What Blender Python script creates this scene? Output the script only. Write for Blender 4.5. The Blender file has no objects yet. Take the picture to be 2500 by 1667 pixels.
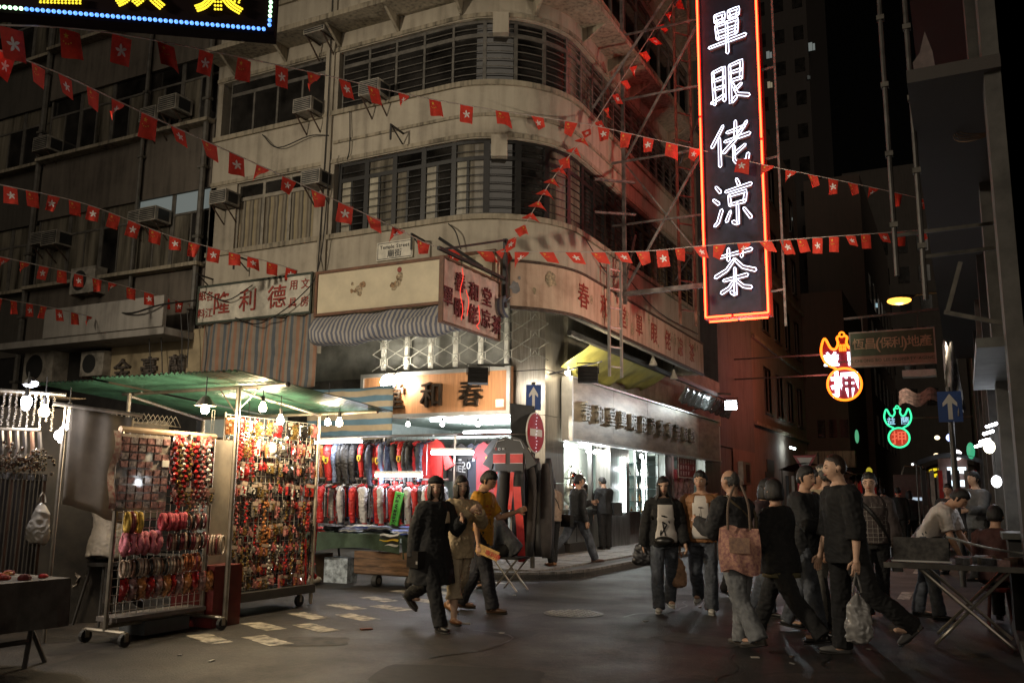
import bpy, bmesh, math, random
from mathutils import Vector, Matrix, noise
from math import sin, cos, pi, radians as R_

SC = bpy.context.scene
COL = SC.collection
random.seed(7)
V = Vector

# ------------------------------------------------------------------ camera
CAM_H, AZ, PITCH, ROLL, FPX = 1.4, R_(27.0), R_(9.76), 0.0104, 2150.0
_f = V((-sin(AZ)*cos(PITCH), cos(AZ)*cos(PITCH), sin(PITCH)))
_r0 = V((cos(AZ), sin(AZ), 0)); _u0 = _r0.cross(_f)
_r = _r0*cos(ROLL)+_u0*sin(ROLL); _u = _u0*cos(ROLL)-_r0*sin(ROLL)
cd = bpy.data.cameras.new('camera'); cam = bpy.data.objects.new('camera', cd); COL.objects.link(cam)
cd.sensor_width = 36.0; cd.lens = FPX/2500*36.0; cd.clip_end = 600; cd.clip_start = .05
cam.matrix_world = Matrix((( _r.x, _u.x, -_f.x, 0), (_r.y, _u.y, -_f.y, 0), (_r.z, _u.z, -_f.z, CAM_H), (0, 0, 0, 1)))
SC.camera = cam

# ------------------------------------------------------------------ sky, weak street glow, exposure
w = bpy.data.worlds.new('World'); SC.world = w; w.use_nodes = True
nt = w.node_tree; bg = nt.nodes['Background']
sky = nt.nodes.new('ShaderNodeTexSky'); sky.sky_type = 'NISHITA'; sky.sun_disc = False
SUN_EL, SUN_AZ = R_(14), R_(158)       # from behind the camera, low
sky.sun_elevation = SUN_EL; sky.sun_rotation = SUN_AZ
mx = nt.nodes.new('ShaderNodeMix'); mx.data_type = 'RGBA'; mx.blend_type = 'MULTIPLY'; mx.inputs[0].default_value = 1
mx.inputs[7].default_value = (1.0, .62, .36, 1)
nt.links.new(sky.outputs[0], mx.inputs[6]); nt.links.new(mx.outputs[2], bg.inputs[0])
bg.inputs[1].default_value = .00035
sl = bpy.data.lights.new('night_glow_sun', 'SUN'); sl.energy = .44; sl.angle = R_(45); sl.color = (1, .86, .68)
so = bpy.data.objects.new('night_glow_sun', sl); COL.objects.link(so)
sdir = V((sin(SUN_AZ)*cos(SUN_EL), cos(SUN_AZ)*cos(SUN_EL), sin(SUN_EL)))
so.rotation_euler = sdir.to_track_quat('Z', 'Y').to_euler()
ll = bpy.data.lights.new('added_fill_spot', 'SPOT'); ll.energy = 5600; ll.color = (1, .86, .66); ll.shadow_soft_size = .35; ll.spot_size = R_(92); ll.spot_blend = 1.0
FILL_LAMP = V((-14.0, -2.0, 8.0)); lo_ = bpy.data.objects.new('added_fill_spot', ll); COL.objects.link(lo_); lo_.location = FILL_LAMP   # added unseen lamp that lifts facade and faces (post built further down)
lo_.rotation_euler = (FILL_LAMP-V((-6.2, 13.5, 3.5))).to_track_quat('Z', 'Y').to_euler()
vs = SC.view_settings; vs.view_transform = 'Standard'; vs.look = 'None'; vs.exposure = 0; vs.gamma = 1; vs.use_curve_mapping = False
cy = SC.cycles
cy.use_denoising = True; cy.max_bounces = 6; cy.diffuse_bounces = 3; cy.glossy_bounces = 3; cy.transmission_bounces = 4
cy.transparent_max_bounces = 8; cy.sample_clamp_indirect = 3.0; cy.caustics_reflective = False; cy.caustics_refractive = False
cy.use_adaptive_sampling = True

# ------------------------------------------------------------------ pixel helpers (2500 px photograph) -> a point on a real plane
def ray(px, py): return _f*FPX + _r*(px-1250) - _u*(py-833.5)
C0 = V((0, 0, CAM_H))
def onZ(px, py, z): d = ray(px, py); return C0 + d*((z-CAM_H)/d.z)
def onX(px, py, x): d = ray(px, py); return C0 + d*(x/d.x)
def onY(px, py, y): d = ray(px, py); return C0 + d*(y/d.y)
def onD(px, py, dist): d = ray(px, py); return C0 + d*(dist/math.hypot(d.x, d.y))

# ------------------------------------------------------------------ materials
MATS = {}
def M(name, col, rough=.7, metal=0, var=.22, scale=6, bump=.0, coat=0, alpha=1, trans=0, stretch=None, col2=None, spec=.5):
    if name in MATS: return MATS[name]
    m = bpy.data.materials.new(name); m.use_nodes = True; n = m.node_tree.nodes; l = m.node_tree.links
    b = n['Principled BSDF']
    b.inputs['Roughness'].default_value = rough; b.inputs['Metallic'].default_value = metal
    b.inputs['Coat Weight'].default_value = coat; b.inputs['Alpha'].default_value = alpha
    b.inputs['Transmission Weight'].default_value = trans; b.inputs['Specular IOR Level'].default_value = spec
    if var or bump:
        tc = n.new('ShaderNodeTexCoord'); mp = n.new('ShaderNodeMapping'); l.new(tc.outputs['Object'], mp.inputs[0])
        if stretch: mp.inputs['Scale'].default_value = stretch
        nz = n.new('ShaderNodeTexNoise'); nz.inputs['Scale'].default_value = scale; nz.inputs['Detail'].default_value = 5
        nz.inputs['Roughness'].default_value = .62; l.new(mp.outputs[0], nz.inputs[0])
        rp = n.new('ShaderNodeValToRGB'); l.new(nz.outputs[0], rp.inputs[0])
        c2 = col2 if col2 else tuple(c*(1-var*1.6) for c in col)
        c1 = col if col2 else tuple(min(1, c*(1+var*.5)) for c in col)
        rp.color_ramp.elements[0].position = .32; rp.color_ramp.elements[1].position = .66
        rp.color_ramp.elements[0].color = (*[max(0, c) for c in c2], 1); rp.color_ramp.elements[1].color = (*c1, 1)
        l.new(rp.outputs[0], b.inputs['Base Color'])
        if bump:
            bp = n.new('ShaderNodeBump'); bp.inputs['Strength'].default_value = bump; bp.inputs['Distance'].default_value = .02
            l.new(nz.outputs[0], bp.inputs['Height']); l.new(bp.outputs[0], b.inputs['Normal'])
    else: b.inputs['Base Color'].default_value = (*col, 1)
    MATS[name] = m; return m
def E(name, col, s, samp=True):
    if name in MATS: return MATS[name]
    m = bpy.data.materials.new(name); m.use_nodes = True; n = m.node_tree.nodes; l = m.node_tree.links
    b = n['Principled BSDF']; b.inputs['Base Color'].default_value = (.05, .05, .05, 1); b.inputs['Roughness'].default_value = .4
    b.inputs['Emission Color'].default_value = (*col, 1); b.inputs['Emission Strength'].default_value = s
    if not samp: m.cycles.emission_sampling = 'NONE'
    MATS[name] = m; return m
def wallmat(name, col, dirt, amount=.55, scale=1.3, rough=.85):
    """painted render with rain streaks running down from the ledges, blotches and fine grain"""
    if name in MATS: return MATS[name]
    m = bpy.data.materials.new(name); m.use_nodes = True; n = m.node_tree.nodes; l = m.node_tree.links
    b = n['Principled BSDF']; b.inputs['Roughness'].default_value = rough
    tc = n.new('ShaderNodeTexCoord'); mp = n.new('ShaderNodeMapping'); mp.inputs['Scale'].default_value = (5, 5, .45)
    l.new(tc.outputs['Object'], mp.inputs[0])
    a = n.new('ShaderNodeTexNoise'); a.inputs['Scale'].default_value = scale; a.inputs['Detail'].default_value = 6; l.new(mp.outputs[0], a.inputs[0])
    c = n.new('ShaderNodeTexNoise'); c.inputs['Scale'].default_value = 1.1; c.inputs['Detail'].default_value = 7; c.inputs['Roughness'].default_value = .7
    l.new(tc.outputs['Object'], c.inputs[0])
    mul = n.new('ShaderNodeMath'); mul.operation = 'MULTIPLY'; l.new(a.outputs[0], mul.inputs[0]); l.new(c.outputs[0], mul.inputs[1])
    rp = n.new('ShaderNodeValToRGB'); l.new(mul.outputs[0], rp.inputs[0])
    rp.color_ramp.elements[0].position = .14; rp.color_ramp.elements[1].position = .33
    d = tuple(col[i]*(1-amount)+dirt[i]*amount for i in range(3))
    rp.color_ramp.elements[0].color = (*d, 1); rp.color_ramp.elements[1].color = (*col, 1)
    e = rp.color_ramp.elements.new(.22); e.color = (*[d[i]*.4+col[i]*.6 for i in range(3)], 1)
    l.new(rp.outputs[0], b.inputs['Base Color'])
    f = n.new('ShaderNodeTexNoise'); f.inputs['Scale'].default_value = 40; l.new(tc.outputs['Object'], f.inputs[0])
    bp = n.new('ShaderNodeBump'); bp.inputs['Strength'].default_value = .25; bp.inputs['Distance'].default_value = .01
    l.new(f.outputs[0], bp.inputs['Height']); l.new(bp.outputs[0], b.inputs['Normal'])
    MATS[name] = m; return m
def stripemat(name, cols, axis, width, rough=.85, trans=False):
    """woven stripes: bands of the given colours repeating along an object axis (0,1,2) or a world direction"""
    if name in MATS: return MATS[name]
    m = bpy.data.materials.new(name); m.use_nodes = True; n = m.node_tree.nodes; l = m.node_tree.links
    b = n['Principled BSDF']; b.inputs['Roughness'].default_value = rough
    tc = n.new('ShaderNodeTexCoord'); nz = n.new('ShaderNodeTexNoise'); nz.inputs['Scale'].default_value = 2.5
    l.new(tc.outputs['Object'], nz.inputs[0])
    dt = n.new('ShaderNodeVectorMath'); dt.operation = 'DOT_PRODUCT'; dt.inputs[1].default_value = axis; l.new(tc.outputs['Object'], dt.inputs[0])
    ad = n.new('ShaderNodeMath'); ad.operation = 'MULTIPLY_ADD'; ad.inputs[1].default_value = .06; l.new(nz.outputs[0], ad.inputs[0]); l.new(dt.outputs['Value'], ad.inputs[2])
    dv = n.new('ShaderNodeMath'); dv.operation = 'DIVIDE'; dv.inputs[1].default_value = width*len(cols); l.new(ad.outputs[0], dv.inputs[0])
    fr = n.new('ShaderNodeMath'); fr.operation = 'FRACT'; l.new(dv.outputs[0], fr.inputs[0])
    rp = n.new('ShaderNodeValToRGB'); rp.color_ramp.interpolation = 'CONSTANT'; l.new(fr.outputs[0], rp.inputs[0])
    els = rp.color_ramp.elements
    while len(els) < len(cols): els.new(.5)
    for i, c in enumerate(cols): els[i].position = i/len(cols); els[i].color = (*c, 1)
    mix = n.new('ShaderNodeMix'); mix.data_type = 'RGBA'; mix.blend_type = 'MULTIPLY'; mix.inputs[0].default_value = .5
    n2 = n.new('ShaderNodeTexNoise'); n2.inputs['Scale'].default_value = 5; n2.inputs['Detail'].default_value = 6; l.new(tc.outputs['Object'], n2.inputs[0])
    l.new(rp.outputs[0], mix.inputs[6]); l.new(n2.outputs[0], mix.inputs[7]); l.new(mix.outputs[2], b.inputs['Base Color'])
    MATS[name] = m; return m

# ------------------------------------------------------------------ mesh builder
class MB:
    def __init__(s): s.v = []; s.f = []; s.m = []; s.mi = 0
    def mat(s, i): s.mi = i; return s
    def add(s, vs, fs):
        k = len(s.v); s.v += [tuple(p) for p in vs]
        for f in fs: s.f.append(tuple(i+k for i in f)); s.m.append(s.mi)
        return s
    def quad(s, a, b, c, d): return s.add([a, b, c, d], [(0, 1, 2, 3)])
    def ob(s, o, ax, ay, az):
        """box from corner o with edge vectors ax ay az"""
        o, ax, ay, az = V(o), V(ax), V(ay), V(az)
        if ax.cross(ay).dot(az) < 0: o, ax = o+ax, -ax
        p = [o, o+ax, o+ax+ay, o+ay]; p += [q+az for q in p]
        return s.add(p, [(3, 2, 1, 0), (4, 5, 6, 7), (0, 1, 5, 4), (1, 2, 6, 5), (2, 3, 7, 6), (3, 0, 4, 7)])
    def box(s, x0, y0, z0, x1, y1, z1): return s.ob((x0, y0, z0), (x1-x0, 0, 0), (0, y1-y0, 0), (0, 0, z1-z0))
    def cb(s, c, sx, sy, sz, rz=0, M4=None):
        """box centred on c, turned rz about z (or by a 3x3 matrix)"""
        m = M4 if M4 is not None else Matrix.Rotation(rz, 3, 'Z')
        a, b, d = m @ V((sx, 0, 0)), m @ V((0, sy, 0)), m @ V((0, 0, sz)); return s.ob(V(c)-(a+b+d)/2, a, b, d)
    def bar(s, p0, p1, wd, ht=None, up=(0, 0, 1)):
        p0, p1 = V(p0), V(p1); t = (p1-p0); u = V(up)
        if t.normalized().cross(u).length < .05: u = V((1, 0, 0))
        a = t.cross(u).normalized()*wd; b = a.cross(t).normalized()*(ht or wd)
        return s.ob(p0-a/2-b/2, t, a, b)
    def tube(s, pts, r, n=6, cap=True, close=False):
        pts = [V(p) for p in pts]; N = len(pts); k0 = []; rr = r if hasattr(r, '__len__') else [r]*N
        ref = None; vs = []
        for i, p in enumerate(pts):
            if close: t = pts[(i+1) % N]-pts[i-1]
            else: t = pts[min(i+1, N-1)]-pts[max(i-1, 0)]
            t = t.normalized() if t.length > 1e-9 else V((0, 0, 1))
            if ref is None: ref = V((0, 0, 1)) if abs(t.z) < .9 else V((1, 0, 0))
            a = t.cross(ref)
            if a.length < 1e-4: a = t.cross(V((.3, .9, .1)))
            a.normalize(); b = t.cross(a); ref = -b if False else a.cross(t)
            for j in range(n):
                q = 2*pi*j/n; vs.append(p+a*(cos(q)*rr[i])+b*(sin(q)*rr[i]))
        fs = []
        for i in range(N if close else N-1):
            i2 = (i+1) % N
            for j in range(n): fs.append((i*n+j, i*n+(j+1) % n, i2*n+(j+1) % n, i2*n+j))
        if cap and not close: fs += [tuple(range(n-1, -1, -1)), tuple((N-1)*n+j for j in range(n))]
        return s.add(vs, fs)
    def cyl(s, p0, p1, r, n=8, r2=None): return s.tube([p0, p1], [r, r if r2 is None else r2], n)
    def sph(s, c, r, n=8, m=6):
        c = V(c); r = (r, r, r) if not hasattr(r, '__len__') else r; vs = [c+V((0, 0, -r[2]))]; fs = []
        for i in range(1, m):
            t = -pi/2+pi*i/m
            for j in range(n): q = 2*pi*j/n; vs.append(c+V((r[0]*cos(t)*cos(q), r[1]*cos(t)*sin(q), r[2]*sin(t))))
        vs.append(c+V((0, 0, r[2]))); L = len(vs)-1
        for j in range(n): fs.append((0, 1+(j+1) % n, 1+j)); fs.append((L, L-n+j, L-n+(j+1) % n))
        for i in range(m-2):
            for j in range(n): a = 1+i*n; fs.append((a+j, a+(j+1) % n, a+n+(j+1) % n, a+n+j))
        return s.add(vs, fs)
    def prism(s, poly, fr, depth):
        """2-D outline in frame fr=(origin,right,up) pushed back by depth along -(right x up); front face at the origin plane"""
        o, a, b = fr; nrm = V(a).cross(V(b)).normalized(); n = len(poly)
        f = [V(o)+V(a)*x+V(b)*y for x, y in poly]; k = [p-nrm*depth for p in f]
        return s.add(f+k, [tuple(range(n)), tuple(range(2*n-1, n-1, -1))]+[(i, i+n, (i+1) % n+n, (i+1) % n) for i in range(n)])
    def lathe(s, c, prof, n=14):
        c = V(c); vs = []; fs = []; N = len(prof)
        for r, z in prof:
            for j in range(n): q = 2*pi*j/n; vs.append(c+V((r*cos(q), r*sin(q), z)))
        for i in range(N-1):
            for j in range(n): fs.append((i*n+j, i*n+(j+1) % n, (i+1)*n+(j+1) % n, (i+1)*n+j))
        return s.add(vs, fs)
    def grid(s, fn, nu, nv, thick=0):
        vs = [fn(i/nu, j/nv) for j in range(nv+1) for i in range(nu+1)]
        fs = [(j*(nu+1)+i, j*(nu+1)+i+1, (j+1)*(nu+1)+i+1, (j+1)*(nu+1)+i) for j in range(nv) for i in range(nu)]
        return s.add(vs, fs)
    def mesh(s, name, mats, smooth=False):
        me = bpy.data.meshes.new(name); me.from_pydata(s.v, [], s.f)
        for m in (mats if isinstance(mats, (list, tuple)) else [mats]): me.materials.append(m)
        if max(s.m, default=0) > 0: me.polygons.foreach_set('material_index', s.m)
        if smooth: me.polygons.foreach_set('use_smooth', [True]*len(s.f))
        me.update(); return me
    def build(s, name, mats, parent=None, smooth=False): return link(name, s.mesh(name, mats, smooth), parent)

ROOTLOC = {}
def link(name, me, parent=None):
    o = bpy.data.objects.new(name, me); COL.objects.link(o)
    if parent is not None:
        o.parent = parent
        o.matrix_parent_inverse = Matrix.Translation(-wloc(parent))
    return o
def wloc(o): return ROOTLOC.get(o.name, V((0, 0, 0)))
def thing(name, label, cat, loc=(0, 0, 0), group=None):
    o = bpy.data.objects.new(name, None); COL.objects.link(o); o.location = loc; o.empty_display_size = .1
    ROOTLOC[o.name] = V(loc); return tag(o, label, cat, group)
def tag(o, label=None, cat=None, group=None, kind=None):
    if label: o['label'] = label
    if cat: o['category'] = cat
    if group: o['group'] = group
    if kind: o['kind'] = kind
    return o
def struct(o, kind='structure'): o['kind'] = kind; return o
def dup(root, loc, rz=0, label=None, scale=None):
    """copy of a thing (built at the origin) with its parts and sub-parts"""
    r = root.copy(); COL.objects.link(r); r.location = loc; r.rotation_euler = (0, 0, rz)
    if scale: r.scale = scale if hasattr(scale, '__len__') else (scale,)*3
    if label: r['label'] = label
    for ch in root.children:
        c = ch.copy(); COL.objects.link(c); c.parent = r; c.matrix_parent_inverse = ch.matrix_parent_inverse
        for g in ch.children:
            d = g.copy(); COL.objects.link(d); d.parent = c; d.matrix_parent_inverse = g.matrix_parent_inverse
    return r
def lamp(name, loc, power, col, rad=.05, parent=None, spot=None, target=None):
    L = bpy.data.lights.new(name, 'SPOT' if spot else 'POINT'); L.energy = power; L.color = col; L.shadow_soft_size = rad
    if spot: L.spot_size = spot; L.spot_blend = .6
    o = bpy.data.objects.new(name, L); COL.objects.link(o); o.location = loc
    if target is not None: o.rotation_euler = (V(loc)-V(target)).to_track_quat('Z', 'Y').to_euler()
    return o
def curve3(pts, n):
    """Catmull-Rom through the points"""
    P = [V(p) for p in pts]; P = [P[0]*2-P[1]]+P+[P[-1]*2-P[-2]]; out = []
    for i in range(1, len(P)-2):
        for k in range(n):
            t = k/n; a, b, c, d = P[i-1:i+3]
            out.append(.5*((2*b)+(c-a)*t+(2*a-5*b+4*c-d)*t*t+(3*b-a-3*c+d)*t**3))
    return out+[P[-2]]
def sagline(a, b, sag, n=10):
    a, b = V(a), V(b); return [a.lerp(b, i/n)-V((0, 0, sag*4*(i/n)*(1-i/n))) for i in range(n+1)]

# ------------------------------------------------------------------ lettering: flat glyph outlines read once from the built-in font
GL = {}
def glyphs(chars, bold=.0):
    cu = bpy.data.curves.new('g', 'FONT'); cu.size = 1; cu.resolution_u = 2; cu.offset = bold
    o = bpy.data.objects.new('g', cu); COL.objects.link(o)
    for ch in chars:
        if (ch, bold) in GL or ch == ' ': continue
        cu.body = ch; dg = bpy.context.evaluated_depsgraph_get(); dg.update()
        me = bpy.data.meshes.new_from_object(o.evaluated_get(dg))
        v = [(p.co.x, p.co.y) for p in me.vertices]; f = [tuple(p.vertices) for p in me.polygons]
        cnt = {}
        for q in f:
            for i in range(len(q)): e = (q[i], q[(i+1) % len(q)]); cnt[e] = 1
        bd = [e for e in cnt if (e[1], e[0]) not in cnt]; nx = dict(bd); loops = []; seen = set()
        for st in nx:
            if st in seen: continue
            lp = []; c = st
            while c not in seen and c in nx: seen.add(c); lp.append(c); c = nx[c]
            if len(lp) > 2: loops.append(lp)
        GL[(ch, bold)] = (v, f, bd, loops); bpy.data.meshes.remove(me)
    bpy.data.objects.remove(o); bpy.data.curves.remove(cu)
BOLD = .008
glyphs('單眼佬涼茶隆利德文房用具各紙料江春和堂廟街西貢益押恆昌保地產囍生凉專治眼上醫清熱鷄骨草廿四味利店小心梯級歡樂酒佐吉', BOLD)
glyphs('TempleSaignStr.HANGCOULPYKwksi20IDM ()恆昌保利地產0123456789:ENYBRCXT', 0.012)
glyphs('蘭豪金', BOLD)
glyphs('單眼佬涼茶益押蘭', .036)
def gput(mb, ch, o, a, b, size, depth=.01, bold=BOLD, sx=1.0):
    """one glyph with its centre on o; a,b unit right/up; raised by depth towards a x b"""
    if ch == ' ': return mb
    g = GL.get((ch, bold)) or GL.get((ch, .012)) or GL.get((ch, BOLD))
    if not g: return mb
    v, f, bd, _ = g; a, b = V(a), V(b); nrm = a.cross(b).normalized()
    xs = [p[0] for p in v]; ys = [p[1] for p in v]; cx = (min(xs)+max(xs))/2; cy_ = .36 if ord(ch) < 256 else .38
    F = [V(o)+a*((x-cx)*size*sx)+b*((y-cy_)*size)+nrm*depth for x, y in v]; k = len(F)
    B = [p-nrm*depth for p in F]
    return mb.add(F+B, f+[(e[1], e[0], e[0]+k, e[1]+k) for e in bd])
def gtext(mb, text, o, a, b, size, adv, depth=.006, bold=.012, sx=1.0):
    for i, ch in enumerate(text): gput(mb, ch, V(o)+V(a)*(adv*i), a, b, size, depth, bold, sx)
    return mb
def gwidth(ch, bold=.012):
    g = GL.get((ch, bold)); return .3 if not g else max(p[0] for p in g[0])-min(p[0] for p in g[0])
def gline(mb, text, o, a, b, size, depth=.004, bold=.012, center=True):
    """latin line with proportional spacing, centred on o"""
    ws = [(gwidth(c)+.09)*size for c in text]; tot = sum(ws); x = -tot/2 if center else 0
    for c, wd in zip(text, ws): gput(mb, c, V(o)+V(a)*(x+wd/2), a, b, size, depth, bold); x += wd
    return mb
def goutline(mb, ch, o, a, b, size, r, lift, bold=BOLD, sx=1.0, n=5, off=0):
    """neon tube along the outline of a glyph"""
    g = GL[(ch, bold)]; v, f, bd, loops = g; a, b = V(a), V(b); nrm = a.cross(b).normalized()
    xs = [p[0] for p in v]; cx = (min(xs)+max(xs))/2
    for lp in loops:
        pts = []
        for i in lp:
            x, y = v[i]; p = V(o)+a*((x-cx)*size*sx)+b*((y-.38)*size)+nrm*lift
            if not pts or (p-pts[-1]).length > r*.8: pts.append(p)
        if len(pts) > 2: mb.tube(pts, r, n, close=True)
    return mb
UP = V((0, 0, 1)); XR = V((1, 0, 0)); YR = V((0, 1, 0))
TSC = bpy.data.scenes.new('workbench')
def vox(mb, name, mats, voxel, smooth=2, wrinkle=0, wscale=9, seed=0, stretch=(1, 1, .35), extra=None, facing=None):
    """union of overlapping closed lofts -> one continuous skin (voxel remesh), softened, with cloth folds"""
    me = mb.mesh('tmp', mats); o = bpy.data.objects.new('tmp', me); TSC.collection.objects.link(o)
    r = o.modifiers.new('r', 'REMESH'); r.mode = 'VOXEL'; r.voxel_size = voxel; r.use_smooth_shade = True
    if smooth: s = o.modifiers.new('s', 'SMOOTH'); s.iterations = smooth; s.factor = .5
    vl = TSC.view_layers[0]; vl.update(); dg = vl.depsgraph; me2 = bpy.data.meshes.new_from_object(o.evaluated_get(dg)); bpy.data.objects.remove(o); bpy.data.meshes.remove(me)
    me2.name = name; me2.materials.clear()
    for m in (mats if isinstance(mats, (list, tuple)) else [mats]): me2.materials.append(m)
    if wrinkle:
        n = len(me2.vertices); off = V((seed*3.1, seed*1.7, 0))
        nrm_ = [v.normal.copy() for v in me2.vertices]; cos_ = [v.co.copy() for v in me2.vertices]; flat = []
        for p, nn in zip(cos_, nrm_):
            q = V((p.x*stretch[0], p.y*stretch[1], p.z*stretch[2]*1.0))*wscale+off
            a = noise.noise(q); b = noise.noise(V((p.x+p.z*.6, p.y-p.z*.5, p.z))*wscale*1.7+off)
            flat.extend(p+nn*wrinkle*(a*.8+(.5-abs(b))*.8-.25))
        me2.vertices.foreach_set('co', flat)
    me2.polygons.foreach_set('use_smooth', [True]*len(me2.polygons)); me2.update(); return me2
# ================================================================== ground
asph = M('asphalt', (.024, .0185, .0155), .62, var=.5, scale=2.2, bump=.0)
_n = asph.node_tree.nodes; _l = asph.node_tree.links; _b = _n['Principled BSDF']; _tc = _n.new('ShaderNodeTexCoord')
_g1 = _n.new('ShaderNodeTexNoise'); _g1.inputs['Scale'].default_value = 55; _g1.inputs['Detail'].default_value = 8; _l.new(_tc.outputs['Object'], _g1.inputs[0])
_v = _n.new('ShaderNodeTexVoronoi'); _v.feature = 'DISTANCE_TO_EDGE'; _v.inputs['Scale'].default_value = .55; _wn = _n.new('ShaderNodeTexNoise'); _wn.inputs['Scale'].default_value = 1.3; _wn.inputs['Detail'].default_value = 6
_l.new(_tc.outputs['Object'], _wn.inputs[0]); _mxv = _n.new('ShaderNodeMix'); _mxv.data_type = 'RGBA'; _mxv.inputs[0].default_value = .35; _l.new(_tc.outputs['Object'], _mxv.inputs[6]); _l.new(_wn.outputs[1], _mxv.inputs[7]); _l.new(_mxv.outputs[2], _v.inputs[0])
_ck = _n.new('ShaderNodeMath'); _ck.operation = 'GREATER_THAN'; _ck.inputs[1].default_value = .012; _l.new(_v.outputs['Distance'], _ck.inputs[0])
_ad = _n.new('ShaderNodeMath'); _ad.operation = 'MULTIPLY_ADD'; _ad.inputs[1].default_value = .6; _l.new(_ck.outputs[0], _ad.inputs[0]); _l.new(_g1.outputs[0], _ad.inputs[2])
_cr = [x for x in _n if x.type == 'VALTORGB'][0]; _sp = _n.new('ShaderNodeTexNoise'); _sp.inputs['Scale'].default_value = 16; _sp.inputs['Detail'].default_value = 9; _sp.inputs['Roughness'].default_value = .8; _l.new(_tc.outputs['Object'], _sp.inputs[0])
_pt = _n.new('ShaderNodeTexNoise'); _pt.inputs['Scale'].default_value = .5; _pt.inputs['Detail'].default_value = 3; _l.new(_tc.outputs['Object'], _pt.inputs[0]); _pr = _n.new('ShaderNodeMapRange'); _pr.inputs['From Min'].default_value = .42; _pr.inputs['From Max'].default_value = .56; _pr.inputs['To Min'].default_value = .62; _pr.inputs['To Max'].default_value = 1.15; _l.new(_pt.outputs[0], _pr.inputs[0])
_sr = _n.new('ShaderNodeMapRange'); _sr.inputs['From Min'].default_value = .38; _sr.inputs['From Max'].default_value = .62; _sr.inputs['To Min'].default_value = .35; _sr.inputs['To Max'].default_value = 1.9; _l.new(_sp.outputs[0], _sr.inputs[0])
_m1 = _n.new('ShaderNodeMath'); _m1.operation = 'MULTIPLY'; _l.new(_sr.outputs[0], _m1.inputs[0]); _l.new(_pr.outputs[0], _m1.inputs[1]); _m2 = _n.new('ShaderNodeMath'); _m2.operation = 'MULTIPLY_ADD'; _m2.inputs[1].default_value = .55; _m2.inputs[2].default_value = .45; _l.new(_ck.outputs[0], _m2.inputs[0]); _m3 = _n.new('ShaderNodeMath'); _m3.operation = 'MULTIPLY'; _l.new(_m1.outputs[0], _m3.inputs[0]); _l.new(_m2.outputs[0], _m3.inputs[1])
_vm = _n.new('ShaderNodeVectorMath'); _vm.operation = 'SCALE'; _l.new(_cr.outputs[0], _vm.inputs[0]); _l.new(_m3.outputs[0], _vm.inputs['Scale']); _l.new(_vm.outputs[0], _b.inputs['Base Color'])
_bp = _n.new('ShaderNodeBump'); _bp.inputs['Strength'].default_value = .55; _bp.inputs['Distance'].default_value = .012; _l.new(_ad.outputs[0], _bp.inputs['Height']); _l.new(_bp.outputs[0], _b.inputs['Normal'])
_rr = _n.new('ShaderNodeMapRange'); _rr.inputs['To Min'].default_value = .42; _rr.inputs['To Max'].default_value = .85; _l.new(_wn.outputs[0], _rr.inputs[0]); _l.new(_rr.outputs[0], _b.inputs['Roughness'])
paveM = M('pavement_slab_stone', (.22, .20, .18), .8, var=.35, scale=9, bump=.25)
kerbM = M('kerb_granite', (.14, .125, .11), .8, var=.4, scale=7, bump=.3)
markM = M('worn_road_paint', (.40, .36, .29), .75, var=.75, scale=7)
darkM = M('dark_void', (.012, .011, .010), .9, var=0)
g = MB(); g.quad((-140, -60, 0), (120, -60, 0), (120, 320, 0), (-140, 320, 0)); struct(g.build('road', asph))
pv = MB(); pv.mi = 0
def rounded(x, y, r, n=8): return [(x-r+r*cos(t), y+r-r*sin(t)) for t in [pi/2*i/n for i in range(n, -1, -1)]]
KX, KY, KR = -5.86, 13.05, 1.6
arc = rounded(KX, KY, KR, 8)
poly = [(-60, KY)]+arc+[(KX, 120), (-60, 120)]
bm_ = MB(); bm_.prism([(x+.15 if x > -50 and x == KX else x, y) for x, y in poly], ((0, 0, .085), XR, YR), .08)
pav = struct(bm_.build('pavement', M('pavement_bed', (.06, .055, .05), .9)))
k = 0
def inpave(x, y):
    if x > KX-.18 or y < KY+.18: return False
    cx, cy_ = KX-KR, KY+KR
    return not (x > cx and y < cy_ and math.hypot(x-cx, y-cy_) > KR-.2)
slabs = []
for i in range(5):
    for j in range(34):
        x, y = KX-.2-.42-.6*i+.3, KY+.22+.6*j
        if i == 4 and j > 16: continue
        if all(inpave(x+a, y+b) for a in (-.28, .28) for b in (0.01, .57)): slabs.append((x, y))
for (x, y) in slabs:
    m = MB(); h = random.uniform(-.004, .004); m.box(x-.294, y, .08, x+.294, y+.588, .118+h)
    m.build('paving_slab', paveM, pav)
def kerbrun(pts, name, zt=.125, wd=.16):
    m = MB(); P = [V((p[0], p[1], 0)) for p in pts]
    root = None
    for i in range(len(P)-1):
        a, b = P[i], P[i+1]; t = (b-a); n = V((t.y, -t.x, 0)).normalized(); t2 = t*(1-.012/t.length)
        q = MB(); q.ob(a-n*wd+V((0, 0, .0)), t2, n*wd, V((0, 0, zt+random.uniform(-.004, .004))))
        if root is None: root = struct(q.build(name, kerbM))
        else: q.build('kerb_stone', kerbM, root)
pts = [(x, KY) for x in [-16-1.0*i for i in range(10, 0, -1)]+[-16+i for i in range(0, 9)]]+arc+[(KX, KY+KR+1.0*i) for i in range(1, 26)]
kerbrun(pts, 'kerb')
kerbrun([(.35, 60-1.5*i) for i in range(0, 36)], 'kerb')
pr = MB(); pr.box(.51, -4, .0, 6, 60, .12); struct(pr.build('pavement', M('pavement_worn_right', (.10, .09, .085), .85, bump=.2)))
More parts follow.
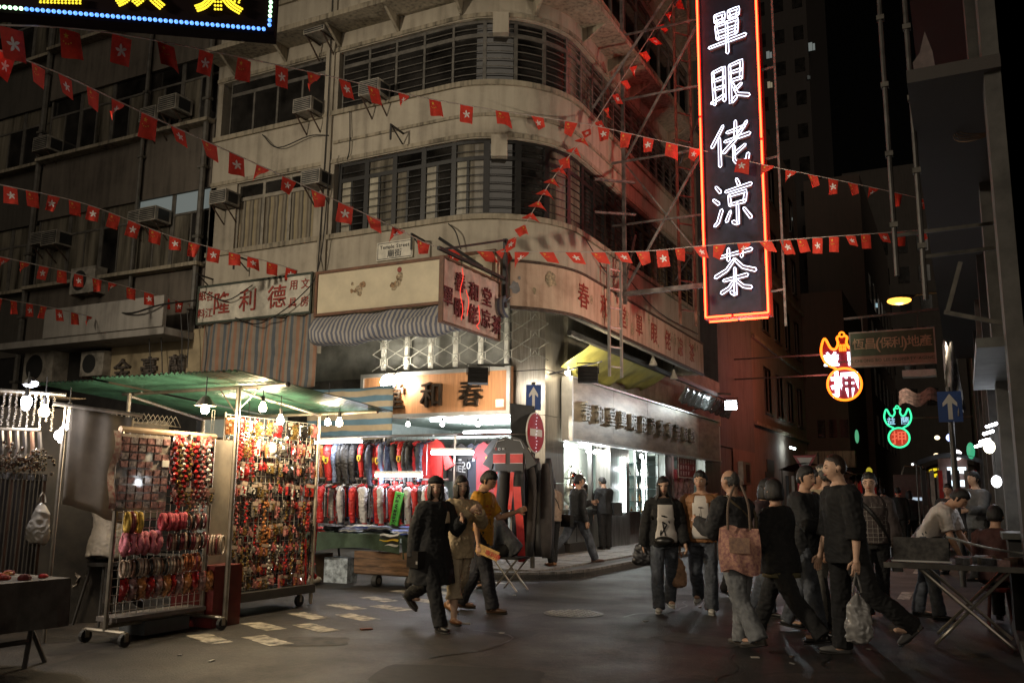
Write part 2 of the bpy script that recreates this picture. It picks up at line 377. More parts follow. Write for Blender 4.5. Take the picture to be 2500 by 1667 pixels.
# worn paint on the road: a double row of give-way dashes, an edge dash up the street
def dash(cx, cy_, ln, wd, rz):
    m = MB(); n = 5; c, s = cos(rz), sin(rz)
    for i in range(n):
        x0, x1 = -ln/2+ln*i/n, -ln/2+ln*(i+1)/n; q = [(x0, -wd/2+random.uniform(0, .03)), (x1, -wd/2+random.uniform(0, .03)), (x1, wd/2-random.uniform(0, .03)), (x0, wd/2-random.uniform(0, .03))]
        m.add([(cx+x*c-y*s, cy_+x*s+y*c, .004) for x, y in q], [(0, 1, 2, 3)])
    return struct(m.build('road_marking', markM))
dashes = []
for i in range(11):
    t = i-3
    dash(-6.95-.12*t+.06, 9.1+1.0*t*.86, .62, .26, R_(-22)); dash(-6.42-.12*t+.06, 9.3+1.0*t*.86, .62, .26, R_(-22))
for (x, y) in ((-.87, 14.3), (-.9, 19), (-.9, 24)): dash(x, y, .16, 1.1, R_(0))
# tarred repair patches and cracks in the road
rq = random.Random(12)
ptM = [M('asphalt_patch_dark', (.012, .0105, .0095), .7, var=.5, scale=9), M('asphalt_patch_pale', (.042, .036, .031), .8, var=.5, scale=7), M('tar_seam', (.006, .0055, .005), .45, var=.3, scale=12)]
for (x, y, a, b, rz, k_) in ((-3.6, 6.2, 1.3, .8, .3, 0), (-2.4, 8.9, .9, .6, -.2, 1), (-4.9, 11.2, 1.6, .5, .1, 0), (-2.9, 12.4, 2.2, .7, .05, 1), (-5.6, 6.9, .7, .5, .5, 1), (-1.6, 6.6, 1.1, .7, -.3, 0), (-1.9, 15.5, 1.0, 3.0, 0, 0), (-4.2, 8.3, .5, .4, .2, 0)):
    m = MB(); n_ = 18; c, s = cos(rz), sin(rz); P = []
    for i in range(n_):
        q = 2*pi*i/n_; ex, ey = abs(cos(q))**.4*(1 if cos(q) > 0 else -1)*a/2, abs(sin(q))**.4*(1 if sin(q) > 0 else -1)*b/2; j = rq.uniform(.93, 1.07); P.append((x+(ex*c-ey*s)*j, y+(ex*s+ey*c)*j, .003))
    m.add(P, [tuple(range(n_))]); struct(m.build('road_patch', ptM[k_]))
for kk in range(9):
    x, y, d = rq.uniform(-5.6, -.8), rq.uniform(5.2, 13), rq.uniform(0, 6.3); m = MB(); L = []; R2 = []
    for i in range(14):
        w_ = rq.uniform(.006, .02); L.append((x-w_*sin(d), y+w_*cos(d), .0035)); R2.append((x+w_*sin(d), y-w_*cos(d), .0035)); d += rq.uniform(-.5, .5); x += .16*cos(d); y += .16*sin(d)
    m.add(L+R2, [(i, i+14, i+15, i+1) for i in range(13)]); struct(m.build('road_crack', ptM[2]))
for kk in range(16):
    x, y = rq.uniform(-6.4, -.5), rq.uniform(5.4, 12.5); m = MB(); m.cb((x, y, .006), rq.uniform(.03, .07), rq.uniform(.02, .05), .008, rq.uniform(0, 3)); tag(m.build('litter', [MATS.get('litter_paper') or M('litter_paper', (.4, .37, .32), .8), M('litter_brown', (.12, .07, .04), .8), M('litter_grey', (.16, .15, .14), .8)][kk % 3]), ['pale', 'brown', 'grey'][kk % 3]+' scrap of litter on the dark road', 'litter', ['pale', 'brown', 'grey'][kk % 3]+' scraps of litter on the road')
mh = thing('manhole_cover', 'round iron manhole cover in the road at the middle of the crossing', 'manhole cover', (-4.24, 10.0, 0))
m = MB(); m.cyl((-4.24, 10.0, .001), (-4.24, 10.0, .006), .36, 24); m.build('cover', M('manhole_iron', (.05, .048, .045), .5, metal=.6), mh)
m = MB()
for i in range(-4, 5):
    for j in range(-4, 5):
        if math.hypot(i, j) < 4.2: m.cb((-4.24+i*.075, 10+j*.075, .008), .045, .045, .006)
tag(m.build('raised_studs', M('manhole_stud', (.30, .28, .25), .55, metal=.5), mh), kind='stuff')
m = MB(); m.cb((-4.9, 8.6, .008), .09, .05, .012, .4); tag(m.build('litter', M('litter_paper', (.6, .57, .5), .8)), 'crumpled white paper scrap alone on the dark road', 'litter')
m = MB(); m.cb((-5.6, 7.75, .008), .12, .07, .014, .9); tag(m.build('litter', M('litter_card', (.18, .06, .04), .8)), 'brown flattened card scrap on the road by the black boots', 'litter')

# ================================================================== corner building
YL, XR0, RR, XL0 = 13.5, -6.35, 1.9, -14.35
AC = V((XR0-RR, YL+RR)); SL = AC.x-XL0; SA = SL+pi/2*RR; SE = SA+(23.9-AC.y)
def fp(s, off=0.0):
    if s <= SL: return V((XL0+s, YL-off, 0))
    if s <= SA: t = (s-SL)/RR; return V((AC.x+(RR+off)*sin(t), AC.y-(RR+off)*cos(t), 0))
    return V((XR0+off, AC.y+(s-SA), 0))
def fdir(s): return (fp(s+.01)-fp(s-.01)).normalized()
def fnrm(s): t = fdir(s); return V((t.y, -t.x, 0))
def sx(x): return x-XL0                      # arc length of a left-facade x
def sy(y): return SA+(y-AC.y)                # arc length of a right-facade y
def ssteps(s0, s1):
    st = [s0]
    if s0 < SL < s1: st.append(SL)
    n = 12
    for i in range(1, n):
        s = SL+(SA-SL)*i/n
        if s0 < s < s1: st.append(s)
    if s0 < SA < s1: st.append(SA)
    return sorted(set(st+[s1]))
def strip(mb, s0, s1, z0, z1, oi, oo):
    S = ssteps(s0, s1); n = len(S); vs = []
    for s in S:
        a, b = fp(s, oi), fp(s, oo)
        vs += [(a.x, a.y, z0), (b.x, b.y, z0), (b.x, b.y, z1), (a.x, a.y, z1)]
    fs = []
    for i in range(n-1):
        for j in range(4): fs.append((i*4+j, (i+1)*4+j, (i+1)*4+(j+1) % 4, i*4+(j+1) % 4))
    fs += [(3, 2, 1, 0), tuple((n-1)*4+j for j in range(4))]
    return mb.add(vs, fs)
paint = wallmat('cream_render', (.40, .355, .28), (.10, .08, .06), .50)
paint2 = wallmat('cream_render_dirty', (.34, .30, .235), (.07, .055, .04), .6)
trimM = wallmat('ledge_render', (.33, .285, .21), (.06, .05, .035), .85, 2.5)
soffM = M('soffit_paint', (.62, .60, .54), .8, var=.15, scale=2)
frameB = M('black_window_steel', (.012, .011, .010), .45, var=.2)
frameG = M('grey_window_steel', (.12, .11, .095), .5, var=.3)
blindM = M('curtained_glass', (.17, .15, .115), .22, var=.55, scale=1.2, coat=.4, stretch=(3, 3, .3))
blind2 = M('bare_dark_glass', (.024, .022, .020), .08, var=.5, scale=1.5, coat=.5)
blind3 = M('frosted_glass', (.34, .31, .24), .3, var=.4, scale=1.6, stretch=(2, 2, .5))
rust = M('rusty_iron', (.075, .045, .03), .75, var=.4, scale=12, bump=.2)
cb_ = thing('corner_building', 'cream rounded corner building with black windows above the market crossing', 'building', (-9, 15.4, 0))
FLOORS = [(6.45, 7.93), (9.08, 10.36), (11.95, 13.55), (15.1, 16.7), (18.2, 19.6)]
b1 = MB()
SP = sx(-10.95)
bands = [(4.78, 6.40)]+[(FLOORS[i][1], FLOORS[i+1][0]) for i in range(4)]+[(FLOORS[4][1], 21)]
for (a, b) in bands: strip(b1, 0, SE, a, b, -.3, 0)
b1.build('wall', paint, cb_)
b2 = MB()
for i, (z0, z1) in enumerate(FLOORS):
    strip(b2, 0.003, SE+.03, z0-.10, z0, -.05, .055)             # sill course
    strip(b2, 0.003, SE+.02, z1+.02, z1+.10, -.02, .03)          # head course
    if i > 0: strip(b2, sx(-11), SE+.02, z0-.72, z0-.66, -.02, .035)   # string course
for z in (6.35, 8.98): pass
b2.build('string_course', trimM, cb_)
b3 = MB()
for (z0, z1) in FLOORS: strip(b3, sx(-11.27), SP, z0-.001, z1+.001, -.3, .012)
strip(b3, sx(-11.27), sx(-11.05), 4.8, 21, -.02, .05); b3.build('pilaster', paint2, cb_)
for (s, z0) in ((sx(-7.42), 7.55), (sx(-7.42), 10.02)):
    m = MB(); n = fnrm(s); p = fp(s, -.1); t = fdir(s); m.ob((p.x, p.y, z0), t*.30, n*.17, (0, 0, .42)); m.build('lintel_block', paint, cb_)
for z in (10.78, 14.0, 17.2):
    m = MB(); strip(m, 0.01, SE+.05, z, z+.11, -.02, .62); m.build('canopy_slab', trimM, cb_)
    for i, s in enumerate([x*1.45+.5 for x in range(12)]):
        p, n, t = fp(s, 0), fnrm(s), fdir(s)
        q = MB(); q.add([(p+t*.03).to_tuple()[:2]+(z-.32,), (p+t*.03).to_tuple()[:2]+(z,), (p+t*.03+n*.5).to_tuple()[:2]+(z,),
                         (p-t*.03).to_tuple()[:2]+(z-.32,), (p-t*.03).to_tuple()[:2]+(z,), (p-t*.03+n*.5).to_tuple()[:2]+(z,)],
                        [(0, 1, 2), (5, 4, 3), (0, 2, 5, 3), (1, 0, 3, 4), (2, 1, 4, 5)]); q.build('bracket', trimM, cb_)
# room backs seen through the panes and the far end wall
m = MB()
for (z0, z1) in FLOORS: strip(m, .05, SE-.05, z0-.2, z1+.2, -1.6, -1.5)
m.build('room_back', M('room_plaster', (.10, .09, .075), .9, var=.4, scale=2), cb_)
m = MB(); m.box(-15.3, 23.9, 4.7, -6.35, 24.1, 21); m.box(-14.35, 13.52, 4.8, -14.2, 24, 21); m.build('end_wall', paint2, cb_)
# windows: each bay is a part with its mullion frame; the panes are sub-parts
def bay(s0, s1, z0, z1, fm, panes, tr=.76, bars=True, bw=.05, split=1):
    f = MB(); st = ssteps(s0, s1)
    o = -.10
    strip(f, s0, s0+bw, z0, z1, o-.03, o+.03); strip(f, s1-.02, s1, z0, z1, o-.03, o+.03)
    zt = z0+(z1-z0)*tr
    strip(f, s0+bw, s1-.02, z0, z0+.05, o-.025, o+.025); strip(f, s0+bw, s1-.02, z1-.06, z1, o-.025, o+.025)
    strip(f, s0+bw, s1-.02, zt-.04, zt+.04, o-.025, o+.025)
    for i in range(1, split): sm = s0+(s1-s0)*i/split; strip(f, sm-.025, sm+.025, z0+.05, zt-.04, o-.02, o+.02)
    if bars:
        z = z0+.16
        while z < z1-.1:
            if abs(z-zt) > .06: strip(f, s0+bw, s1-.02, z, z+.014, o+.035, o+.05)
            z += .155
    fr = f.build('window', fm, cb_)
    for i in range(split):
        a, b = s0+bw+(s1-s0-bw-.02)*i/split, s0+bw+(s1-s0-bw-.02)*(i+1)/split
        q = MB(); strip(q, a+.002, b-.002, z0+.05, zt-.04, o-.012, o-.006); q.build('pane', panes[i % len(panes)], fr)
    q = MB(); strip(q, s0+bw, s1-.02, zt+.04, z1-.06, o-.012, o-.006); q.build('pane', panes[(split+1) % len(panes)], fr)
    return fr
def rowbays(fl, s0, s1, wd, fm, pick, **kw):
    n = max(1, round((s1-s0)/wd)); d = (s1-s0)/n
    for i in range(n): bay(s0+d*i, s0+d*(i+1), fl[0]+.002, fl[1]-.002, fm, pick(), **kw)
rp = random.Random(3)
curtM = stripemat('drawn_curtain_folds', [(.30, .25, .17), (.16, .13, .09), (.24, .21, .16), (.10, .085, .065), (.33, .27, .16)], (1, .3, 0), .045)
rowbays(FLOORS[0], sx(-10.9), sx(-7.55), .67, frameB, lambda: [rp.choice([blind3, blind3, blindM, blindM]), rp.choice([blind3, blindM, blind2])], split=2, bw=.085)
rowbays(FLOORS[0], sx(-7.55), SE-.2, .62, frameB, lambda: [rp.choice([blindM, blind2, blind2])], bw=.1)
rowbays(FLOORS[1], sx(-10.9), sx(-7.6), .66, frameG, lambda: [rp.choice([blind2, blind2, blind2, blindM])], bars=True, bw=.03, split=1)
rowbays(FLOORS[1], sx(-7.6), SE-.2, .62, frameG, lambda: [rp.choice([blind2, blind2, blindM])], bw=.05)
for fl in FLOORS[2:]: rowbays(fl, .3, SE-.2, .9, frameG, lambda: [blind2], bw=.04, bars=False)
rowbays(FLOORS[1], .35, sx(-11.3), 1.35, frameG, lambda: [blind2], bars=False, bw=.03, split=2)
rowbays(FLOORS[0], .75, sx(-11.45), .62, M('aluminium_window_frame', (.30, .27, .22), .45, metal=.3), lambda: [curtM, curtM, blind2], bars=False, bw=.05)
m = MB(); strip(m, 0, .75, 6.4, 7.93, -.3, -.02); strip(m, sx(-11.45), sx(-11.27), 6.4, 7.93, -.3, -.02); m.build('wall_panel', paint2, cb_)
# lit lamp behind one pane
# ground floor: deep soffit, shop walls, steel column
m = MB(); m.box(-14.35, 13.75, 5.50, -8.5, 24, 5.6); m.box(-8.52, 14.6, 5.5, -6.62, 24, 5.6); m.build('soffit', soffM, cb_)
m = MB(); strip(m, 0.01, SE, 5.5, 5.62, -.9, -.3); m.build('soffit_edge', soffM, cb_)
steel = M('brushed_steel_cladding', (.46, .42, .36), .34, metal=.85, var=.22, scale=3, stretch=(14, 14, .6), spec=.5)
steel2 = M('brushed_steel_sign', (.35, .295, .22), .42, metal=.55, var=.3, scale=1.2, stretch=(1, 1.2, 5))
col = MB()
for (z0, z1) in ((.12, 1.62), (1.63, 3.05), (3.06, 4.03), (4.05, 5.49)):
    col.box(-8.74, 17.15, z0, -7.92, 18.15, z1)
col.build('steel_column', steel, cb_)
m = MB(); m.box(-8.76, 17.13, 4.03, -7.90, 18.17, 4.05); m.box(-8.77, 17.125, .12, -7.895, 18.16, .3); m.build('column_band', M('column_dark_band', (.06, .055, .05), .4, metal=.7), cb_)
shopwall = M('shop_wall_pale_green', (.50, .56, .50), .7, var=.15, scale=2)
m = MB()
m.box(-15.2, 21.6, .12, -8.75, 21.75, 5.5); m.box(-15.3, 13.7, .12, -14.9, 24, 5.5); m.box(-8.76, 18.16, .12, -8.70, 21.6, 5.5)
m.box(-15.2, 17.25, 3.12, -8.76, 21.6, 3.2)
m.build('shop_interior', shopwall, cb_)
m = MB(); m.box(-14.9, 17.0, 0.12, -11.9, 17.2, 4.05); m.build('shop_pier', M('shop_dark_boards', (.05, .042, .035), .8, var=.5, scale=4), cb_)
m = MB(); m.box(-14.9, 17.3, 4.06, -8.76, 17.4, 5.5); m.build('mezzanine_wall', M('mezzanine_grey', (.20, .20, .18), .6, var=.3, scale=2), cb_)
# ornamental grille with bright posts
gm = M('grille_white_iron', (.80, .78, .70), .5, var=.2); gw = thing('window_grille', 'white geometric iron grille between the wood sign and the overhang', 'grille', (-10.5, 17.1, 4.2))
for i in range(6):
    x = -12.15+.66*i
    q = MB(); q.box(x-.045, 17.08, 4.22, x+.045, 17.16, 5.48); q.build('post', gm, gw)
gi = M('grille_thin_iron', (.45, .44, .38), .5)
for i in range(7):
    x0 = -12.42+.66*i
    q = MB()
    for j in range(3):
        zc = 4.42+.40*j; xc = x0+.33
        for (a, b) in (((-.1, -.08), (.1, -.08)), ((.1, -.08), (.1, .08)), ((.1, .08), (-.1, .08)), ((-.1, .08), (-.1, -.08)), ((-.06, -.05), (0, .04)), ((0, .04), (.06, -.05)), ((.1, .08), (.33, .2)), ((-.1, .08), (-.33, .2)), ((.1, -.08), (.33, -.2)), ((-.1, -.08), (-.33, -.2))):
            q.bar((xc+a[0], 17.04, zc+a[1]), (xc+b[0], 17.04, zc+b[1]), .014)
    q.build('grille_panel', gi, gw)
# right-hand (tea shop) front
stW = M('tea_shop_grey_steel', (.30, .29, .27), .38, metal=.9, var=.3, scale=2, stretch=(6, 6, .7))
for bx in ((-8.0, 19.75, .12, -7.9, 19.85, 2.62), (-8.25, 20.9, .12, -7.86, 22.3, 2.62), (-8.2, 25.6, .12, -7.9, 26.3, 2.62), (-8.2, 30.2, .12, -7.9, 32.4, 2.62)): m = MB(); m.box(*bx); m.build('shop_pier', stW, cb_)
for bx in ((-9.0, 24.3, .12, -7.95, 25.6, .8), (-8.2, 26.3, .12, -7.95, 30.2, .95)): m = MB(); m.box(*bx); m.build('shop_dado', stW, cb_)
tint = M('tea_shop_tiles', (.55, .60, .55), .5, var=.15, scale=3)
m = MB(); m.box(-13, 18.2, .12, -12.9, 32.4, 5.4); m.box(-13, 24.1, .12, -8.3, 24.2, 2.7); m.box(-13, 32.3, .12, -7.9, 32.45, 5.4); m.box(-13, 18.2, 2.66, -8.2, 32.4, 2.72); m.build('shop_interior', tint, cb_)
m = MB(); m.box(-8.25, 18.2, 3.9, -7.85, 32.4, 5.5); m.build('mezzanine_wall', M('mezzanine_beige', (.36, .33, .25), .7, var=.3, scale=2), cb_)
# the recessed back part of the block, dark, beyond the overhang
m = MB(); m.box(-12, 32.45, 3.2, -7.9, 38.5, 22); m.box(-12, 32.46, .12, -7.95, 34.4, 3.2); m.build('rear_wing', wallmat('rear_wing_grey', (.17, .165, .16), (.06, .06, .055), .6), cb_)
m = MB(); m.box(-12, 24.1, 5.5, -8.6, 32.45, 21); m.build('rear_wall', wallmat('rear_wall_dark', (.10, .09, .085), (.03, .03, .03), .6), cb_)

# ================================================================== air conditioners
acM = M('ac_casing', (.34, .31, .26), .55, var=.35, scale=5); acD = M('ac_grille_dark', (.02, .02, .019), .6, var=0)
def make_ac(name='air_conditioner'):
    t = thing(name, 'x', 'air conditioner', group='window air conditioners on the facades')
    m = MB(); m.box(-.32, -.55, 0, .32, 0, .40); m.build('casing', acM, t)
    m = MB(); m.box(-.29, -.558, .03, .29, -.552, .37); m.build('rear_grille', acD, t)
    m = MB(); m.box(.321, -.45, .05, .325, -.08, .35); m.box(-.325, -.45, .05, -.321, -.08, .35); m.build('side_louvre', acD, t)
    m = MB()
    for i in range(6): m.box(-.28, -.566, .05+i*.055, .28, -.560, .065+i*.055)
    m.build('fins', acM, t)
    for sxx in (-.24, .24):
        m = MB(); m.bar((sxx, 0, -.45), (sxx, -.5, -.03), .03); m.bar((sxx, 0, -.03), (sxx, -.58, -.03), .03); m.build('support_bracket', rust, t)
    return t
ac0 = make_ac(); first = [True]
def ac(px, py, y, label, rz=0, sc=1.0):
    p = onY(px, py, y-.28); loc = V((p.x, y, p.z-.2*sc))
    if first[0]: first[0] = False; ac0.location = loc; ac0['label'] = label; ac0.scale = (sc*.74,)*3; return ac0
    return dup(ac0, loc, rz, label, sc*.74)
def S_(a, b): return a*2500/2352, b*2500/2352
ac(*S_(703, 240), YL, 'air conditioner on long struts under the dark second row of windows')
ac(*S_(722, 405), YL, 'air conditioner at the top of the curtained window beside the black window row')
ac(*S_(510, 450), YL, 'air conditioner at the left top of the curtained window above the stationery sign')
ac(*S_(855, 200), YL, 'air conditioner tucked behind the flag string at the grey upper windows')
ac(*S_(735, 60), YL, 'dim air conditioner high on the cream building near the LED sign', sc=1.15)

# ================================================================== older grey buildings to the left
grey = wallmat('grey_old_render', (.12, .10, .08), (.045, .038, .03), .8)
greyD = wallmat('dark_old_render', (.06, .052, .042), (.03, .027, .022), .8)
ob1 = thing('tenement_building', 'grey streaked tenement beside the cream corner building', 'building', (-17, 15, 0))
litw = E('lit_window_white', (.75, .85, .8), .16, False)
FL2 = [(6.3, 8.0), (9.6, 11.2), (12.6, 14.2)]
def tenement(root, x0, x1, y, wm, seed, lit=()):
    r = random.Random(seed); m = MB()
    zs = [4.6]+[z for f in FL2 for z in f]+[20]
    for i in range(0, len(zs), 2): m.box(x0, y, zs[i], x1, y+.3, zs[i+1])
    m.build('wall', wm, root)
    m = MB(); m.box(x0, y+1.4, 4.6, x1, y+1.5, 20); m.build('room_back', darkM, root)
    n = max(2, round((x1-x0)/1.15)); d = (x1-x0)/n
    for fi, (z0, z1) in enumerate(FL2):
        q = MB()
        q.box(x0, y-.25, z0-.12, x1, y, z0-.04); q.build('ledge', trimM, root)
        for i in range(n):
            a, b = x0+d*i, x0+d*(i+1)
            f = MB(); f.box(a, y+.06, z0, a+.06, y+.12, z1); f.box(b-.06, y+.06, z0, b-.003, y+.12, z1); f.box(a+.06, y+.06, z0, b-.06, y+.11, z0+.05)
            zt = z0+(z1-z0)*.7; f.box(a+.06, y+.06, zt, b-.06, y+.11, zt+.05); f.box((a+b)/2-.02, y+.065, z0+.05, (a+b)/2+.02, y+.105, zt)
            fr = f.build('window', frameG, root)
            for kk, (u0, u1, v0, v1) in enumerate(((a+.06, (a+b)/2-.02, z0+.05, zt), ((a+b)/2+.02, b-.06, z0+.05, zt), (a+.06, b-.06, zt+.05, z1))):
                mm = blind2 if r.random() < .45 else blindM
                if (fi, i, kk) in lit: mm = litw
                q = MB(); q.box(u0, y+.08, v0, u1, y+.09, v1); q.build('pane', mm, fr)
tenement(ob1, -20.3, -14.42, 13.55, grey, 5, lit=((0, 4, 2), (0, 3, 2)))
m = MB(); m.box(-20.0, 12.6, 4.55, -14.45, 13.55, 4.70); m.box(-18.2, 12.55, 4.70, -14.45, 12.65, 5.35); m.build('concrete_canopy', wallmat('canopy_concrete', (.30, .28, .25), (.1, .09, .08), .6), ob1)
m = MB(); m.box(-20.3, 13.6, .12, -14.4, 13.8, 4.6); m.build('shop_shutter', M('dark_shutter', (.018, .016, .014), .7, var=.4), ob1)
ob2 = thing('tenement_building', 'dark tenement at the far left behind the lower flag strings', 'building', (-24, 15, 0))
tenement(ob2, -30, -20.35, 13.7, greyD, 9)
m = MB(); m.box(-30, 13.75, .12, -20.3, 13.9, 4.6); m.build('shop_shutter', M('dark_shutter2', (.012, .010, .009), .7, var=.4), ob2)
ob3 = thing('tenement_building', 'unlit tenement mass beyond the far left stalls', 'building', (-40, 15, 0))
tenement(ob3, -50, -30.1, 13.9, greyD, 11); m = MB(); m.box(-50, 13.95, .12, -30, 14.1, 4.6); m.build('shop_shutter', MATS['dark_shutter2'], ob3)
for (px, py, y, lab, s) in ((400, 238, 13.55, 'air conditioner on the grey tenement at the middle row beside a drainpipe', 1.2), (352, 262, 13.55, 'dark air conditioner just left of another on the grey tenement upper row', 1.1),
        (318, 495, 13.55, 'smaller of two air conditioners by the lit transom windows', .95), (352, 490, 13.55, 'bigger air conditioner next to the lit transom windows', 1.1),
        (130, 545, 13.7, 'dim air conditioner behind the third flag string at left', 1.2), (95, 545, 13.7, 'dimmest air conditioner at far left behind the flags', 1.0), (110, 330, 13.7, 'dark air conditioner high on the far left tenement', 1.2)):
    ac(*S_(px, py), y, lab, sc=s)
def split_unit(p, label, s=1):
    t = thing('outdoor_fan_unit', label, 'air conditioner', p); x, y, z = p
    m = MB(); m.box(x-.42*s, y-.32*s, z, x+.42*s, y, z+.62*s); m.build('casing', acM, t)
    m = MB(); m.cyl((x-.1*s, y-.325*s, z+.31*s), (x-.1*s, y-.33*s, z+.31*s), .24*s, 20); m.build('fan_grille', acD, t)
    m = MB(); m.bar((x-.3*s, y, z-.03), (x-.3*s, y-.35*s, z-.03), .04); m.bar((x+.3*s, y, z-.03), (x+.3*s, y-.35*s, z-.03), .04); m.build('bracket', rust, t)
p = onY(*S_(113, 855), 13.5); split_unit((p.x, 13.6, p.z-.3), 'outdoor fan unit low on the far left wall above the belt stall', 1.25)
p = onY(*S_(212, 650), 13.5); split_unit((p.x, 13.55, p.z-.3), 'outdoor fan unit behind the fourth flag string on the grey tenement', 1.0)
p = onY(*S_(228, 830), 13.4); split_unit((p.x, 13.5, p.z-.35), 'boxed fan unit in a dark frame left of the faded cream sign', .9)
# pipes and cables down the facades
pipes = M('drain_pipe_iron', (.10, .09, .075), .6, var=.3)
for (x, y, z0, z1, r, lab) in ((-14.55, 13.42, 4.7, 20, .07, 'thick drainpipe at the joint between the cream and grey buildings'), (-16.6, 13.45, 5.3, 20, .05, 'thin drainpipe down the middle of the grey tenement'),
        (-20.4, 13.5, .2, 20, .08, 'drainpipe between the two dark tenements at left')):
    t = thing('drain_pipe', lab, 'pipe', (x, y, z0)); m = MB(); m.cyl((x, y, z0), (x, y, z1), r, 8); m.build('pipe', pipes, t)
    for kk in range(int((z1-z0)/1.6)): m = MB(); m.box(x-r*1.4, y-r*1.2, z0+.5+kk*1.6, x+r*1.4, y+.06, z0+.56+kk*1.6); m.build('clamp', pipes, t)
cabM = M('black_cable', (.015, .014, .013), .6, var=0)
def cable(pts, label, r=.012, mat=None, name='cable'):
    m = MB(); m.tube(curve3(pts, 5), r, 5); return tag(m.build(name, mat or cabM), label, 'cable')
cable([onY(*S_(225, 695), 13.3), onY(*S_(290, 720), 12.5), onY(*S_(370, 700), 12.5), onY(*S_(450, 690), 13.3)], 'drooping cable along the front of the concrete canopy', .02)
cable([onY(*S_(465, 670), 13.25), onY(*S_(520, 690), 13.2), onY(*S_(580, 655), 13.25)], 'black cable sagging over the top of the stationery sign', .012)
cable([onY(*S_(540, 730), 13.2), onY(*S_(600, 742), 13.2), onY(*S_(690, 680), 13.2), onY(*S_(735, 600), 13.3), onY(*S_(760, 350), 13.3)], 'long cable rising from the stationery sign up the pilaster', .012)
for i, (a, b) in enumerate(((340, 730), (368, 735), (415, 720), (430, 715))):
    cable([onY(*S_(a, b), 12.9), onY(*S_(a+3, b+60), 12.9), onY(*S_(a+8-i*3, b+130), 12.9)], ['first', 'second', 'third', 'last'][i]+' cable from the left hanging in front of the faded cream sign', .012)
# ================================================================== signs on the corner building
signW = M('sign_board_white', (.56, .52, .43), .6, var=.3, scale=3)
signC = M('sign_board_cream', (.60, .52, .36), .6, var=.12, scale=2)
signFrame = M('sign_frame_brown', (.16, .07, .035), .65, var=.3)
redpaint = M('faded_red_paint', (.30, .035, .02), .6, var=.4, scale=20)
darkgreen = M('sign_edge_dark_green', (.04, .05, .035), .7)
stainM = M('rust_stain', (.34, .21, .11), .8, var=.5, scale=14); stain2 = M('peeling_patch', (.42, .33, .21), .8, var=.5, scale=20)
def framebars(mb, o, a, b, W, H, t=.05, d=.05):
    o, a, b = V(o), V(a), V(b); n = a.cross(b)
    for (x, y, w_, h_) in ((0, 0, W, t), (0, H-t, W, t), (0, t, t, H-2*t), (W-t, t, t, H-2*t)): mb.ob(o+a*x+b*y-n*.02, a*w_, b*h_, n*(d+.02))
# stationery sign
t = thing('shop_sign', 'white stationery sign with big red characters above the striped curtain', 'sign', (-12.8, 13.35, 4.82))
o = V((-14.33, 13.33, 4.84)); W, H = 3.1, .84
m = MB(); m.ob(o, (W, 0, 0), (0, .15, 0), (0, 0, H)); m.build('board', signW, t)
m = MB(); framebars(m, o, XR, UP, W, H, .045, .02); m.build('frame', darkgreen, t)
for ch, x in (('隆', .72), ('利', 1.42), ('德', 2.2)):
    m = MB(); gput(m, ch, o+V((x, -.004, .42)), XR, UP, .50, .012); m.build('character', redpaint, t)
for ch, x, z in (('各', .36, .6), ('江', .36, .24), ('紙', .14, .62), ('料', .14, .24), ('用', 2.62, .62), ('具', 2.62, .26), ('文', 2.92, .62), ('房', 2.92, .26)):
    m = MB(); gput(m, ch, o+V((x, -.004, z)), XR, UP, .22, .008); m.build('character', redpaint, t)
# blank cream sign
t = thing('shop_sign', 'blank cream sign with brown frame and two rusty flower stains', 'sign', (-9.6, 13.3, 4.75))
o = V((-11.12, 13.30, 4.75)); W, H = 4.0, .9
m = MB(); m.ob(o, (W, 0, 0), (0, .18, 0), (0, 0, H)); m.build('board', signC, t)
m = MB(); framebars(m, o, XR, UP, W, H, .055, .03); m.build('frame', signFrame, t)
rr = random.Random(4)
for cx, cz in ((1.0, .46), (1.92, .5)):
    for kk in range(9):
        q = rr.uniform(0, 6.3); d = rr.uniform(0, .17); m = MB(); rx = rr.uniform(.025, .075)
        m.prism([(rx*cos(a)*rr.uniform(.7, 1.2), rx*sin(a)*rr.uniform(.7, 1.2)) for a in [i*pi/5 for i in range(10)]], (o+V((cx+d*cos(q)*.9, -.003-.0004*kk, cz+d*sin(q))), XR, UP), .0015)
        m.build('stain', stainM if kk % 2 else stain2, t)
m = MB(); m.prism([(.05*cos(a), .055*sin(a)) for a in [i*pi/5 for i in range(10)]], (o+V((1.97, -.008, .74)), XR, UP), .003); m.build('stain', redpaint, t)
# street name plate, Temple Street
def nameplate(o, a, b, W, H, l1, l2, label):
    t = thing('street_sign', label, 'street sign', o); n = V(a).cross(V(b))
    m = MB(); m.ob(V(o)-n*.03, V(a)*W, V(b)*H, n*.045); m.build('plate', M('sign_plate_white', (.62, .58, .48), .5, var=.2), t)
    ink = M('sign_ink_black', (.02, .02, .02), .6, var=0)
    m = MB(); framebars(m, V(o)+n*.014+V(a)*.02+V(b)*.02, a, b, W-.04, H-.04, .012, .004); m.build('border', ink, t)
    m = MB(); gline(m, l1, V(o)+V(a)*W*.5+V(b)*H*.72+n*.016, a, b, .105); m.build('lettering', ink, t)
    for i, ch in enumerate(l2):
        m = MB(); gput(m, ch, V(o)+V(a)*(W*.5+(i-(len(l2)-1)/2)*.17)+V(b)*H*.34+n*.016, a, b, .16, .004); m.build('character', ink, t)
    return t
nameplate((-9.80, 13.47, 5.76), XR, UP, .82, .36, 'Temple Street', '廟街', 'white street name plate for Temple Street on the cream wall')
nameplate((-7.84, 18.75, 4.02), YR, UP, .95, .42, 'Saigon Street', '西貢街', 'white street name plate for Saigon Street beside the steel column')
